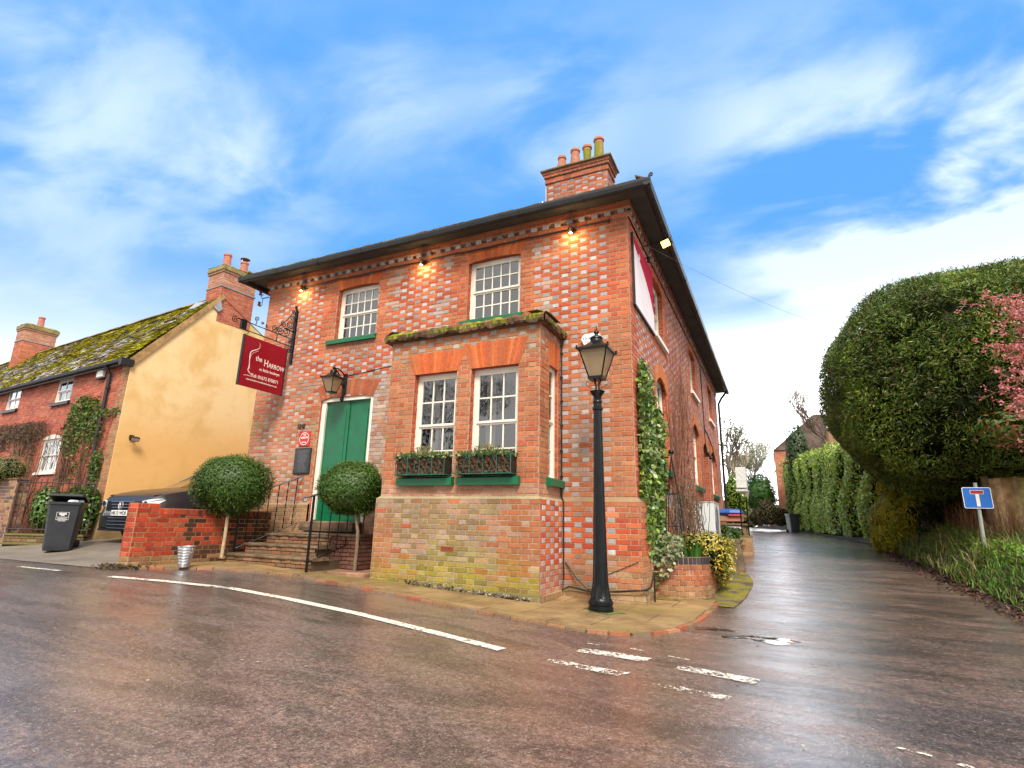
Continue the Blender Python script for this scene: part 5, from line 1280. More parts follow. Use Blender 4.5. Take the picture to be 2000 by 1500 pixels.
# galvanised bucket (tapered vase)
bx_, by_ = -6.55, -2.25; bz_ = G(bx_, by_)+.036
t = thing("metal_bucket", "tall tapered galvanised bucket at the foot of the garden wall", "bucket", (bx_, by_, bz_))
mb = MB(); pr_ = [(.0, 0), (.075, 0), (.080, .02)]
for k in range(6): z = .05+k*.042; r_ = .08+.045*z/.3; pr_ += [(r_, z), (r_+.004, z+.008), (r_+.001, z+.016)]
pr_ += [(.122, .295), (.132, .30), (.132, .31), (.122, .312), (.116, .29), (.078, .02), (0, .015)]
mb.lathe(pr_, (bx_, by_, bz_), 28, cap=False); mb.build("body", M_GALV, t, smooth=True)
mb = MB()
for s in (-1, 1): mb.tube([(bx_+s*.125, by_, bz_+.29), (bx_+s*.155, by_, bz_+.27), (bx_+s*.15, by_, bz_+.22), (bx_+s*.115, by_, bz_+.21)], .005, 5)
mb.build("handle", M_GALV, t)

# flint rubble along the foot of the bay (uncountable chips)
mb = MB(); random.seed(31)
for k in range(150):
    f = random.random(); x = -3.3+2.1*f; y = BY-.075-random.uniform(0, .07)-.02*f; z = G(x, y)+.05+random.uniform(-.01, .05)*(1-.4*f); s = random.uniform(.010, .024)
    Mr = Matrix.Translation((x, y, z)) @ Matrix.Rotation(random.uniform(0, 6), 4, Vector((random.random(), random.random(), random.random())).normalized())
    mb.bbox((-s, -s*.6, -s*.5), (s, s*.6, s*.5), s*.3, jit(random.choice([(.26, .21, .16), (.10, .08, .07), (.34, .29, .23), (.05, .04, .04), (.09, .10, .03), (.12, .09, .06)]), .2), Mr)
o = mb.build("flint_rubble", M_STONE, org=(-2.3, BY-.1, .1)); tag(o, "broken flint and mortar rubble along the foot of the bay", "rubble", kind="stuff")
# ================================================================== CAR (local: +x right of image, nose towards -y)
def car():
    cx, cy = -10.55, -1.02; gz = .49
    t = thing("parked_car", "dark grey sport utility car parked nose out on the drive beside the yellow gable", "car", (cx, cy, gz), R(2), local=True)
    m_b, T, b = principled("car_paint"); b.inputs['Base Color'].default_value = (.018, .018, .022, 1); b.inputs['Metallic'].default_value = .0; b.inputs['Roughness'].default_value = .32; b.inputs['Coat Weight'].default_value = .25
    m_ch = simple("chrome", (.55, .54, .53), .28, metal=1, var=.05); m_bk = simple("black_plastic", (.005, .005, .005), .6, spec=.25)
    m_gl = glassmat("car_glass", (.25, .27, .26), .08); m_ty = simple("tyre", (.012, .012, .012), .85); m_al = simple("alloy", (.35, .35, .36), .3, metal=.9)
    # body: stations along y with half width and section heights
    st = [  # y, halfwidth sill, belt half width, hood/roof z, belt z, roof half
        (.0, .62, .60, .80, .66, .50), (.04, .78, .74, .90, .72, .62), (.14, .88, .84, .985, .80, .70), (.35, .94, .90, 1.06, .90, .76), (.8, .965, .935, 1.15, .98, .80), (1.15, .97, .94, 1.20, 1.02, .81), (1.35, .97, .94, 1.225, 1.03, .80)]
    def sec(y, hw, bw, top, belt, rw):
        half = [(hw*.80, .26), (hw*.97, .30), (hw, .42), (hw*1.0, .58), (bw*1.005, belt*.93), (bw*.975, belt), (rw+.06, top-.028), (rw-.02, top-.005), (rw*.5, top+.010), (0, top+.018)]
        return [Vector((-x, y, z)) for x, z in half]+[Vector((x, y, z)) for x, z in half[-2::-1]]
    mb = MB(); rings = [sec(*s) for s in st]
    for s in ((1.6, .97, .94, 1.03, 1.0, .80), (2.8, .97, .94, 1.05, 1.03, .8), (3.9, .96, .93, 1.06, 1.04, .78), (4.5, .92, .88, 1.05, 1.0, .74), (4.72, .80, .78, .95, .9, .66)): rings.append(sec(*s))
    mb.loft(rings, True, True, closed=False)
    body = mb.build("body", m_b, t, smooth=True)
    # greenhouse
    mb = MB(); gh = [(1.30, .80, 1.10, .79), (1.95, .74, 1.56, .60), (2.25, .74, 1.66, .58), (3.2, .74, 1.69, .58), (4.0, .72, 1.62, .56), (4.55, .70, 1.15, .66)]
    mb.loft([[Vector((-r_-.0, y+.0, z)) , Vector((-r_*.5, y-.02, z+.018)), Vector((0, y-.03, z+.025)), Vector((r_*.5, y-.02, z+.018)), Vector((r_, y, z))] for y, _, z, r_ in gh[1:5]], False, False, closed=False); mb.build("roof", m_b, t, smooth=True)
    gm = MB(); A = [(-.79, 1.30, 1.21), (0, 1.20, 1.235), (.79, 1.30, 1.21)]; B_ = [(-.60, 1.95, 1.56), (0, 1.92, 1.585), (.60, 1.95, 1.56)]
    for k in range(2): gm.face((A[k], A[k+1], B_[k+1], B_[k]))
    gm.build("windscreen", m_gl, t)
    gm = MB()
    for s in (-1, 1):
        gm.face([(s*.935, 1.55, 1.02), (s*.60, 1.98, 1.56), (s*.58, 2.25, 1.655), (s*.58, 3.2, 1.685), (s*.56, 4.0, 1.62), (s*.9, 4.5, 1.05)])
    gm.build("side_glass", m_gl, t)
    pm = MB()
    for s in (-1, 1): pm.tube([(s*.86, 1.28, 1.08), (s*.70, 1.65, 1.37), (s*.60, 1.96, 1.565), (s*.58, 2.3, 1.67), (s*.58, 3.2, 1.70), (s*.56, 4.0, 1.63), (s*.80, 4.5, 1.15)], .032, 6)
    pm.build("pillars", m_b, t)
    rr = MB()
    for s in (-1, 1): rr.tube([(s*.60, 2.15, 1.66), (s*.62, 2.3, 1.73), (s*.62, 3.8, 1.73), (s*.60, 4.0, 1.66)], .018, 6)
    rr.build("roof_rail", m_ch, t)
    sh = MB(); 
    for s in (-1, 1): sh.tube([(s*.72, .13, .985), (s*.78, .5, 1.055), (s*.80, .9, 1.11), (s*.81, 1.25, 1.15)], .012, 6)
    sh.build("bonnet_crease", m_b, t)
    im_ = MB(); im_.box((-.76, 1.5, .9), (.76, 4.3, 1.22)); im_.bbox((-.62, 2.3, 1.2), (-.12, 2.5, 1.55), .05); im_.bbox((.12, 2.3, 1.2), (.62, 2.5, 1.55), .05); im_.build('seats', m_bk, t)
    # grille
    gr = MB(); gr.box((-.50, -.035, .66), (.50, .02, .86)); gr.bbox((-.62, -.03, .30), (.62, .03, .56), .02); G_ = gr.build("grille", m_bk, t)
    sl = MB()
    for z, w in ((.855, .58), (.795, .55), (.735, .50), (.675, .46)): sl.tube([(-w, .03, z), (-w*.6, -.035, z), (0, -.05, z), (w*.6, -.035, z), (w, .03, z)], .0065, 5)
    for z, w in ((.52, .62), (.455, .63), (.385, .63), (.315, .60)): sl.tube([(-w, .05, z), (-w*.6, -.035, z), (0, -.05, z), (w*.6, -.035, z), (w, .05, z)], .0055, 5)
    sl.build("chrome_slat", m_ch, G_, org=(0, 0, 0))
    em = MB(); em.lathe([(.070, -.055), (.078, -.06), (.085, -.055), (.085, -.045), (.070, -.045)], (0, 0, .77), 24, axis='y', cap=False)
    em.tube([(-.035, -.058, .835), (-.012, -.058, .775), (0, -.058, .80), (.012, -.058, .775), (.035, -.058, .835)], .006, 4); em.tube([(-.062, -.058, .80), (-.03, -.058, .71), (0, -.058, .765), (.03, -.058, .71), (.062, -.058, .80)], .006, 4)
    em.build("emblem", m_ch, t)
    # plate
    pl = MB(); pl.bbox((-.26, -.068, .565), (.26, -.058, .675), .003); PL = pl.build("number_plate", simple("plate_white", (.75, .75, .72), .35, var=.03), t)
    wtext("HK13 WDS", 0, .585, .098, -.0695, PL, m_bk, .003, name="plate_lettering", M4=Matrix(((1.0, 0, 0, 0), (0, 0, 1, -.0695), (0, 1, 0, .587), (0, 0, 0, 1))))
    # lights
    hg = simple("headlight_glass", (.62, .64, .66), .08, metal=.35, var=.1)
    for s in (-1, 1):
        hl = MB(); P_ = [(s*.52, -.012, .73), (s*.53, -.005, .86), (s*.70, .045, .90), (s*.86, .24, .935), (s*.875, .30, .90), (s*.83, .14, .80), (s*.72, .03, .735)]
        cen = Vector((s*.70, -.03, .83)); 
        for k in range(len(P_)): hl.face((P_[k], P_[(k+1) % len(P_)], cen))
        h_ = hl.build("headlight", hg, t)
        lm = MB()
        for x, y in ((.60, -.035), (.73, -.022)): lm.lathe([(.028, -.005), (.045, -.012), (.047, 0), (.028, .006)], (s*x, y, .82), 14, axis='y')
        lm.build("lamp_lens", m_bk, h_, org=(0, 0, 0))
    # arches, wheels, mirrors
    for s in (-1, 1):
        for y in (.98, 3.85):
            am = MB(); am.tube([(s*.955, y+.42*math.cos(a), .36+.42*math.sin(a)) for a in [math.pi*k/14 for k in range(15)]], .028, 6); am.build("wheel_arch", m_bk, t)
            w = MB(); w.lathe([(.25, -.10), (.33, -.11), (.355, -.09), (.36, 0), (.355, .09), (.33, .11), (.25, .10)], (s*.90, y, .36), 28, axis='x', cap=False); W_ = w.build("wheel", m_ty, t, smooth=True)
            r2 = MB(); r2.lathe([(.25, -.08), (.26, .085*s), (.23, .08*s), (.22, .03*s)], (s*.90, y, .36), 28, axis='x', cap=False)
            for q in range(5):
                a = 2*math.pi*q/5; r2.tube([(s*.98, y, .36), (s*.975, y+.24*math.cos(a), .36+.24*math.sin(a))], .03, 5)
            r2.build("rim", m_al, W_, org=(0, 0, 0))
        mi = MB(); mi.bbox((s*.93 if s > 0 else -1.12, 1.55, 1.06), (1.12 if s > 0 else -.93, 1.68, 1.20), .03); mi.build("wing_mirror", m_b, t)
    bp = MB(); bp.bbox((-.70, -.02, .255), (.70, .1, .30), .01); bp.build("lower_bumper", m_bk, t)
car()

# ================================================================== WHEELED BIN
def bin_(name, label, x, y, rot, s=1.0, sticker=True, z=None, open_=True):
    t = thing(name, label, "wheeled bin", (x, y, G(x, y)+.01 if z is None else z), rot, local=True)
    m1 = simple("bin_plastic_"+name, (.022, .024, .030), .45, var=.25, scale=6, bump=.1)
    mb = MB()
    def rr(w, d, z, off=0): return [Vector((sx*w+(0), sy*d+off, z)) for sx, sy in ((-1, -.86), (-.86, -1), (.86, -1), (1, -.86), (1, .86), (.86, 1), (-.86, 1), (-1, .86))]
    mb.loft([rr(.215*s, .25*s, .02*s), rr(.225*s, .265*s, .10*s), rr(.262*s, .315*s, .80*s), rr(.272*s, .325*s, .90*s), rr(.29*s, .35*s, .905*s), rr(.29*s, .35*s, .945*s)], True, False)
    mb.loft([rr(.29*s, .35*s, .945*s), rr(.26*s, .32*s, .945*s), rr(.25*s, .31*s, .80*s)], False, True)
    mb.build("body", m1, t)
    ld = MB(); tilt = R(9) if open_ else 0; Ml = Matrix.Translation((0, .35*s, .955*s)) @ Matrix.Rotation(-tilt, 4, 'X') @ Matrix.Translation((0, -.35*s, 0))
    ld.loft([[Ml @ Vector((p.x*1.03, p.y*1.03, p.z)) for p in rr(.29*s, .35*s, 0)], [Ml @ Vector((p.x*1.03, p.y*1.03, p.z)) for p in rr(.29*s, .35*s, .035*s)], [Ml @ p for p in rr(.25*s, .30*s, .055*s)], [Ml @ p for p in rr(.10*s, .12*s, .065*s)]], True, True)
    ld.build("lid", m1, t)
    hd = MB(); hd.tube([(-.2*s, .37*s, .90*s), (-.2*s, .44*s, .93*s), (.2*s, .44*s, .93*s), (.2*s, .37*s, .90*s)], .016*s, 6); hd.build("handle", m1, t)
    for sx in (-1, 1):
        w = MB(); w.lathe([(.03, -.03), (.09, -.03), (.10, -.015), (.10, .015), (.09, .03), (.03, .03)], (sx*.25*s, .27*s, .10*s), 20, axis='x'); w.build("wheel", simple("bin_tyre", (.01, .01, .01), .8), t)
    if sticker:
        k = MB(); 
        def fr_(a, b, c, d): k.face([(a, -.3445-.0, c), (b, -.3445, c), (b, -.3445, d), (a, -.3445, d)])
        st = MB()
        def q(x0, x1, z0, z1):
            f = lambda x, z: (x, -(.27+.0615*(z-.10)/.70)-.0035, z); st.face([f(x0, z0), f(x1, z0), f(x1, z1), f(x0, z1)])
        q(-.10, .10, .745, .752); q(-.10, .10, .60, .607); q(-.10, -.093, .607, .745); q(.093, .10, .607, .745); q(-.06, .06, .70, .735); q(-.03, .03, .675, .70); q(-.085, .085, .65, .66); q(-.07, .07, .63, .64); q(-.08, .08, .612, .622); q(-.06, .06, .578, .59)
        st.build("sticker", simple("sticker_white", (.6, .6, .6), .6), t)
    return t
bt = bin_("wheeled_bin", "dark grey wheeled bin with its lid ajar in front of the cottage railings", -11.2, -1.72, R(56))
mb = MB(); random.seed(3)
for k, c in enumerate([(.7, .7, .72), (.75, .75, .72), (.03, .45, .42), (.6, .62, .65)]):
    Mx = Matrix.Translation((.10+k*.045, -.27+.02*k, .965-.012*(k == 2)))
    core_pts = []
    nu = 9
    rings = []
    for j in range(1, 5):
        ph = math.pi*j/5-math.pi/2; rings.append([Mx @ Vector(((.07-.015*k*.5)*math.cos(ph)*math.cos(2*math.pi*i/nu)*(1+.25*random.random()), .05*math.cos(ph)*math.sin(2*math.pi*i/nu)*(1+.25*random.random()), .035*math.sin(ph))) for i in range(nu)])
    mb.loft(rings, True, True, c)
o = mb.build("rubbish_bag", attrmat("polythene", .35, .1, 10, 0), bt, org=(0, 0, 0))

# ================================================================== COTTAGE (local: x right along the front, y back; origin = front right corner)
CT = thing("cottage", "long red brick cottage with a yellow rendered gable and a mossy tiled roof", "cottage", (-12, -.65, 0), R(-5.05), local=True)
ca_, sa_ = math.cos(R(-5.05)), math.sin(R(-5.05))
def cw(x, y, z=0): return Vector((-12+x*ca_-y*sa_, -.65+x*sa_+y*ca_, z))
CL = 16.5; RY, RZ = 1.9, 7.10; EZ = 4.72
cf = MB()
LW = [(-2.96, -2.96+.0, 0, 0)]
cwin_up = [(-3.90, -2.94, 3.975, 4.65), (-7.34, -6.36, 4.05, 4.725)]
cwin_lo = [(-4.00, -2.85, 2.10, 3.00), (-8.1, -6.95, 2.10, 3.00)]
ccf = lambda u, z, h, r_, r: jit(lerp(r_.choice([(.42, .075, .04), (.36, .06, .035), (.46, .10, .055), (.32, .07, .04)]), r_.choice(PALES), .12+.2*(r_.random() < .15)), .12)
bricks(cf, lambda u, z, d: (u, -d, z), -CL, 0, .45, 4.80, [(a, b, c, d) for a, b, c, d in cwin_up+cwin_lo], ccf, seed=200, mort=(.36, .26, .18))
for h in cwin_up+cwin_lo: reveals(cf, lambda u, z, d: (u, -d, z), h, .07, ccf, 210)
bricks(cf, lambda u, z, d: (u, -.004-d, z), -.36, 0.0, .45, 4.8, [], lambda u, z, h, r_, r: jit(lerp(r_.choice(OLIVE), r_.choice(BROWNS), .5), .15), seed=203)
cf.build("front_wall", M_BRICK, CT)
# rendered gable
def rendermat():
    m, T, b = principled("ochre_render"); tc = T.new('ShaderNodeTexCoord').outputs['Object']; sp_ = T.new('ShaderNodeSeparateXYZ'); T.l.new(tc, sp_.inputs[0])
    n = T.noise(tc, .9, 5, 0.6, .3); n2 = T.noise(tc, 3.5, 6, 0.65); 
    mpv = T.new('ShaderNodeMapping'); T.l.new(tc, mpv.inputs[0]); mpv.inputs['Scale'].default_value = (5, 2.6, .35); st = T.noise(mpv.outputs[0], 1.0, 4, .6)
    lowz = T.ramp(T.m('ADD', sp_.outputs[2], T.m('MULTIPLY', n, 1.2)), 3.1, 4.6, 1.0, 0.0)
    c = T.mix(lowz, (0.86, 0.62, 0.32), (0.78, 0.45, 0.165))
    c = T.mix(T.ramp(n, 0.42, 0.68, 0, .75), c, (0.68, 0.41, 0.13))
    c = T.mix(T.ramp(n2, 0.5, 0.75, 0, .18), c, (0.48, 0.27, 0.085))
    # green-yellow run-off below the chimney
    yv = T.m('SUBTRACT', 1.0, T.m('MULTIPLY', T.m('ABSOLUTE', T.m('SUBTRACT', sp_.outputs[1], 2.75)), 1.5), clamp=True)
    zv = T.ramp(sp_.outputs[2], 4.9, 6.6, 0, 1)
    c = T.mix(T.m('MULTIPLY', T.m('MULTIPLY', yv, zv), T.ramp(st, .35, .6, .1, .85)), c, (0.30, 0.26, 0.03))
    T.l.new(c, b.inputs['Base Color']); b.inputs['Roughness'].default_value = .9; b.inputs['Specular IOR Level'].default_value = .2
    bp = T.new('ShaderNodeBump'); bp.inputs['Strength'].default_value = .35; bp.inputs['Distance'].default_value = .012
    T.l.new(T.m('ADD', T.noise(tc, 30, 5, .7), T.m('MULTIPLY', n2, 1.5)), bp.inputs['Height']); T.l.new(bp.outputs[0], b.inputs['Normal']); return m
M_REND = rendermat()
gm = MB(); back = 6.6; zb_ = RZ-.52*(back-RY)
gm.prism([(0, 1.13), (back, 1.13), (back, zb_), (RY, RZ), (0, 4.66)], -.10, .03, lambda u, v, d: (d, u, v)); gm.build("gable_wall", M_REND, CT)
pm = MB(); M_DIRTR = simple("stained_render", (.34, .22, .095), .85, var=.45, scale=2.5, bump=.4)
pm.box((-.12, -.03, .2), (.06, back, 1.10)); pm.bbox((-.12, -.05, 1.09), (.085, back, 1.145), .01); pm.build("gable_plinth", M_DIRTR, CT)
# roof: individual tiles
def tiles(x0, x1, y0, z0, y1, z1, seed, name="roof_slope"):
    mb = MB(); random.seed(seed); L = math.hypot(y1-y0, z1-z0); dy, dz = (y1-y0)/L, (z1-z0)/L; ny, nz_ = -dz, dy; rows = int(L/.105); wd = .17
    mb.face([(x0, y0, z0-.012), (x1, y0, z0-.012), (x1, y1, z1-.012), (x0, y1, z1-.012)], (.05, .04, .03))
    for r_ in range(rows):
        x = x0-(wd/2 if r_ % 2 else 0); s0 = r_*.105
        while x < x1:
            a, b = max(x+.003, x0), min(x+wd-.003, x1)
            if b-a > .03:
                lift = .030+random.uniform(-.006, .012); tl = random.uniform(-.006, .006)
                f = lambda xx, s, h: (xx, y0+dy*s+ny*h, z0+dz*s+nz_*h)
                m_ = nz(x, s0, 1, .9, seed)+.55*nz(x, s0, 3, 4, seed)+random.uniform(-.34, .34)+.25*(s0/L-.2)
                if m_ > .02: c = random.choice([(.42, .38, .015), (.33, .33, .03), (.48, .42, .015), (.28, .25, .03)]); lift += .012
                elif m_ > -.20: c = random.choice([(.30, .24, .04), (.20, .16, .06), (.26, .18, .09), (.17, .13, .08)])
                else: c = random.choice([(.42, .41, .38), (.30, .29, .28), (.20, .14, .10), (.50, .49, .46), (.24, .17, .12)])
                i = len(mb.v); mb.v += [f(a, s0-.015, 0), f(b, s0-.015, 0), f(b, s0-.015, lift+tl), f(a, s0-.015, lift-tl), f(a, s0+.13, .006), f(b, s0+.13, .006)]
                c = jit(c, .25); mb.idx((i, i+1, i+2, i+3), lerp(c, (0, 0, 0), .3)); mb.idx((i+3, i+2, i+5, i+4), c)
            x += wd
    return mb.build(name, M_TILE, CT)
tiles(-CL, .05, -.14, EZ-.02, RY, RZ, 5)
mb = MB(); mb.face([(-CL, RY, RZ), (.05, RY, RZ), (.05, back+.2, zb_-.1), (-CL, back+.2, zb_-.1)], (.1, .08, .05)); mb.build("rear_roof_slope", M_TILE, CT)
mb = MB(); random.seed(8); x = -CL
while x < -.8:
    s = random.uniform(-.01, .01); c = jit(random.choice([(.20, .15, .06), (.25, .19, .03), (.18, .10, .06), (.26, .23, .05)]), .2)
    mb.loft([[(xx, RY+.10*math.cos(a), RZ-.03+.075*math.sin(a)+s) for a in [math.pi*k/6 for k in range(7)]] for xx in (x, x+.29)], True, True, c); x += .30
mb.build("ridge_tiles", M_TILE, CT)
mb = MB(); mb.prism([(-.16, EZ-.10), (.02, EZ-.16), (RY+.1, RZ+.0), (RY, RZ+.055)], .0305, .07, lambda u, v, d: (d, u, v), (.36, .22, .09)); mb.build("verge_board", M_WOODA, CT)
mb = MB(); mb.box((-CL, -.15, EZ-.14), (.0, -.10, EZ-.02)); mb.tube([(-CL, -.19, EZ-.05), (.02, -.19, EZ-.05)], .052, 8); mb.box((-.02, -.26, EZ-.18), (.10, .02, EZ-.01)); mb.build("gutter", M_CABLE, CT)
mb = MB(); mb.tube([(-.82, -.19, EZ-.08), (-.80, -.07, EZ-.28), (-.78, -.07, 3.2), (-.76, -.07, .8)], .042, 8)
for z in (4.1, 2.9, 1.8): mb.lathe([(.052, -.03), (.052, .03)], (-.78, -.07, z), 10)
mb.build("downpipe", M_CABLE, CT)
mb = MB(); mb.box((-8.5, -.05, 4.73), (-.36, -.012, 4.80), (.33, .08, .04)); mb.build("eaves_course", M_BRICK, CT)
# windows (cream casements)
CM = lambda u, z, d: (u, -d, z)
M_CW = simple("cottage_white", (.70, .64, .57), .5, var=.06)
for h in cwin_up: sash(CM, h[0], h[1], h[2], h[3], 2, (1, 1), dep=.02, par=CT, name="casement_window", white=M_CW, sill=(h[0]-.07, h[1]+.07, .08, .07, M_GUTTER), bar=.03)
for h in cwin_lo:
    sash(CM, h[0], h[1], h[2], h[3], 4, (1, 1), dep=.02, par=CT, name="casement_window", white=M_CW, sill=(h[0]-.05, h[1]+.05, .06, .05, M_CW), bar=.045)
    mb = MB(); n = 12; u0, u1 = h[0], h[1]; poly = [(u0, h[3]-.02)]+[(u0+(u1-u0)*k/n, h[3]+.0+.10*(1-(2*k/n-1)**2)) for k in range(n+1)]+[(u1, h[3]-.02)]
    mb.prism(poly, -.02, .012, CM); mb.build("arched_head", M_CW, CT)
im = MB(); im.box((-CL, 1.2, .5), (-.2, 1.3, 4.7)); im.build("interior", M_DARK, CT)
# chimneys
def cott_chimney(x1, yb0, yb1, zb0, zt_, label_pots, seed):
    mb = MB(); w = .72; f = lambda u, z, h, r_, r: jit(lerp(r_.choice([(.44, .10, .05), (.50, .13, .06), (.38, .09, .05)]), r_.choice(PALES), (.65 if z > zt_-.45 else .12)), .12)
    bricks(mb, lambda u, z, d: (x1+d, u, z), yb0, yb1, zb0, zt_, [], f, seed=seed, mort=(.40, .30, .2)); bricks(mb, lambda u, z, d: (u, yb0-d, z), x1-w, x1, zb0, zt_, [], f, seed=seed+1, mort=(.4, .3, .2)); bricks(mb, lambda u, z, d: (x1-w-d, u, z), yb0, yb1, zb0, zt_, [], f, seed=seed+2)
    mb.box((x1-w-.025, yb0-.025, zt_-.46), (x1+.025, yb1+.025, zt_-.42), (.24, .24, .25))
    mb.box((x1-w-.03, yb0-.03, zt_-.012), (x1+.03, yb1+.03, zt_+.05), (.30, .15, .10))
    c = mb.build("chimney", M_BRICK, CT)
    cp = MB(); nx_, ny_ = 10, 14
    def hh(i, j):
        e = min(i, nx_-i, j, ny_-j)/2.0; x = x1-w-.055+(w+.11)*i/nx_; y = yb0-.055+(yb1-yb0+.11)*j/ny_
        return (x, y, zt_+.20+.09*min(1, e)+.03*nz(x, y, 0, 5))
    for i in range(nx_):
        for j in range(ny_): p = hh(i, j); cp.face((p, hh(i+1, j), hh(i+1, j+1), hh(i, j+1)), jit(lerp((.24, .19, .06), (.20, .19, .015), .5+1.5*nz(p[0], p[1], 2, 4)), .2))
    cp.bbox((x1-w-.055, yb0-.055, zt_+.051), (x1+.055, yb1+.055, zt_+.20), .015, (.23, .18, .07)); cp.build("chimney_cap", M_STONE, c, org=(0, 0, 0))
    for (yy, hgt, cowl) in label_pots:
        p = MB(); p.lathe([(.13, 0), (.13, .04), (.115, .1), (.10, hgt-.07), (.115, hgt-.06), (.12, hgt-.02), (.11, hgt), (.09, hgt), (.085, hgt-.1)], (x1-w/2, yy, zt_+.25), 18, (.42, .16, .11), cap=False)
        p.build("chimney_pot", M_TERRA, c, org=(0, 0, 0), smooth=True)
        if cowl: q = MB(); q.lathe([(0, hgt+.15), (.12, hgt+.12), (.14, hgt+.10), (.02, hgt+.09)], (x1-w/2, yy, zt_+.25), 16, (.25, .12, .10)); q.tube([(x1-w/2, yy-.09, zt_+.22+hgt), (x1-w/2, yy-.09, zt_+.36+hgt)], .008, 4); q.tube([(x1-w/2, yy+.09, zt_+.22+hgt), (x1-w/2, yy+.09, zt_+.36+hgt)], .008, 4); q.build("chimney_cowl", M_TERRA, c, org=(0, 0, 0))
    return c
c1 = cott_chimney(.032, 1.84, 2.86, 6.35, 7.86, [(2.08, .46, False), (2.62, .44, True)], 300)
c2 = cott_chimney(-12.0, 1.32, 2.34, 6.4, 7.95, [(1.85, .46, False)], 310)
mb = MB(); mb.face([(.075, 1.72, 6.72), (.075, 1.86, 7.0), (-.9, 1.70, 7.02), (-.9, 1.55, 6.78)]); mb.face([(.075, 1.70, 6.70), (.075, 1.86, 6.98), (.075, 1.95, 6.72), (.075, 1.86, 6.62)]); mb.build("lead_flashing", simple("lead", (.30, .32, .35), .5, var=.2), c1, org=(0, 0, 0))
# lamp, alarm
def loc2w(o, x, y, z): return cw(x, y, z)
t = thing("gable_floodlight", "small black floodlight fixed on the yellow gable wall", "floodlight", tuple(cw(.03, .30, 2.84)), R(-5.05), local=True)
mb = MB(); mb.bbox((0, -.05, -.02), (.05, .05, .08), .01); mb.tube([(.04, 0, .03), (.10, 0, .0)], .012, 6); Mx = Matrix.Translation((.15, .02, -.02)) @ Matrix.Rotation(R(25), 4, 'Y'); mb.bbox((-.05, -.10, -.05), (.03, .10, .05), .008, M=Mx); mb.build("housing", M_IRON, t)
mb = MB(); mb.face([Mx @ Vector(p) for p in ((.031, -.085, -.035), (.031, .085, -.035), (.031, .085, .035), (.031, -.085, .035))]); mb.build("lens", M_FROST, t)
t = thing("cottage_alarm_box", "small white alarm box under the cottage gutter beside the downpipe", "alarm box", tuple(cw(-1.28, -.02, 4.50)), R(-5.05), local=True)
mb = MB(); mb.bbox((-.15, -.09, -.10), (.15, -.0, .12), .02); mb.build("cover", simple("aged_plastic", (.68, .66, .60), .4), t); mb = MB(); mb.bbox((-.15, -.085, -.135), (.15, .0, -.1005), .01); mb.build("base", M_CABLE, t)

# climbing plants on the cottage
def climber(name, label, cat, blobs, n, pal, seed, twigs=None, leaf=(.07, .045), mat=None, org=None, stemcol=(.10, .055, .035), toW=None, depth=.22, spread=.7):
    """blobs: (u, z, ru, rz, weight) in the wall plane; toW(u, z, d) -> world point"""
    rg = np.random.default_rng(seed); ws = np.array([b[4] for b in blobs]); ws = ws/ws.sum(); k = rg.choice(len(blobs), n, p=ws)
    B = np.array(blobs); a = rg.uniform(0, 2*np.pi, n); r = np.sqrt(rg.uniform(0, 1, n))*rg.uniform(.8, 1.15, n); u = B[k, 0]+B[k, 2]*r*np.cos(a); z = B[k, 1]+B[k, 3]*r*np.sin(a); d = .02+depth*np.abs(rg.normal(0, .5, n))*(1-.6*r)
    P = np.array([toW(*p) for p in zip(u, z, d)]); n0 = np.array(toW(0, 0, 1))-np.array(toW(0, 0, 0)); N = np.tile(n0, (n, 1))+np.array([0, 0, .3])
    N /= np.linalg.norm(N, axis=1)[:, None]
    t = thing(name, label, cat, org or tuple(toW(blobs[0][0], .4, .1)))
    Q = leaf_quads(P, N, leaf[0], leaf[1], spread, droop=.5, seed=seed); quads_obj("foliage", Q, pal_colors(n, pal, seed, .25), mat or M_LEAF, t)
    if twigs:
        mb = MB(); mb.cur = stemcol; random.seed(seed)
        for (u0, z0, z1, sp, cnt) in twigs:
            for _ in range(cnt):
                uu = u0+random.uniform(-sp*.3, sp*.3); p = [toW(uu, z0, .04)]; zz = z0; st = (z1-z0)/14; dd = .04; dr = random.uniform(-1, 1)*sp/14
                for q in range(14): zz += st*random.uniform(.6, 1.3); uu += dr+random.uniform(-.5, .5)*sp/14; dd = max(.02, dd+random.uniform(-.02, .025)); p.append(toW(uu, zz, dd))
                r0 = random.uniform(.004, .014); mb.tube(p, [r0*(1-.6*i/14) for i in range(15)], 4, jit(stemcol, .3))
        mb.build("stems", M_BARK, t)
    return t
cwall = lambda u, z, d: tuple(cw(u, -d, z))
climber("climbing_shrub", "green leafy climber growing up the cottage corner beside the black downpipe", "climber", [(-2.0, 3.55, .55, .45, 4), (-1.35, 3.35, .5, .55, 3), (-2.2, 3.0, .5, .5, 2), (-.9, 3.0, .35, .5, 1), (-.55, 2.1, .22, .45, 1.6), (-.4, 3.45, .45, .12, .5), (-1.6, 2.4, .4, .5, .6)], 3000, [(.07, .16, .02), (.12, .20, .03), (.035, .09, .015), (.17, .20, .04), (.13, .09, .03)], 61, twigs=[(-1.2, .6, 3.4, .9, 22), (-2.0, 1.8, 3.4, .8, 16), (-.5, 1.0, 3.6, .6, 8)], leaf=(.085, .05), toW=cwall)
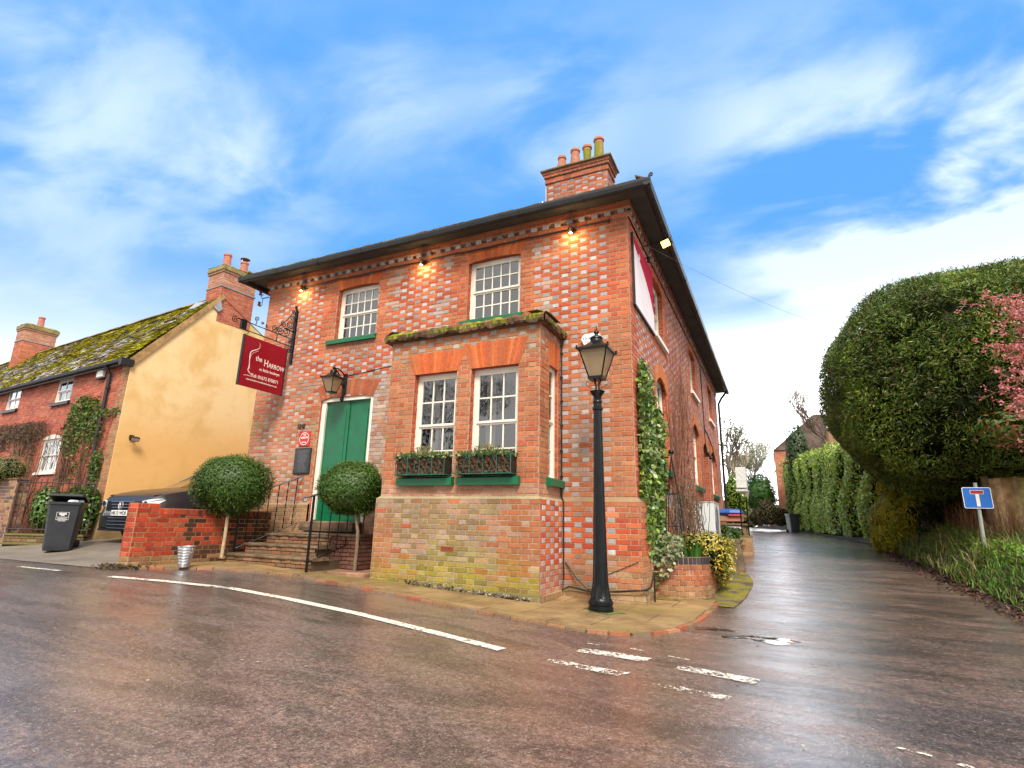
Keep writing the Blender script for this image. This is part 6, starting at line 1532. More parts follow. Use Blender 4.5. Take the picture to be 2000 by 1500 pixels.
climber("dormant_climber", "bare brown tangled climber above the cottage lower windows", "climber", [(-5.0, 3.25, 1.3, .30, 3), (-6.6, 3.3, 1.6, .28, 3), (-4.4, 2.9, .25, .5, .8)], 3800, [(.12, .075, .05), (.17, .10, .07), (.10, .085, .035), (.20, .15, .10), (.08, .05, .035)], 62, twigs=[(-4.4, .8, 3.4, 1.2, 26), (-5.4, 2.6, 3.5, 1.6, 30), (-6.6, 2.8, 3.6, 2.0, 24), (-2.5, 1.5, 3.3, .7, 22)], leaf=(.09, .018), toW=cwall, stemcol=(.15, .09, .06), spread=1.0, depth=.3)

# cottage front: plinth wall, railings, hedge behind, brick pier
t = thing("cottage_railings", "rusty iron railings on a mossy kerb wall in front of the cottage", "railings", (-13, -1.3, .3))
A = Vector((-13.55, -1.62, 0)); B_ = Vector((-11.98, -.86, 0)); d_ = (B_-A)
rl = MB(); rl.cur = (.06, .03, .02)
for z in (1.74, .72): rl.tube([A+Vector((0, 0, z)), B_+Vector((0, 0, z))], .013, 5)
rl.build("rail", M_RUST, t)
for k in range(15):
    f = k/14; p = A+d_*f; mb = MB(); mb.tube([p+Vector((0, 0, .60)), p+Vector((0, 0, 1.82+.02*(k % 2)))], .010 if k % 7 else .018, 5); mb.build("bar", M_RUST, t)
mb = MB()
nrm_ = Vector((d_.y, -d_.x, 0)).normalized()
Mk = lambda u, z, d: tuple(A+d_.normalized()*u+nrm_*d+Vector((0, 0, z)))
LL = d_.length
bricks(mb, Mk, 0, LL, .22, .595, [], lambda u, z, h, r_, r: jit(lerp((.10, .05, .03), r_.choice(OLIVE), .4), .2), seed=320, d0=.06, mort=(.06, .05, .03))
mb.prism([(0, .59), (LL, .59), (LL, .625), (0, .625)], -.12, .09, lambda u, v, d: Mk(u, v, d), (.16, .15, .04)); mb.prism([(0, .40), (LL, .40), (LL, .43), (0, .43)], .0, .16, lambda u, v, d: Mk(u, v, d), (.14, .13, .03)); mb.build("kerb_wall", M_BRICK, t)
t = thing("brick_gate_pier", "dark brick garden pier and wall at the left edge of the cottage", "wall", (-14.2, -1.7, .3))
mb = MB(); pcol = lambda u, z, h, r_, r: jit(r_.choice([(.16, .085, .065), (.30, .12, .08), (.34, .20, .11), (.12, .08, .075), (.28, .16, .09)]), .15)
Mp = lambda u, z, d: (-13.58+u, -1.66-d-.0*u, z)
bricks(mb, Mp, -3.4, 0, .22, 1.795, [], pcol, seed=330); bricks(mb, lambda u, z, d: (-13.58+d, -1.66+u, z), 0, .25, .22, 1.795, [], pcol, seed=331); mb.box((-17.0, -1.69, 1.796), (-13.55, -1.38, 1.83), (.22, .11, .07)); mb.build("brickwork", M_BRICK, t)

def shrub(name, label, cat, blobs, n, pal, seed, leaf=(.05, .03), mat=None, org=None, core=True, spread=.7, group=None, droop=.1, shell=(.55, 1.05), amp=.12):
    ob = org or (blobs[0][0], blobs[0][1], max(0, blobs[0][2]-blobs[0][5])); t = thing(name, label, cat, ob, group=group)
    vol = np.array([(b[3]*b[4]+b[4]*b[5]+b[3]*b[5]) for b in blobs]); vol /= vol.sum(); PP, NN = [], []
    for i, b in enumerate(blobs):
        P, N = ellipsoid_cloud(b[:3], b[3:6], int(n*vol[i]), seed+i, amp, 4, shell); PP.append(P); NN.append(N)
    P = np.concatenate(PP); N = np.concatenate(NN)
    quads_obj("foliage", leaf_quads(P, N, leaf[0], leaf[1], spread, droop=droop, seed=seed), pal_colors(len(P), pal, seed, .22), mat or M_LEAF, t)
    if core:
        c = MB()
        for i, b in enumerate(blobs): core_ellipsoid(c, b[:3], b[3:6], .72, 2, seed+i, amp, 4)
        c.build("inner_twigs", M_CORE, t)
    return t
shrub("laurel_shrub", "dark green leafy shrub behind the cottage railings", "shrub", [(-13.2, -1.15, 1.15, .45, .3, .55), (-12.6, -.95, 1.1, .45, .25, .6), (-12.2, -.82, 1.2, .3, .15, .5)], 3200, [(.05, .13, .02), (.09, .19, .03), (.03, .08, .012), (.14, .24, .04)], 71, leaf=(.09, .05), mat=M_GLOSSLEAF, amp=.1, shell=(.7, 1.05))
shrub("dry_bush", "feathery olive brown bush above the garden pier at the left edge", "bush", [(-14.6, -1.6, 2.0, 1.1, .5, .42), (-15.6, -1.6, 2.0, .9, .5, .4)], 5200, [(.16, .15, .05), (.22, .20, .08), (.12, .10, .04), (.10, .13, .03)], 72, leaf=(.09, .012), spread=.95, amp=.15)

# ================================================================== LANE SIDE OF THE INN
# curved planter
t = thing("curved_planter", "curved brick planter with a dark soldier course at the inn corner", "planter", (.4, 1.0, .05))
def pp(s):
    pts = [(.02, .72), (.22, .62), (.42, .62), (.60, .70), (.74, .86), (.82, 1.08), (.84, 1.4), (.84, 2.4), (.84, 3.9)]
    L = 0; prev = None
    for a, b in zip(pts, pts[1:]):
        l = math.hypot(b[0]-a[0], b[1]-a[1])
        if L+l >= s: f = (s-L)/l; return (a[0]+(b[0]-a[0])*f, a[1]+(b[1]-a[1])*f)
        L += l
    return pts[-1]
def Mpl(u, z, d):
    a = pp(u); b0 = pp(max(0, u-.12)); b1 = pp(u+.12); dx, dy = b1[0]-b0[0], b1[1]-b0[1]; l = math.hypot(dx, dy)+1e-9; return (a[0]+dy/l*d, a[1]-dx/l*d, z)
mb = MB(); pc = lambda u, z, h, r_, r: jit(lerp(r_.choice([(.34, .075, .035), (.26, .08, .04), (.36, .11, .05)]), r_.choice(OLIVE), .6 if z < .25 else .15), .12)
bricks(mb, Mpl, 0, 4.0, -.05, .55, [], pc, seed=340, backdiv=80, proud=.010, bond='header'); bricks(mb, Mpl, 0, 4.0, .55, .66, [], lambda u, z, h, r_, r: jit(r_.choice([(.045, .035, .05), (.07, .05, .055), (.035, .03, .035)]), .2), course=.11, bond='soldier', seed=341, backdiv=80, proud=.010, mort=(.30, .22, .10))
mb.build("brickwork", M_BRICK, t)
mb = MB(); mb.face([(0.03, .7, .62)]+[Mpl(u, .62, -.02) for u in np.linspace(.05, 3.95, 30)]+[(0.03, 3.9, .62)]); mb.build("soil", M_SOIL, t)
# AC unit
t = thing("heat_pump_unit", "grey white outdoor heat pump box with a round side fan beside the lane wall", "heat pump", (.58, 3.4, .8))
mb = MB(); mb.bbox((.42, 2.95, .82), (.77, 3.95, 1.55), .008); mb.box((.41, 2.94, 1.551), (.78, 3.96, 1.565)); mb.build("casing", simple("ac_paint", (.58, .60, .60), .45, var=.06, scale=3), t)
mb = MB(); c0 = (.772, 3.36, 1.20)
for k in range(12): mb.lathe([(.03+k*.024, -.003), (.03+k*.024+.008, .004), (.03+k*.024+.008, -.003)], c0, 24, axis='x', cap=False)
for k in range(8): a = k*math.pi/4; mb.tube([c0, (c0[0]+.004, c0[1]+.31*math.cos(a), c0[2]+.31*math.sin(a))], .004, 4)
mb.build("fan_grille", simple("grille_grey", (.12, .12, .13), .5), t)
mb = MB(); mb.box((.44, 3.0, .62), (.75, 3.1, .819)); mb.box((.44, 3.8, .40), (.75, 3.9, .819)); mb.build("stand", M_GALV, t)
mb = MB(); mb.box((.0, 2.4, 1.1), (.10, 2.5, 1.75)); mb.box((.12, 2.7, 1.0), (.2, 2.8, 1.68)); o = mb.build("cable_trunking", M_GALV, org=(.05, 2.5, 1.1)); tag(o, "grey metal cable trunking on the lane wall behind the heat pump", "trunking")
# second AC beyond corner
mb = MB(); mb.bbox((.35, 17.0, 2.75), (.75, 18.0, 3.6), .01, None); mb.box((.33, 16.9, 2.6), (.77, 18.1, 2.68)); o = mb.build("far_heat_pump", simple("ac_paint_far", (.66, .66, .62), .5), org=(.5, 17.5, 2.7)); tag(o, "small white outdoor unit seen past the far end of the inn", "heat pump")

# ivy on the corner of the lane wall
sw_ = lambda u, z, d: (d, u, z)
ivyb = [(.55, 3.15, .42, .55, 2), (.85, 2.6, .75, .7, 4), (1.15, 2.1, .85, .75, 5), (.9, 1.5, .8, .7, 4), (.9, 1.0, .75, .55, 3), (1.5, 2.75, .55, .35, 1.6), (.38, 2.0, .25, 1.2, 2)]
IVP = [(.12, .22, .04), (.20, .30, .07), (.06, .13, .02), (.30, .34, .15), (.26, .34, .04), (.035, .085, .012)]
t = climber("ivy", "variegated ivy covering the lane wall beside the inn corner", "ivy", ivyb, 9500, IVP, 63, twigs=[(.9, .7, 2.9, .9, 18)], leaf=(.085, .07), mat=M_GLOSSLEAF, toW=lambda u, z, d: (.03+d*.55, max(.04, u), z), depth=.3, spread=.55)
# trailing ivy over planter
rg = np.random.default_rng(5); n = 900; th = rg.uniform(0, 1, n); P = np.c_[.10+.38*rg.random(n)**.8, .72-.10*rg.random(n)+.25*rg.random(n), np.zeros(n)]; P[:, 2] = .95-.75*rg.random(n)**1.3*np.clip(1.15-P[:, 0]*1.4, .2, 1)
P[:, 1] -= np.clip(.9-P[:, 2], 0, .5)*.25
quads_obj("trailing_ivy", leaf_quads(P, np.tile([.2, -1, .3], (n, 1)), .075, .06, .5, droop=.6, seed=6), pal_colors(n, [(.24, .26, .13), (.16, .21, .08), (.32, .32, .18), (.09, .14, .04)], 7), M_GLOSSLEAF, t)
# dormant creeper on the wall
t = climber("dormant_creeper", "leafless reddish creeper spreading up the lane wall beyond the ivy", "creeper", [(4.0, 3.6, 1.2, 1.0, 3), (5.2, 3.4, 1.0, 1.1, 3), (4.2, 2.2, .9, 1.0, 2), (3.4, 1.7, .6, .8, 1)], 900, [(.22, .09, .05), (.16, .07, .04), (.26, .12, .07)], 64, twigs=[(3.4, .6, 3.2, 1.2, 20), (4.2, .8, 5.2, 2.0, 12), (3.4, .8, 5.7, 1.5, 4), (5.0, 2.6, 4.6, 1.6, 14), (4.6, .6, 3.4, 2.4, 14)], leaf=(.11, .010), toW=sw_, stemcol=(.22, .10, .065), spread=1.0, depth=.25)
t = shrub("dormant_rose", "leafless brown twiggy rose in the planter beside the ivy", "shrub", [(.42, 1.9, 1.25, .32, .6, .65), (.35, 2.4, 1.5, .25, .5, .5)], 700, [(.10, .12, .03), (.14, .07, .04)], 65, leaf=(.05, .02), core=False, org=(.4, 2.0, .62))
mb = MB(); random.seed(66)
for k in range(70):
    x, y = random.uniform(.15, .7), random.uniform(1.1, 2.8); p = [(x, y, .6)]; 
    for q in range(7): x += random.uniform(-.06, .06); y += random.uniform(-.12, .10); p.append((x, y, .6+(q+1)*random.uniform(.12, .2)))
    mb.tube(p, [.008-.0008*i for i in range(8)], 4, jit((.13, .08, .055), .3))
mb.build("stems", M_BARK, t)
# obelisk
t = thing("plant_obelisk", "thin black iron obelisk with a ball finial in the planter", "plant support", (.35, 1.05, .62))
mb = MB(); ap = Vector((.35, 1.05, 2.22))
for a, b in ((-1, -1), (1, -1), (1, 1), (-1, 1)): mb.tube([(.35+a*.14, 1.05+b*.14, .62), (.35+a*.09, 1.05+b*.09, 1.5), ap], .006, 4)
for z, w in ((1.1, .115), (1.6, .08)): mb.tube([(.35-w, 1.05-w, z), (.35+w, 1.05-w, z), (.35+w, 1.05+w, z), (.35-w, 1.05+w, z), (.35-w, 1.05-w, z)], .005, 4)
mb.build("frame", M_IRON, t)
mb = MB(); core_ellipsoid(mb, (.35, 1.05, 2.27), (.045, .045, .045), 1, 2, 0, 0, 1); mb.build("ball_finial", M_IRON, t, smooth=True)
shrub("golden_shrub", "yellow flowered euonymus shrub spilling over the curved planter", "shrub", [(.78, 1.75, .80, .26, .50, .24), (.85, 2.5, .72, .28, .5, .24), (.93, 1.35, .60, .22, .32, .24), (.55, 1.35, .86, .2, .3, .16), (.95, 1.9, .45, .18, .4, .25)], 4200, [(.56, .40, .03), (.62, .46, .10), (.45, .33, .02), (.14, .18, .03), (.06, .12, .02), (.62, .5, .22)], 67, leaf=(.05, .028), org=(.8, 1.8, .55), amp=.2, shell=(.7, 1.1))
# daffodil leaves
def blades(name, pts, hgt, wid, pal, seed, parent=None, org=None, lean=.5, mat=None, nseg=3):
    rg = np.random.default_rng(seed); n = len(pts); Qs = []; P0 = np.array(pts, float); a = rg.uniform(0, 2*np.pi, n); D = np.c_[np.cos(a), np.sin(a), np.zeros(n)]; S_ = np.c_[-np.sin(a), np.cos(a), np.zeros(n)]
    h = hgt*rg.uniform(.55, 1.25, n); ln = lean*rg.uniform(.3, 1.6, n); w = wid*rg.uniform(.7, 1.3, n)
    prev = None
    for k in range(nseg+1):
        f = k/nseg; c = P0+D*(h*ln*f*f)[:, None]; c[:, 2] += h*(f-.45*ln*f*f*1.1); ww = (w*(1-f**1.5)*.5+.0008)[:, None]; cur = (c-S_*ww, c+S_*ww)
        if prev is not None: Qs.append(np.stack([prev[0], prev[1], cur[1], cur[0]], axis=1))
        prev = cur
    C = pal_colors(n, pal, seed, .25); return quads_obj(name, np.concatenate(Qs), np.concatenate([C]*nseg), mat or M_LEAF, parent, org)
rg = np.random.default_rng(8)
p_ = np.c_[rg.uniform(.35, .72, 160), rg.uniform(.85, 1.25, 160), np.full(160, .62)]
o = blades("spring_bulbs", p_, .30, .014, [(.05, .17, .02), (.08, .22, .03)], 8, org=(.5, 1.0, .62), lean=.25); tag(o, "upright green bulb leaves in the curved planter", "plant")
p_ = np.c_[rg.normal(.7, .10, 260), rg.normal(5.4, .35, 260), np.full(260, .35)]
o = blades("iris_clump", p_, .62, .022, [(.04, .13, .02), (.07, .18, .03)], 18, org=(.7, 5.2, .35), lean=.3); tag(o, "dark green strappy iris clump behind the staddle stone", "plant")
# old stone (staddle) leaning on a grate
def stone(label, x, y, s, seed):
    z0 = G(x, y)+.01; mb = MB(); prof = [(.20, 0), (.205, .08), (.17, .35), (.14, .56), (.155, .60), (.15, .66), (.10, .675)]
    rings = []
    for r_, z in prof: rings.append([Vector((x+s*r_*1.05*cx_*(1+.06*nz(cx_, cy_, z, 2, seed)), y+s*r_*.7*cy_, z0+s*z+.01*nz(cx_, cy_, z, 3, seed+1))) for cx_, cy_ in [(-1, -.9), (-.9, -1), (0, -1.05), (.9, -1), (1, -.9), (1, .9), (.9, 1), (-.9, 1), (-1, .9)]])
    mb.loft(rings, True, True, (.13, .095, .055)); mb.c = [jit(c, .2) for c in mb.c]
    random.seed(seed)
    t = thing("staddle_stone", label, "stone", (x, y, z0), group="old stone posts at the lane edge"); mb.build("stone_body", M_STONE, t)
    lm = MB(); 
    for k in range(9):
        a, b = random.uniform(-.10, .08), random.uniform(.36, .62); r_ = random.uniform(.014, .032); pts = [(x+s*(a)+r_*math.cos(q)*(1+.2*math.sin(3*q)), y-s*(.225-.12*b)-.004, z0+s*b+r_*math.sin(q)) for q in [2*math.pi*i/9 for i in range(9)]]; lm.face(pts, (.42, .38, .26))
    lm.build("lichen", M_STONE, t)
stone("lichen spotted stone post nearest the planter at the lane edge", .84, 3.95, 1.0, 3); stone("second mossy stone post behind the lichen spotted one", .93, 4.7, .95, 7)
mb = MB()
for k in range(12): mb.bbox((.55+k*.038, 3.25, G(.8, 3.3)+.03), (.575+k*.038, 3.55, G(.8, 3.3)+.05), .004)
o = mb.build("boot_scraper", M_GALV, org=(.75, 3.4, .2)); tag(o, "small slatted grate lying in front of the stone post", "grate")
# end pillar with pot plants and railings, blue parasol cover / bench items
t = thing("end_pillar", "short mossy brick pillar with two iron bars at the end of the inn terrace", "pillar", (1.0, 8.2, .4))
mb = MB(); z0 = G(1.0, 8.2)-.05; bricks(mb, lambda u, z, d: (u, 8.1-d, z), .86, 1.16, z0, z0+.525, [], lambda u, z, h, r_, r: jit(lerp(r_.choice(BROWNS), r_.choice(OLIVE), .6), .2), seed=360); bricks(mb, lambda u, z, d: (1.16+d, u, z), 8.1, 8.5, z0, z0+.525, [], lambda u, z, h, r_, r: jit(lerp(r_.choice(BROWNS), r_.choice(OLIVE), .6), .2), seed=361); mb.box((.84, 8.08, z0+.526), (1.18, 8.52, z0+.56), (.2, .15, .07)); mb.build("brickwork", M_BRICK, t)
for x in (.93, 1.10): mb = MB(); mb.tube([(x, 8.2, z0+.56), (x, 8.2, z0+1.55)], .02, 6); mb.build("iron_bar", M_IRON, t)
t = thing("garden_table", "wooden garden table edge beyond the inn corner", "table", (.6, 9.4, .6)); z0 = G(.6, 9.4)
mb = MB(); mb.cur = (.20, .13, .07); mb.bbox((.25, 8.9, z0+.70), (1.02, 10.4, z0+.75), .008); mb.build("table_top", M_WOODA, t); 
for x, y in ((.32, 9.0), (.95, 9.0), (.32, 10.3), (.95, 10.3)): mb = MB(); mb.cur = (.18, .12, .06); mb.box((x-.04, y-.04, z0), (x+.04, y+.04, z0+.70)); mb.build("leg", M_WOODA, t)
t = thing("table_cover", "red and white striped cloth under a blue cover on the garden table", "cover", (.6, 9.5, z0+.76))
mb = MB(); mb.loft([[Vector((.6+a*w, 9.5+b*w*1.6, z0+z)) for a, b in ((-1, -1), (0, -1.1), (1, -1), (1.1, 0), (1, 1), (0, 1.1), (-1, 1), (-1.1, 0))] for w, z in ((.28, .98), (.31, 1.05), (.29, 1.12), (.2, 1.16))], True, True); mb.build("blue_cover", simple("blue_tarp", (.02, .09, .36), .5, var=.2), t)
mb = MB(); mb.bbox((.30, 9.05, z0+.80), (.92, 9.6, z0+.95), .02); mb.build("terracotta_trough", simple("terracotta_pot", (.38, .20, .12), .8), t); mb = MB(); mb.bbox((.55, 8.98, z0+.955), (.98, 9.1, z0+1.0), .01); mb.build("red_edge", simple("red_cloth", (.6, .05, .05), .6), t)
shrub("pot_shrub", "dark leafy shrub beside the end pillar under the garden table", "shrub", [(.55, 7.9, .75, .42, .35, .42), (.75, 8.6, .7, .25, .3, .4)], 1500, [(.035, .08, .015), (.06, .12, .02)], 73, leaf=(.09, .05))
# ================================================================== RIGHT SIDE OF THE LANE
# giant clipped yew
def yew():
    c = (6.70, 8.9, 4.62); r = (3.38, 3.6, 2.80); t = thing("clipped_yew", "huge dome shaped clipped yew overhanging the right side of the lane", "tree", (7.2, 9.4, .9))
    P, N = ellipsoid_cloud(c, r, 170000, 81, .045, 5.0, (.88, 1.005), 2.7, zmin=-.95)
    # keep the part that faces the lane, the road and the sky
    keep = (P[:, 0] < 10.6) & (P[:, 1] < 11.5); P, N = P[keep], N[keep]
    A = N*.6+np.array([-.15, -.35, .15]); Q = leaf_quads(P, N, .115, .026, .65, droop=.25, along=A, seed=81)
    C = pal_colors(len(P), YEWP, 81, .25); patch = np.array([nz(p[0], p[1], p[2], .9, 2) for p in P[::1]]); C = C*(1+.9*patch)[:, None]
    hole = np.array([nz(p[0], p[1], p[2], 2.3, 6) for p in P]) > .37; P, N, Q, C = P[~hole], N[~hole], Q[~hole], C[~hole]
    br = (np.random.default_rng(3).random(len(P)) < .035); C[br] = np.array([.14, .07, .03])
    quads_obj("crown", Q, np.clip(C, .003, 1), M_LEAF, t)
    P2, N2 = ellipsoid_cloud(c, r, 3400, 81, .045, 5.0, (1.0, 1.035), 2.7, zmin=-.3); P2, N2 = P2[P2[:, 1] < 11], N2[P2[:, 1] < 11]
    quads_obj("shoots", leaf_quads(P2, N2, .16, .02, .5, along=N2*2+np.array([0, 0, .6]), seed=84), pal_colors(len(P2), [(.10, .14, .03), (.14, .10, .04)], 3), M_LEAF, t)
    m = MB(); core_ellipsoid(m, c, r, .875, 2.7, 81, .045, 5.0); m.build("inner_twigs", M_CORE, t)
    m = MB(); m.cur = (.08, .045, .03)
    for (x, y) in ((6.6, 9.0), (7.4, 9.8), (7.0, 8.4)): m.tube([(x, y, .7), (x+.1, y+.1, 1.8), (x-.2, y, 3.2)], [.22, .18, .14], 8)
    m.build("trunk", M_BARK, t)
yew()
# dense dark conifer hedge behind and under the yew
def boxcloud(x0, x1, y0, y1, z0, z1, n, seed, bulge=.12, faces=('l', 'f', 't', 'r')):
    rg = np.random.default_rng(seed); A = {'l': (y1-y0)*(z1-z0), 'r': (y1-y0)*(z1-z0), 'f': (x1-x0)*(z1-z0), 't': (x1-x0)*(y1-y0)}; tot = sum(A[f] for f in faces); PP, NN = [], []
    for f in faces:
        k = int(n*A[f]/tot); a, b, d = rg.random(k), rg.random(k), rg.uniform(-.14, .04, k)
        if f == 'l': P = np.c_[np.full(k, x0)-d, y0+a*(y1-y0), z0+b*(z1-z0)]; N = (-1, 0, 0)
        if f == 'r': P = np.c_[np.full(k, x1)+d, y0+a*(y1-y0), z0+b*(z1-z0)]; N = (1, 0, 0)
        if f == 'f': P = np.c_[x0+a*(x1-x0), np.full(k, y0)-d, z0+b*(z1-z0)]; N = (0, -1, 0)
        if f == 't': P = np.c_[x0+a*(x1-x0), y0+b*(y1-y0), np.full(k, z1)+d]; N = (0, 0, 1)
        N = np.tile(np.array(N, float), (k, 1)); w = bulge*(np.sin(P[:, 1]*1.9+P[:, 2]*1.3+seed)+np.sin(P[:, 0]*2.3+P[:, 2]*2.1)+.6*np.sin(P[:, 1]*4.3+P[:, 0]*3)); P = P+N*w[:, None]*.5; PP.append(P); NN.append(N)
    return np.concatenate(PP), np.concatenate(NN)
t = thing("conifer_screen", "dark overgrown conifer screen in the shade under the clipped yew", "hedge", (7.2, 10.0, .8))
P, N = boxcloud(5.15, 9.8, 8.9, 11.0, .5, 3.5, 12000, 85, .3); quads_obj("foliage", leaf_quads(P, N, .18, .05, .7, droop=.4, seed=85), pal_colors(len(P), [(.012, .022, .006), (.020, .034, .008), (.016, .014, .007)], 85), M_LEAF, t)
m = MB(); m.box((5.4, 9.15, .5), (9.8, 11.0, 3.3)); m.build("inner_twigs", M_CORE, t)
t = thing("conifer_screen", "dark conifer foliage behind the dead end sign, right of the yew trunks", "hedge", (8.0, 7.6, .8))
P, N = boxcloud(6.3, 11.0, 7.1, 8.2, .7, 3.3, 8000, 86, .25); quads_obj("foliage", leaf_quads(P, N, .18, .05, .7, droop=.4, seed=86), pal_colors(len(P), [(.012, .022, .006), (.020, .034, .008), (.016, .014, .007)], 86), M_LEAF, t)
m = MB(); m.box((6.55, 7.35, .6), (11.0, 8.2, 3.1)); m.build("inner_twigs", M_CORE, t)
# mossy golden conifer at the foot of the yew
def golden():
    t = thing("golden_conifer", "yellow green shaggy conifer bulging into the lane below the yew", "conifer", (4.75, 10.8, .5))
    blobs = [(4.85, 10.9, 1.35, .62, .8, .95), (5.05, 11.1, 2.15, .50, .6, .95), (5.35, 10.2, 1.35, .65, .6, 1.0), (4.75, 10.6, .9, .60, .6, .45)]; PP, NN = [], []
    for i, b in enumerate(blobs): P, N = ellipsoid_cloud(b[:3], b[3:], 4200, 90+i, .10, 4, (.7, 1.04)); PP.append(P); NN.append(N)
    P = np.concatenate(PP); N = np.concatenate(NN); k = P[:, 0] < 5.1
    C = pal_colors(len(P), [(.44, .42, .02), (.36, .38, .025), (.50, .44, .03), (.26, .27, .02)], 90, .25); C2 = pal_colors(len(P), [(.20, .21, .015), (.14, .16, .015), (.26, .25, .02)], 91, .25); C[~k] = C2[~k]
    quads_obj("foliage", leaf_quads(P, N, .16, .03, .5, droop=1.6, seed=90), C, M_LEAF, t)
    m = MB()
    for i, b in enumerate(blobs): core_ellipsoid(m, b[:3], b[3:], .74, 2, 90+i, .10, 4)
    m.build("inner_twigs", M_CORE, t); m = MB(); m.cur = (.10, .06, .04); m.tube([(5.0, 11.0, .4), (5.0, 11.0, 1.4)], .09, 7); m.build("trunk", M_BARK, t)
golden()
# laurel hedge along the lane
t = thing("laurel_hedge", "tall glossy laurel hedge lining the right side of the lane", "hedge", (4.2, 22, 1.3))
rg = np.random.default_rng(92); n = 26000; yy = 13.2+(36-13.2)*rg.random(n)**1.35; hh = rg.random(n); topz = lambda y: 4.35+(y-15)*.075+.12*np.sin(y*1.3)
xe = np.array([xr(y) for y in yy])+.08; g = np.array([G(4.2, y) for y in yy]); z = g+.15+(topz(yy)-g-.15)*hh; bul = .16*np.sin(yy*1.7+z*1.1)+.10*np.sin(yy*3.9+z*2.7)+.12*np.sin(z*2.3)
P = np.c_[xe+bul+rg.uniform(-.02, .14, n)+np.clip(z-topz(yy)+.35, 0, 1)*.9, yy, z]; N = np.tile([-1., -.25, .25], (n, 1))
n2 = 3500; y2 = 13.2+22.8*rg.random(n2)**1.2; x2 = np.array([xr(y) for y in y2])+.2+rg.random(n2)*1.2; P2 = np.c_[x2, y2, topz(y2)+rg.uniform(-.1, .12, n2)]
n3 = 1600; P3 = np.c_[4.5+1.3*rg.random(n3), 13.1+rg.uniform(-.05, .1, n3), 1.0+3.3*rg.random(n3)]
Pa = np.concatenate([P, P2, P3]); Na = np.concatenate([N, np.tile([-.3, -.2, 1.], (n2, 1)), np.tile([-.2, -1., .2], (n3, 1))])
quads_obj("foliage", leaf_quads(Pa, Na, .125, .055, .6, droop=.5, seed=92), pal_colors(len(Pa), [(.28, .44, .03), (.36, .54, .05), (.46, .60, .09), (.16, .29, .03), (.50, .58, .18), (.24, .22, .05)], 92, .25), M_GLOSSLEAF, t)
m = MB(); rows = []
for y in np.linspace(13.25, 36, 24): x = xr(y)+.28; rows.append([(x, y, G(4, y)), (x+.02, y, topz(y)-.25), (x+1.3, y, topz(y)-.15), (x+1.6, y, G(4, y))])
m.loft([[Vector(p) for p in r] for r in rows]); m.build("inner_twigs", M_CORE, t)
# gable of a house beyond the hedge, far bin
t = thing("far_house", "brick gable end of a house at the far end of the laurel hedge", "house", (2.1, 38, 2.2))
m = MB(); bricks(m, lambda u, z, d: (u, 37.5-d, z), 2.05, 5.5, 1.8, 6.9, [], lambda u, z, h, r_, r: jit(lerp(r_.choice(REDS), r_.choice(PALES), .35), .1), seed=400, course=.1); m.prism([(37.5, 1.8), (46, 1.8), (46, 6.9), (37.5, 6.9)], 0, .1, lambda u, v, d: (2.05-d, u, v), (.40, .17, .10)); m.build("wall", M_BRICK, t)
m = MB(); m.prism([(1.9, 6.85), (5.6, 6.85), (5.6, 9.4), (4.8, 9.4)], 0, 8.5, lambda u, v, d: (u, 37.4+d, v), (.12, .09, .07)); m.build("roof", M_TILE, t, fix=True)
bin_("far_wheeled_bin", "dark wheeled bin standing by the far end of the laurel hedge", 2.55, 27.5, R(20), 1.05, sticker=False, open_=False)
# roof of a brown house behind the hedge
t = thing("hidden_house", "brown tiled roof just showing behind the laurel hedge beside bare trees", "house", (8, 30, 2))
m = MB(); m.face([(4.6, 26, 6.6), (8.2, 26, 6.6), (7.4, 29, 9.0), (5.4, 29, 9.0)], (.17, .10, .06)); m.face([(4.6, 26, 6.6), (5.4, 29, 9.0), (4.6, 32, 6.6)], (.17, .10, .06)); m.build("roof", M_TILE, t)
m = MB(); m.box((4.7, 26.1, 2), (8.2, 32, 6.59), (.32, .18, .1)); m.build("wall", M_BRICK, t)

# trees
def bare_tree(name, label, x, y, z0, h, seed, depth=6, leafpal=None, nleaf=0, group=None, spread=.55, r0=.16, stem=.35, colr=(.11, .085, .065), leafsize=.09):
    t = thing(name, label, "tree", (x, y, z0), group=group); m = MB(); random.seed(seed); tips = []
    def grow_(p, d, l, r_, k):
        pts = [p]; q = p; dd = d.copy()
        for i in range(3): dd = (dd+Vector((random.uniform(-.16, .16), random.uniform(-.16, .16), random.uniform(-.05, .12)))).normalized(); q = q+dd*(l/3); pts.append(q)
        m.tube(pts, [r_, r_*.9, r_*.8, r_*.68], 5 if k > 2 else 4, jit(colr, .2), caps=False)
        if k <= 0: tips.append(q); return
        for i in range(random.choice([2, 3, 3]) if k > 1 else 3):
            a = random.uniform(0, 6.28); ax = Vector((math.cos(a), math.sin(a), random.uniform(.1, .9))); grow_(pts[random.choice([2, 3, 3])], (dd+ax*spread*random.uniform(.7, 1.3)).normalized(), l*random.uniform(.62, .82), max(.004, r_*.62), k-1)
    grow_(Vector((x, y, z0)), Vector((0, 0, 1)), h*stem, r0, depth); m.build("trunk", M_BARK, t)
    if nleaf:
        rg = np.random.default_rng(seed); T_ = np.array(tips); k = rg.integers(0, len(T_), nleaf); P = T_[k]+rg.normal(0, h*.03, (nleaf, 3)); N = np.tile([0, 0, 1.], (nleaf, 1)); quads_obj("crown", leaf_quads(P, N, leafsize, leafsize*.6, 1.0, seed=seed), pal_colors(nleaf, leafpal, seed, .3), M_LEAF, t)
    return t
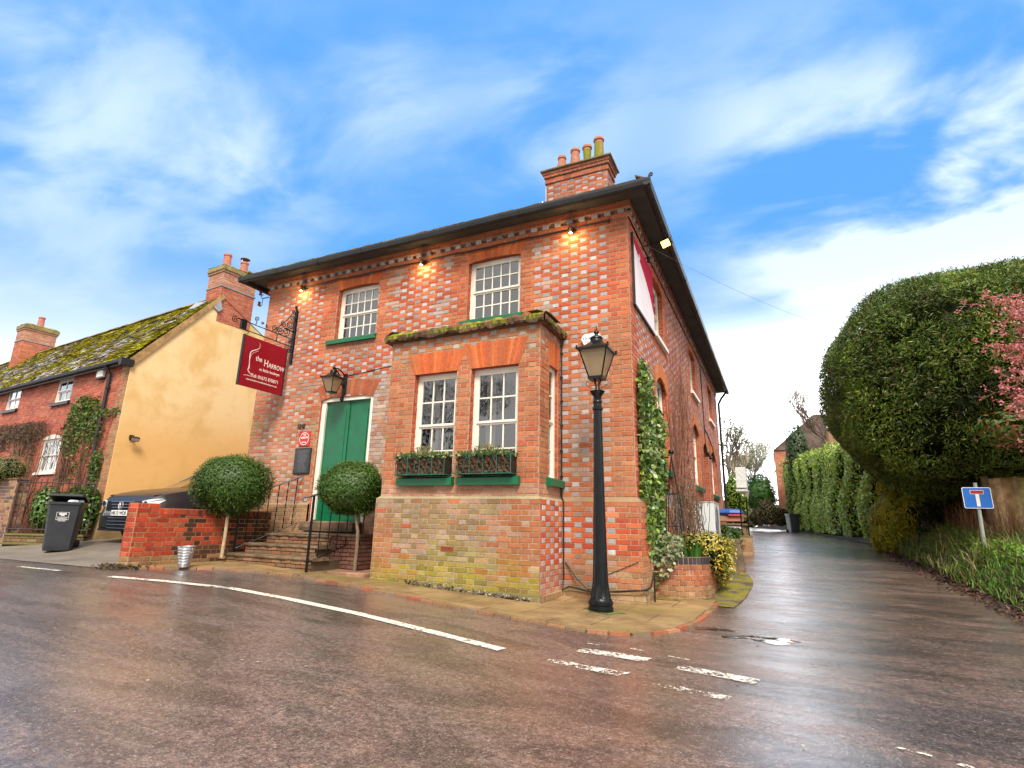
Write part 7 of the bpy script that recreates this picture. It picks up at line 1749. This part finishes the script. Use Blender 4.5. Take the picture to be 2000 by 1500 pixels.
def cone_tree(name, label, x, y, z0, w, h, n, pal, seed, group=None):
    t = thing(name, label, "tree", (x, y, z0), group=group); P, N = ellipsoid_cloud((x, y, z0+h*.52), (w, w, h*.52), n, seed, .12, 4, (.6, 1.03)); quads_obj("crown", leaf_quads(P, N, .28, .10, .7, droop=.3, seed=seed), pal_colors(len(P), pal, seed, .3), M_LEAF, t)
    m = MB(); core_ellipsoid(m, (x, y, z0+h*.52), (w, w, h*.52), .72, 2, seed, .12, 4); m.build("inner_twigs", M_CORE, t); m = MB(); m.cur = (.1, .07, .05); m.tube([(x, y, z0-.4), (x, y, z0+h*.6)], .15, 7); m.build("trunk", M_BARK, t); return t
GP = "trees beyond the far end of the lane"
cone_tree("clipped_conifer", "rounded dark green clipped conifer where the lane bends out of sight", .85, 34, 1.9, 1.0, 2.7, 3800, [(.04, .11, .015), (.06, .15, .02), (.03, .08, .012)], 101)
bare_tree("pollard_tree", "pale bare pollarded tree beside the rounded conifer at the lane bend", -.15, 31, 1.8, 4.2, 103, 4, colr=(.30, .24, .17), spread=.8, r0=.16, stem=.42)
shrub("dead_bracken", "pale brown dry bushes below the rounded conifer at the lane bend", "bush", [(1.3, 32, 2.1, .8, .6, 1.1), (1.9, 33.5, 1.9, .9, .7, .8), (.6, 33, 1.8, .8, .5, .7)], 2400, [(.36, .22, .15), (.28, .17, .11), (.20, .14, .06)], 104, leaf=(.16, .02), spread=1.0, org=(1.3, 32, 1.9))
shrub("lime_shrub", "bright lime green shrub showing past the far corner of the inn", "shrub", [(-.4, 26, 3.0, .55, .6, 1.2), (-.1, 27, 2.4, .5, .5, .8)], 2200, [(.16, .26, .02), (.22, .32, .03), (.09, .17, .02)], 105, leaf=(.14, .07), org=(-.4, 26, 1.5))
bare_tree("leafy_tree", "sparse green leaved tree rising past the far corner of the inn", -1.2, 30, 1.8, 6.2, 106, 5, [(.10, .14, .05), (.16, .18, .06)], 700, leafsize=.16)
bare_tree("far_tree", "thin hazy pale green tree, left of the far house gable", -.2, 48, 1.6, 7.0, 107, 6, [(.24, .26, .12), (.30, .30, .18)], 2200, leafsize=.16, colr=(.22, .2, .16))
bare_tree("far_tree", "thin hazy tree directly behind the rounded conifer", 1.4, 52, 1.4, 7.2, 108, 6, [(.26, .28, .14), (.34, .32, .2)], 2200, leafsize=.16, colr=(.22, .2, .16))
cone_tree("small_conifer", "small dark spruce poking above the far end of the laurel hedge", 3.3, 31, 3.6, .75, 3.8, 1500, [(.05, .09, .03), (.07, .11, .04)], 109)
bare_tree("twiggy_tree", "leafless twiggy tree above the laurel hedge beside the yew", 5.0, 28, 4.0, 5.0, 110, 7, colr=(.20, .16, .13), spread=.7)
bare_tree("twiggy_tree_far", "leafless twiggy tree nearest the yew behind the hedge", 4.9, 22, 2.0, 5.2, 111, 7, colr=(.17, .12, .09), spread=.7)
# low far hedge line closing the view
shrub("far_hedge", "low green hedge closing the view at the end of the lane", "hedge", [(-3, 60, 2.6, 5, 1.5, 2.2), (5, 62, 2.6, 5, 1.5, 2.4)], 5000, [(.10, .14, .05), (.14, .17, .07)], 112, leaf=(.35, .2), org=(0, 60, 1))

# ---- verge planting
rg = np.random.default_rng(120); n = 15000; yy = rg.uniform(-3.5, 12.5, n); e = rg.random(n)**.9; xx = np.array([xr(y) for y in yy])+.10+e*1.5
z = np.array([bank(a, b, 0) for a, b in zip(xx, yy)])-.01
m_ = (np.sin(yy*1.3+xx*2)+rg.normal(0, .6, n) > -.6)
xx, yy, z = xx[m_], yy[m_], z[m_]; strap = yy > 4.2
o = blades("strappy_grass", np.c_[xx, yy, z][strap], .40, .019, [(.10, .19, .02), (.14, .25, .03), (.26, .24, .07), (.36, .29, .14), (.05, .10, .015)], 121, org=(5, 8, .6), lean=.95); tag(o, "arching strap leaved sedge along the lane verge", "grass", kind="stuff")
near = ~strap
o = blades("verge_grass", np.c_[xx, yy, z][near], .20, .016, [(.09, .22, .02), (.13, .30, .03), (.18, .36, .04), (.05, .13, .015), (.24, .22, .08)], 122, org=(5, 2, .4), lean=.8); tag(o, "bright green grass and bluebell leaves below the dead end sign", "grass", kind="stuff")
n = 6500; yy = rg.uniform(-3, 6.5, n); xx = np.array([xr(y) for y in yy])+.55+rg.random(n)*1.4; z = np.array([bank(a, b, 0) for a, b in zip(xx, yy)])+rg.uniform(0, .12, n)
o = quads_obj("ground_cover", leaf_quads(np.c_[xx, yy, z], np.tile([0, -.2, 1.], (n, 1)), .07, .045, .6, seed=123), pal_colors(n, [(.18, .34, .03), (.11, .24, .02), (.26, .38, .05), (.12, .13, .03)], 123), M_LEAF, org=(5.5, 2, .8)); tag(o, "low bright leafy ground cover on the bank", "ground cover", kind="stuff")
# dead brown grass heads
n = 420; yy = rg.uniform(5.8, 9.2, n); xx = np.array([xr(y) for y in yy])+1.0+rg.random(n)*.7; z = np.array([bank(a, b, 0) for a, b in zip(xx, yy)])
o = blades("dead_grass", np.c_[xx, yy, z], .85, .014, [(.30, .14, .07), (.24, .11, .06), (.34, .22, .12)], 124, org=(5.8, 8, .9), lean=.35); tag(o, "reddish dead grass stems in front of the dark yew", "grass", kind="stuff")
# fallen leaves along the verge edge
n = 3200; yy = rg.uniform(-5.5, 13, n); xx = np.array([xr(y) for y in yy])+rg.normal(.10, .13, n); z = np.array([max(bank(a, b, 0), G(a, b)) for a, b in zip(xx, yy)])+rg.uniform(.005, .03, n)
o = quads_obj("leaf_litter", leaf_quads(np.c_[xx, yy, z], np.tile([0, 0, 1.], (n, 1)), .065, .045, .45, seed=125), pal_colors(n, [(.10, .045, .025), (.06, .03, .02), (.16, .08, .04), (.035, .02, .015)], 125, .3), M_LEAF, org=(4.6, 3, .1)); tag(o, "wet brown fallen leaves along the lane verge", "leaf litter", kind="stuff")
n = 420; P = np.c_[np.r_[rg.normal(-7.2, .25, 260), rg.uniform(.2, .95, 160)], np.r_[rg.normal(-2.85, .13, 260), rg.uniform(2.2, 4.2, 160)], np.zeros(n)]; P[:, 2] = [G(a, b)+.03+random.uniform(0, .03) for a, b in P[:, :2]]
o = quads_obj("leaf_litter", leaf_quads(P, np.tile([0, 0, 1.], (n, 1)), .06, .04, .5, seed=126), pal_colors(n, [(.10, .05, .03), (.05, .03, .02), (.12, .12, .03)], 126, .3), M_LEAF, org=(-7.2, -2.8, .3)); tag(o, "small drifts of fallen leaves by the wall pier and planter", "leaf litter", kind="stuff")
# a few stray leaves on the road
n = 60; P = np.c_[rg.uniform(-3, 3.5, n), rg.uniform(-6.5, -1.5, n), np.zeros(n)]; P[:, 2] = [G(a, b)+.012 for a, b in P[:, :2]]
o = quads_obj("road_leaves", leaf_quads(P, np.tile([0, 0, 1.], (n, 1)), .03, .02, .15, seed=127), pal_colors(n, [(.35, .28, .2), (.10, .05, .03), (.5, .42, .32)], 127, .3), M_LEAF, org=(0, -4, 0)); tag(o, "tiny scattered leaves and grit on the wet road", "leaf litter", kind="stuff")

# ---- dead end sign
sx, sy = 5.20, 5.0; sz_ = bank(sx, sy, 0)
t = thing("road_sign", "blue dead end road sign with white T and red bar on a grey pole", "road sign", (sx, sy, sz_))
top = Vector((5.20+.03, 5.0, 2.02)); bot = Vector((5.20, 5.0, sz_-.1)); m = MB(); m.tube([bot, top], .030, 10); m.build("pole", simple("grey_pole", (.28, .32, .28), .5, var=.15), t)
ang = R(8); Ms = Matrix.Translation((5.215, 4.955, 1.74)) @ Matrix.Rotation(ang, 4, 'Z')
def rrect(w, h, r_, n=5): 
    out = []
    for cx_, cz_, a0 in ((w-r_, h-r_, 0), (-w+r_, h-r_, 90), (-w+r_, -h+r_, 180), (w-r_, -h+r_, 270)):
        for k in range(n+1): a = R(a0+90*k/n); out.append((cx_+r_*math.cos(a), cz_+r_*math.sin(a)))
    return out
PS = lambda u, v, d: tuple(Ms @ Vector((u, d, v)))
m = MB(); m.prism(rrect(.225, .192, .03), -.004, 0, PS); SG_ = m.build("plate", simple("sign_white", (.70, .71, .72), .4, var=.04), t, fix=True)
m = MB(); m.prism(rrect(.214, .181, .024), -.0065, -.0041, PS); m.build("blue_field", simple("sign_blue", (.003, .105, .42), .4, var=.08), SG_, org=ORG[SG_.name], fix=True)
m = MB(); m.prism([(-.028, -.155), (.028, -.155), (.028, .09), (-.028, .09)], -.009, -.0066, PS); m.prism([(-.105, .068), (.105, .068), (.105, .140), (-.105, .140)], -.0095, -.0066, PS); m.build("white_stem", simple("sign_white2", (.66, .62, .56), .45), SG_, org=ORG[SG_.name], fix=True)
m = MB(); m.prism([(-.098, .075), (.098, .075), (.098, .133), (-.098, .133)], -.0115, -.0096, PS); m.build("red_bar", simple("sign_red", (.28, .004, .006), .45), SG_, org=ORG[SG_.name], fix=True)
# timber fence
t = thing("timber_fence", "weathered closeboard timber fence behind the dead end sign", "fence", (6.3, 6.3, 1.0)); random.seed(14)
f0 = Vector((5.82, 6.45, 0)); f1 = Vector((9.6, 5.4, 0)); L = (f1-f0).length; dd = (f1-f0)/L; nn = Vector((dd.y, -dd.x, 0))
m = MB(); k = 0
while k*.095 < L:
    a = f0+dd*(k*.095); c = jit(random.choice([(.50, .33, .17), (.44, .30, .14), (.56, .40, .22), (.40, .32, .10)]), .18); o_ = .004+.010*(k % 2); z0_ = 1.02+.02*random.random(); z1_ = 2.20+.06*math.sin(k*.2)
    A_ = [a+nn*o_, a+dd*.10+nn*(o_-.008), a+dd*.10+nn*(o_-.02), a+nn*(o_-.02)]; m.loft([[Vector((p.x, p.y, z0_)) for p in A_], [Vector((p.x, p.y, z1_)) for p in A_]], True, True, c); k += 1
m.build("boards", M_WOODA, t)
m = MB(); a = f0-dd*.05; m.cur = (.16, .11, .06); m.box((a.x-.05, a.y-.05, .7), (a.x+.05, a.y+.05, 2.25)); m.tube([f0+nn*.06+Vector((0, 0, .96)), f1+nn*.06+Vector((0, 0, 1.0))], .03, 6); m.build("post", M_WOODA, t)
shrub("fence_top_shrub", "yellow green feathery conifer sprays hanging over the timber fence", "shrub", [(6.3, 6.15, 2.50, .7, .35, .32), (7.3, 5.9, 2.7, .8, .35, .4)], 2600, [(.10, .17, .02), (.15, .20, .02), (.06, .11, .015)], 131, leaf=(.14, .022), droop=.5, amp=.25, shell=(.6, 1.15))
shrub("photinia_shrub", "green and orange leaved shrub below the pink blossom", "shrub", [(5.95, 4.75, 2.95, .62, .5, .33), (6.6, 4.7, 3.15, .8, .5, .45)], 1800, [(.08, .16, .02), (.05, .12, .02), (.36, .12, .03), (.16, .22, .04)], 132, leaf=(.13, .045), amp=.3, shell=(.55, 1.2), mat=M_GLOSSLEAF, core=False)
# pink blossom
def pinktree():
    t = thing("blossom_tree", "pink flowering tree reaching in at the right edge beside the yew", "tree", (7.4, 4.6, .9)); m = MB(); random.seed(140); P, A_ = [], []
    root = Vector((7.62, 4.6, .9)); m.cur = (.16, .09, .06); m.tube([root, root+Vector((-.05, 0, 1.2)), root+Vector((-.1, 0, 2.0))], [.10, .08, .07], 7)
    for k in range(74):
        z = random.uniform(2.6, 5.75); st = root+Vector((random.uniform(-.35, .1), random.uniform(-.3, .3), z-.9-.7)); q = st; ln = random.uniform(.9, 1.9); d = Vector((-1, random.uniform(-.5, .3), random.uniform(-.05, .55))).normalized(); pts = [q]
        for j in range(8): d = (d+Vector((random.uniform(-.15, .1), random.uniform(-.15, .15), random.uniform(-.10, .14)))).normalized(); q = q+d*ln/8; pts.append(q)
        m.tube(pts, [.016-.0016*i for i in range(9)], 4, jit((.30, .17, .11), .3), caps=False)
        for j in range(2, 9):
            for _ in range(3):
                e = Vector((random.uniform(-1, .4), random.uniform(-1, 1), random.uniform(-.6, 1))).normalized(); l = random.uniform(.08, .26); tp = pts[j]+e*l; m.tube([pts[j], tp], [.005, .003], 3, (.30, .18, .12), caps=False)
                for _ in range(random.choice([5, 8, 13])): P.append(tp+Vector((random.gauss(0, .035), random.gauss(0, .035), random.gauss(0, .03)))); 
    m.build("trunk", M_BARK, t); P = np.array([tuple(p) for p in P]); rg = np.random.default_rng(1); N = rg.normal(size=P.shape); N[:, 1] -= 1; N /= np.linalg.norm(N, axis=1)[:, None]
    quads_obj("blossom", leaf_quads(P, N, .052, .038, .6, seed=141), pal_colors(len(P), [(.72, .22, .24), (.80, .30, .32), (.62, .17, .16), (.82, .42, .42), (.60, .22, .14)], 141, .15), M_PETAL, t)
pinktree()

# ---- wires
def wire(label, a, b, sag, r_=.006, n=14):
    a, b = Vector(a), Vector(b); m = MB(); m.tube([a+(b-a)*(k/n)-Vector((0, 0, sag*4*(k/n)*(1-k/n))) for k in range(n+1)], r_, 4); o = m.build("overhead_wire", simple("wire_grey", (.30, .31, .33), .6), org=tuple(a)); tag(o, label, "wire"); return o
wire("thin overhead wire running from the inn eaves across the lane", (.02, 1.33, 6.23), (7.5, 17.5, 8.6), .6, .0035)
wire("upper distant cable crossing the white sky above the lane", (-3, 40, 11.6), (9.5, 46, 12.0), .15, .012); wire("lower distant cable crossing the white sky above the lane", (-3, 40, 10.7), (9.5, 46, 10.9), .15, .012)
# small bird
m = MB(); bc = Vector((3.55, 30, 8.52)); m.lathe([(0, -.12), (.04, -.09), (.065, 0), (.05, .08), (.035, .12), (.03, .15), (0, .17)], bc, 8, axis='x'); m.face([bc+Vector((0, 0, .03)), bc+Vector((-.08, .18, .12)), bc+Vector((.06, .16, .10))]); m.face([bc+Vector((0, 0, .03)), bc+Vector((-.08, -.18, .12)), bc+Vector((.06, -.16, .10))]); m.face([bc+Vector((-.10, 0, 0)), bc+Vector((-.24, -.04, .01)), bc+Vector((-.24, .04, .01))])
o = m.build("bird", M_CABLE, org=tuple(bc)); tag(o, "tiny dark bird flying in the white sky above the lane", "bird")

# ---- bare trees across the road, seen mirrored in the window panes
for i, (x, y, h) in enumerate(((-10, -24, 12), (-3, -22, 13), (-18, -22, 12))):
    bare_tree("roadside_tree", ["tall bare tree across the road, mirrored in the left upper window", "tall bare tree across the road, mirrored in the bay windows", "tall bare tree across the road at the far left"][i], x, y, 0, h, 150+i, 7, [(.04, .06, .02)], 1200, spread=.55, r0=.32, stem=.30, colr=(.07, .05, .04), group="trees mirrored in the windows")
shrub("roadside_hedge", "dark hedge across the road, mirrored low in the window panes", "hedge", [(-8, -20, 1.3, 7, 1.2, 1.8), (2, -20, 1.2, 5, 1.2, 1.6)], 7000, [(.03, .06, .012), (.05, .08, .02)], 160, leaf=(.25, .12), org=(-5, -20, 0))
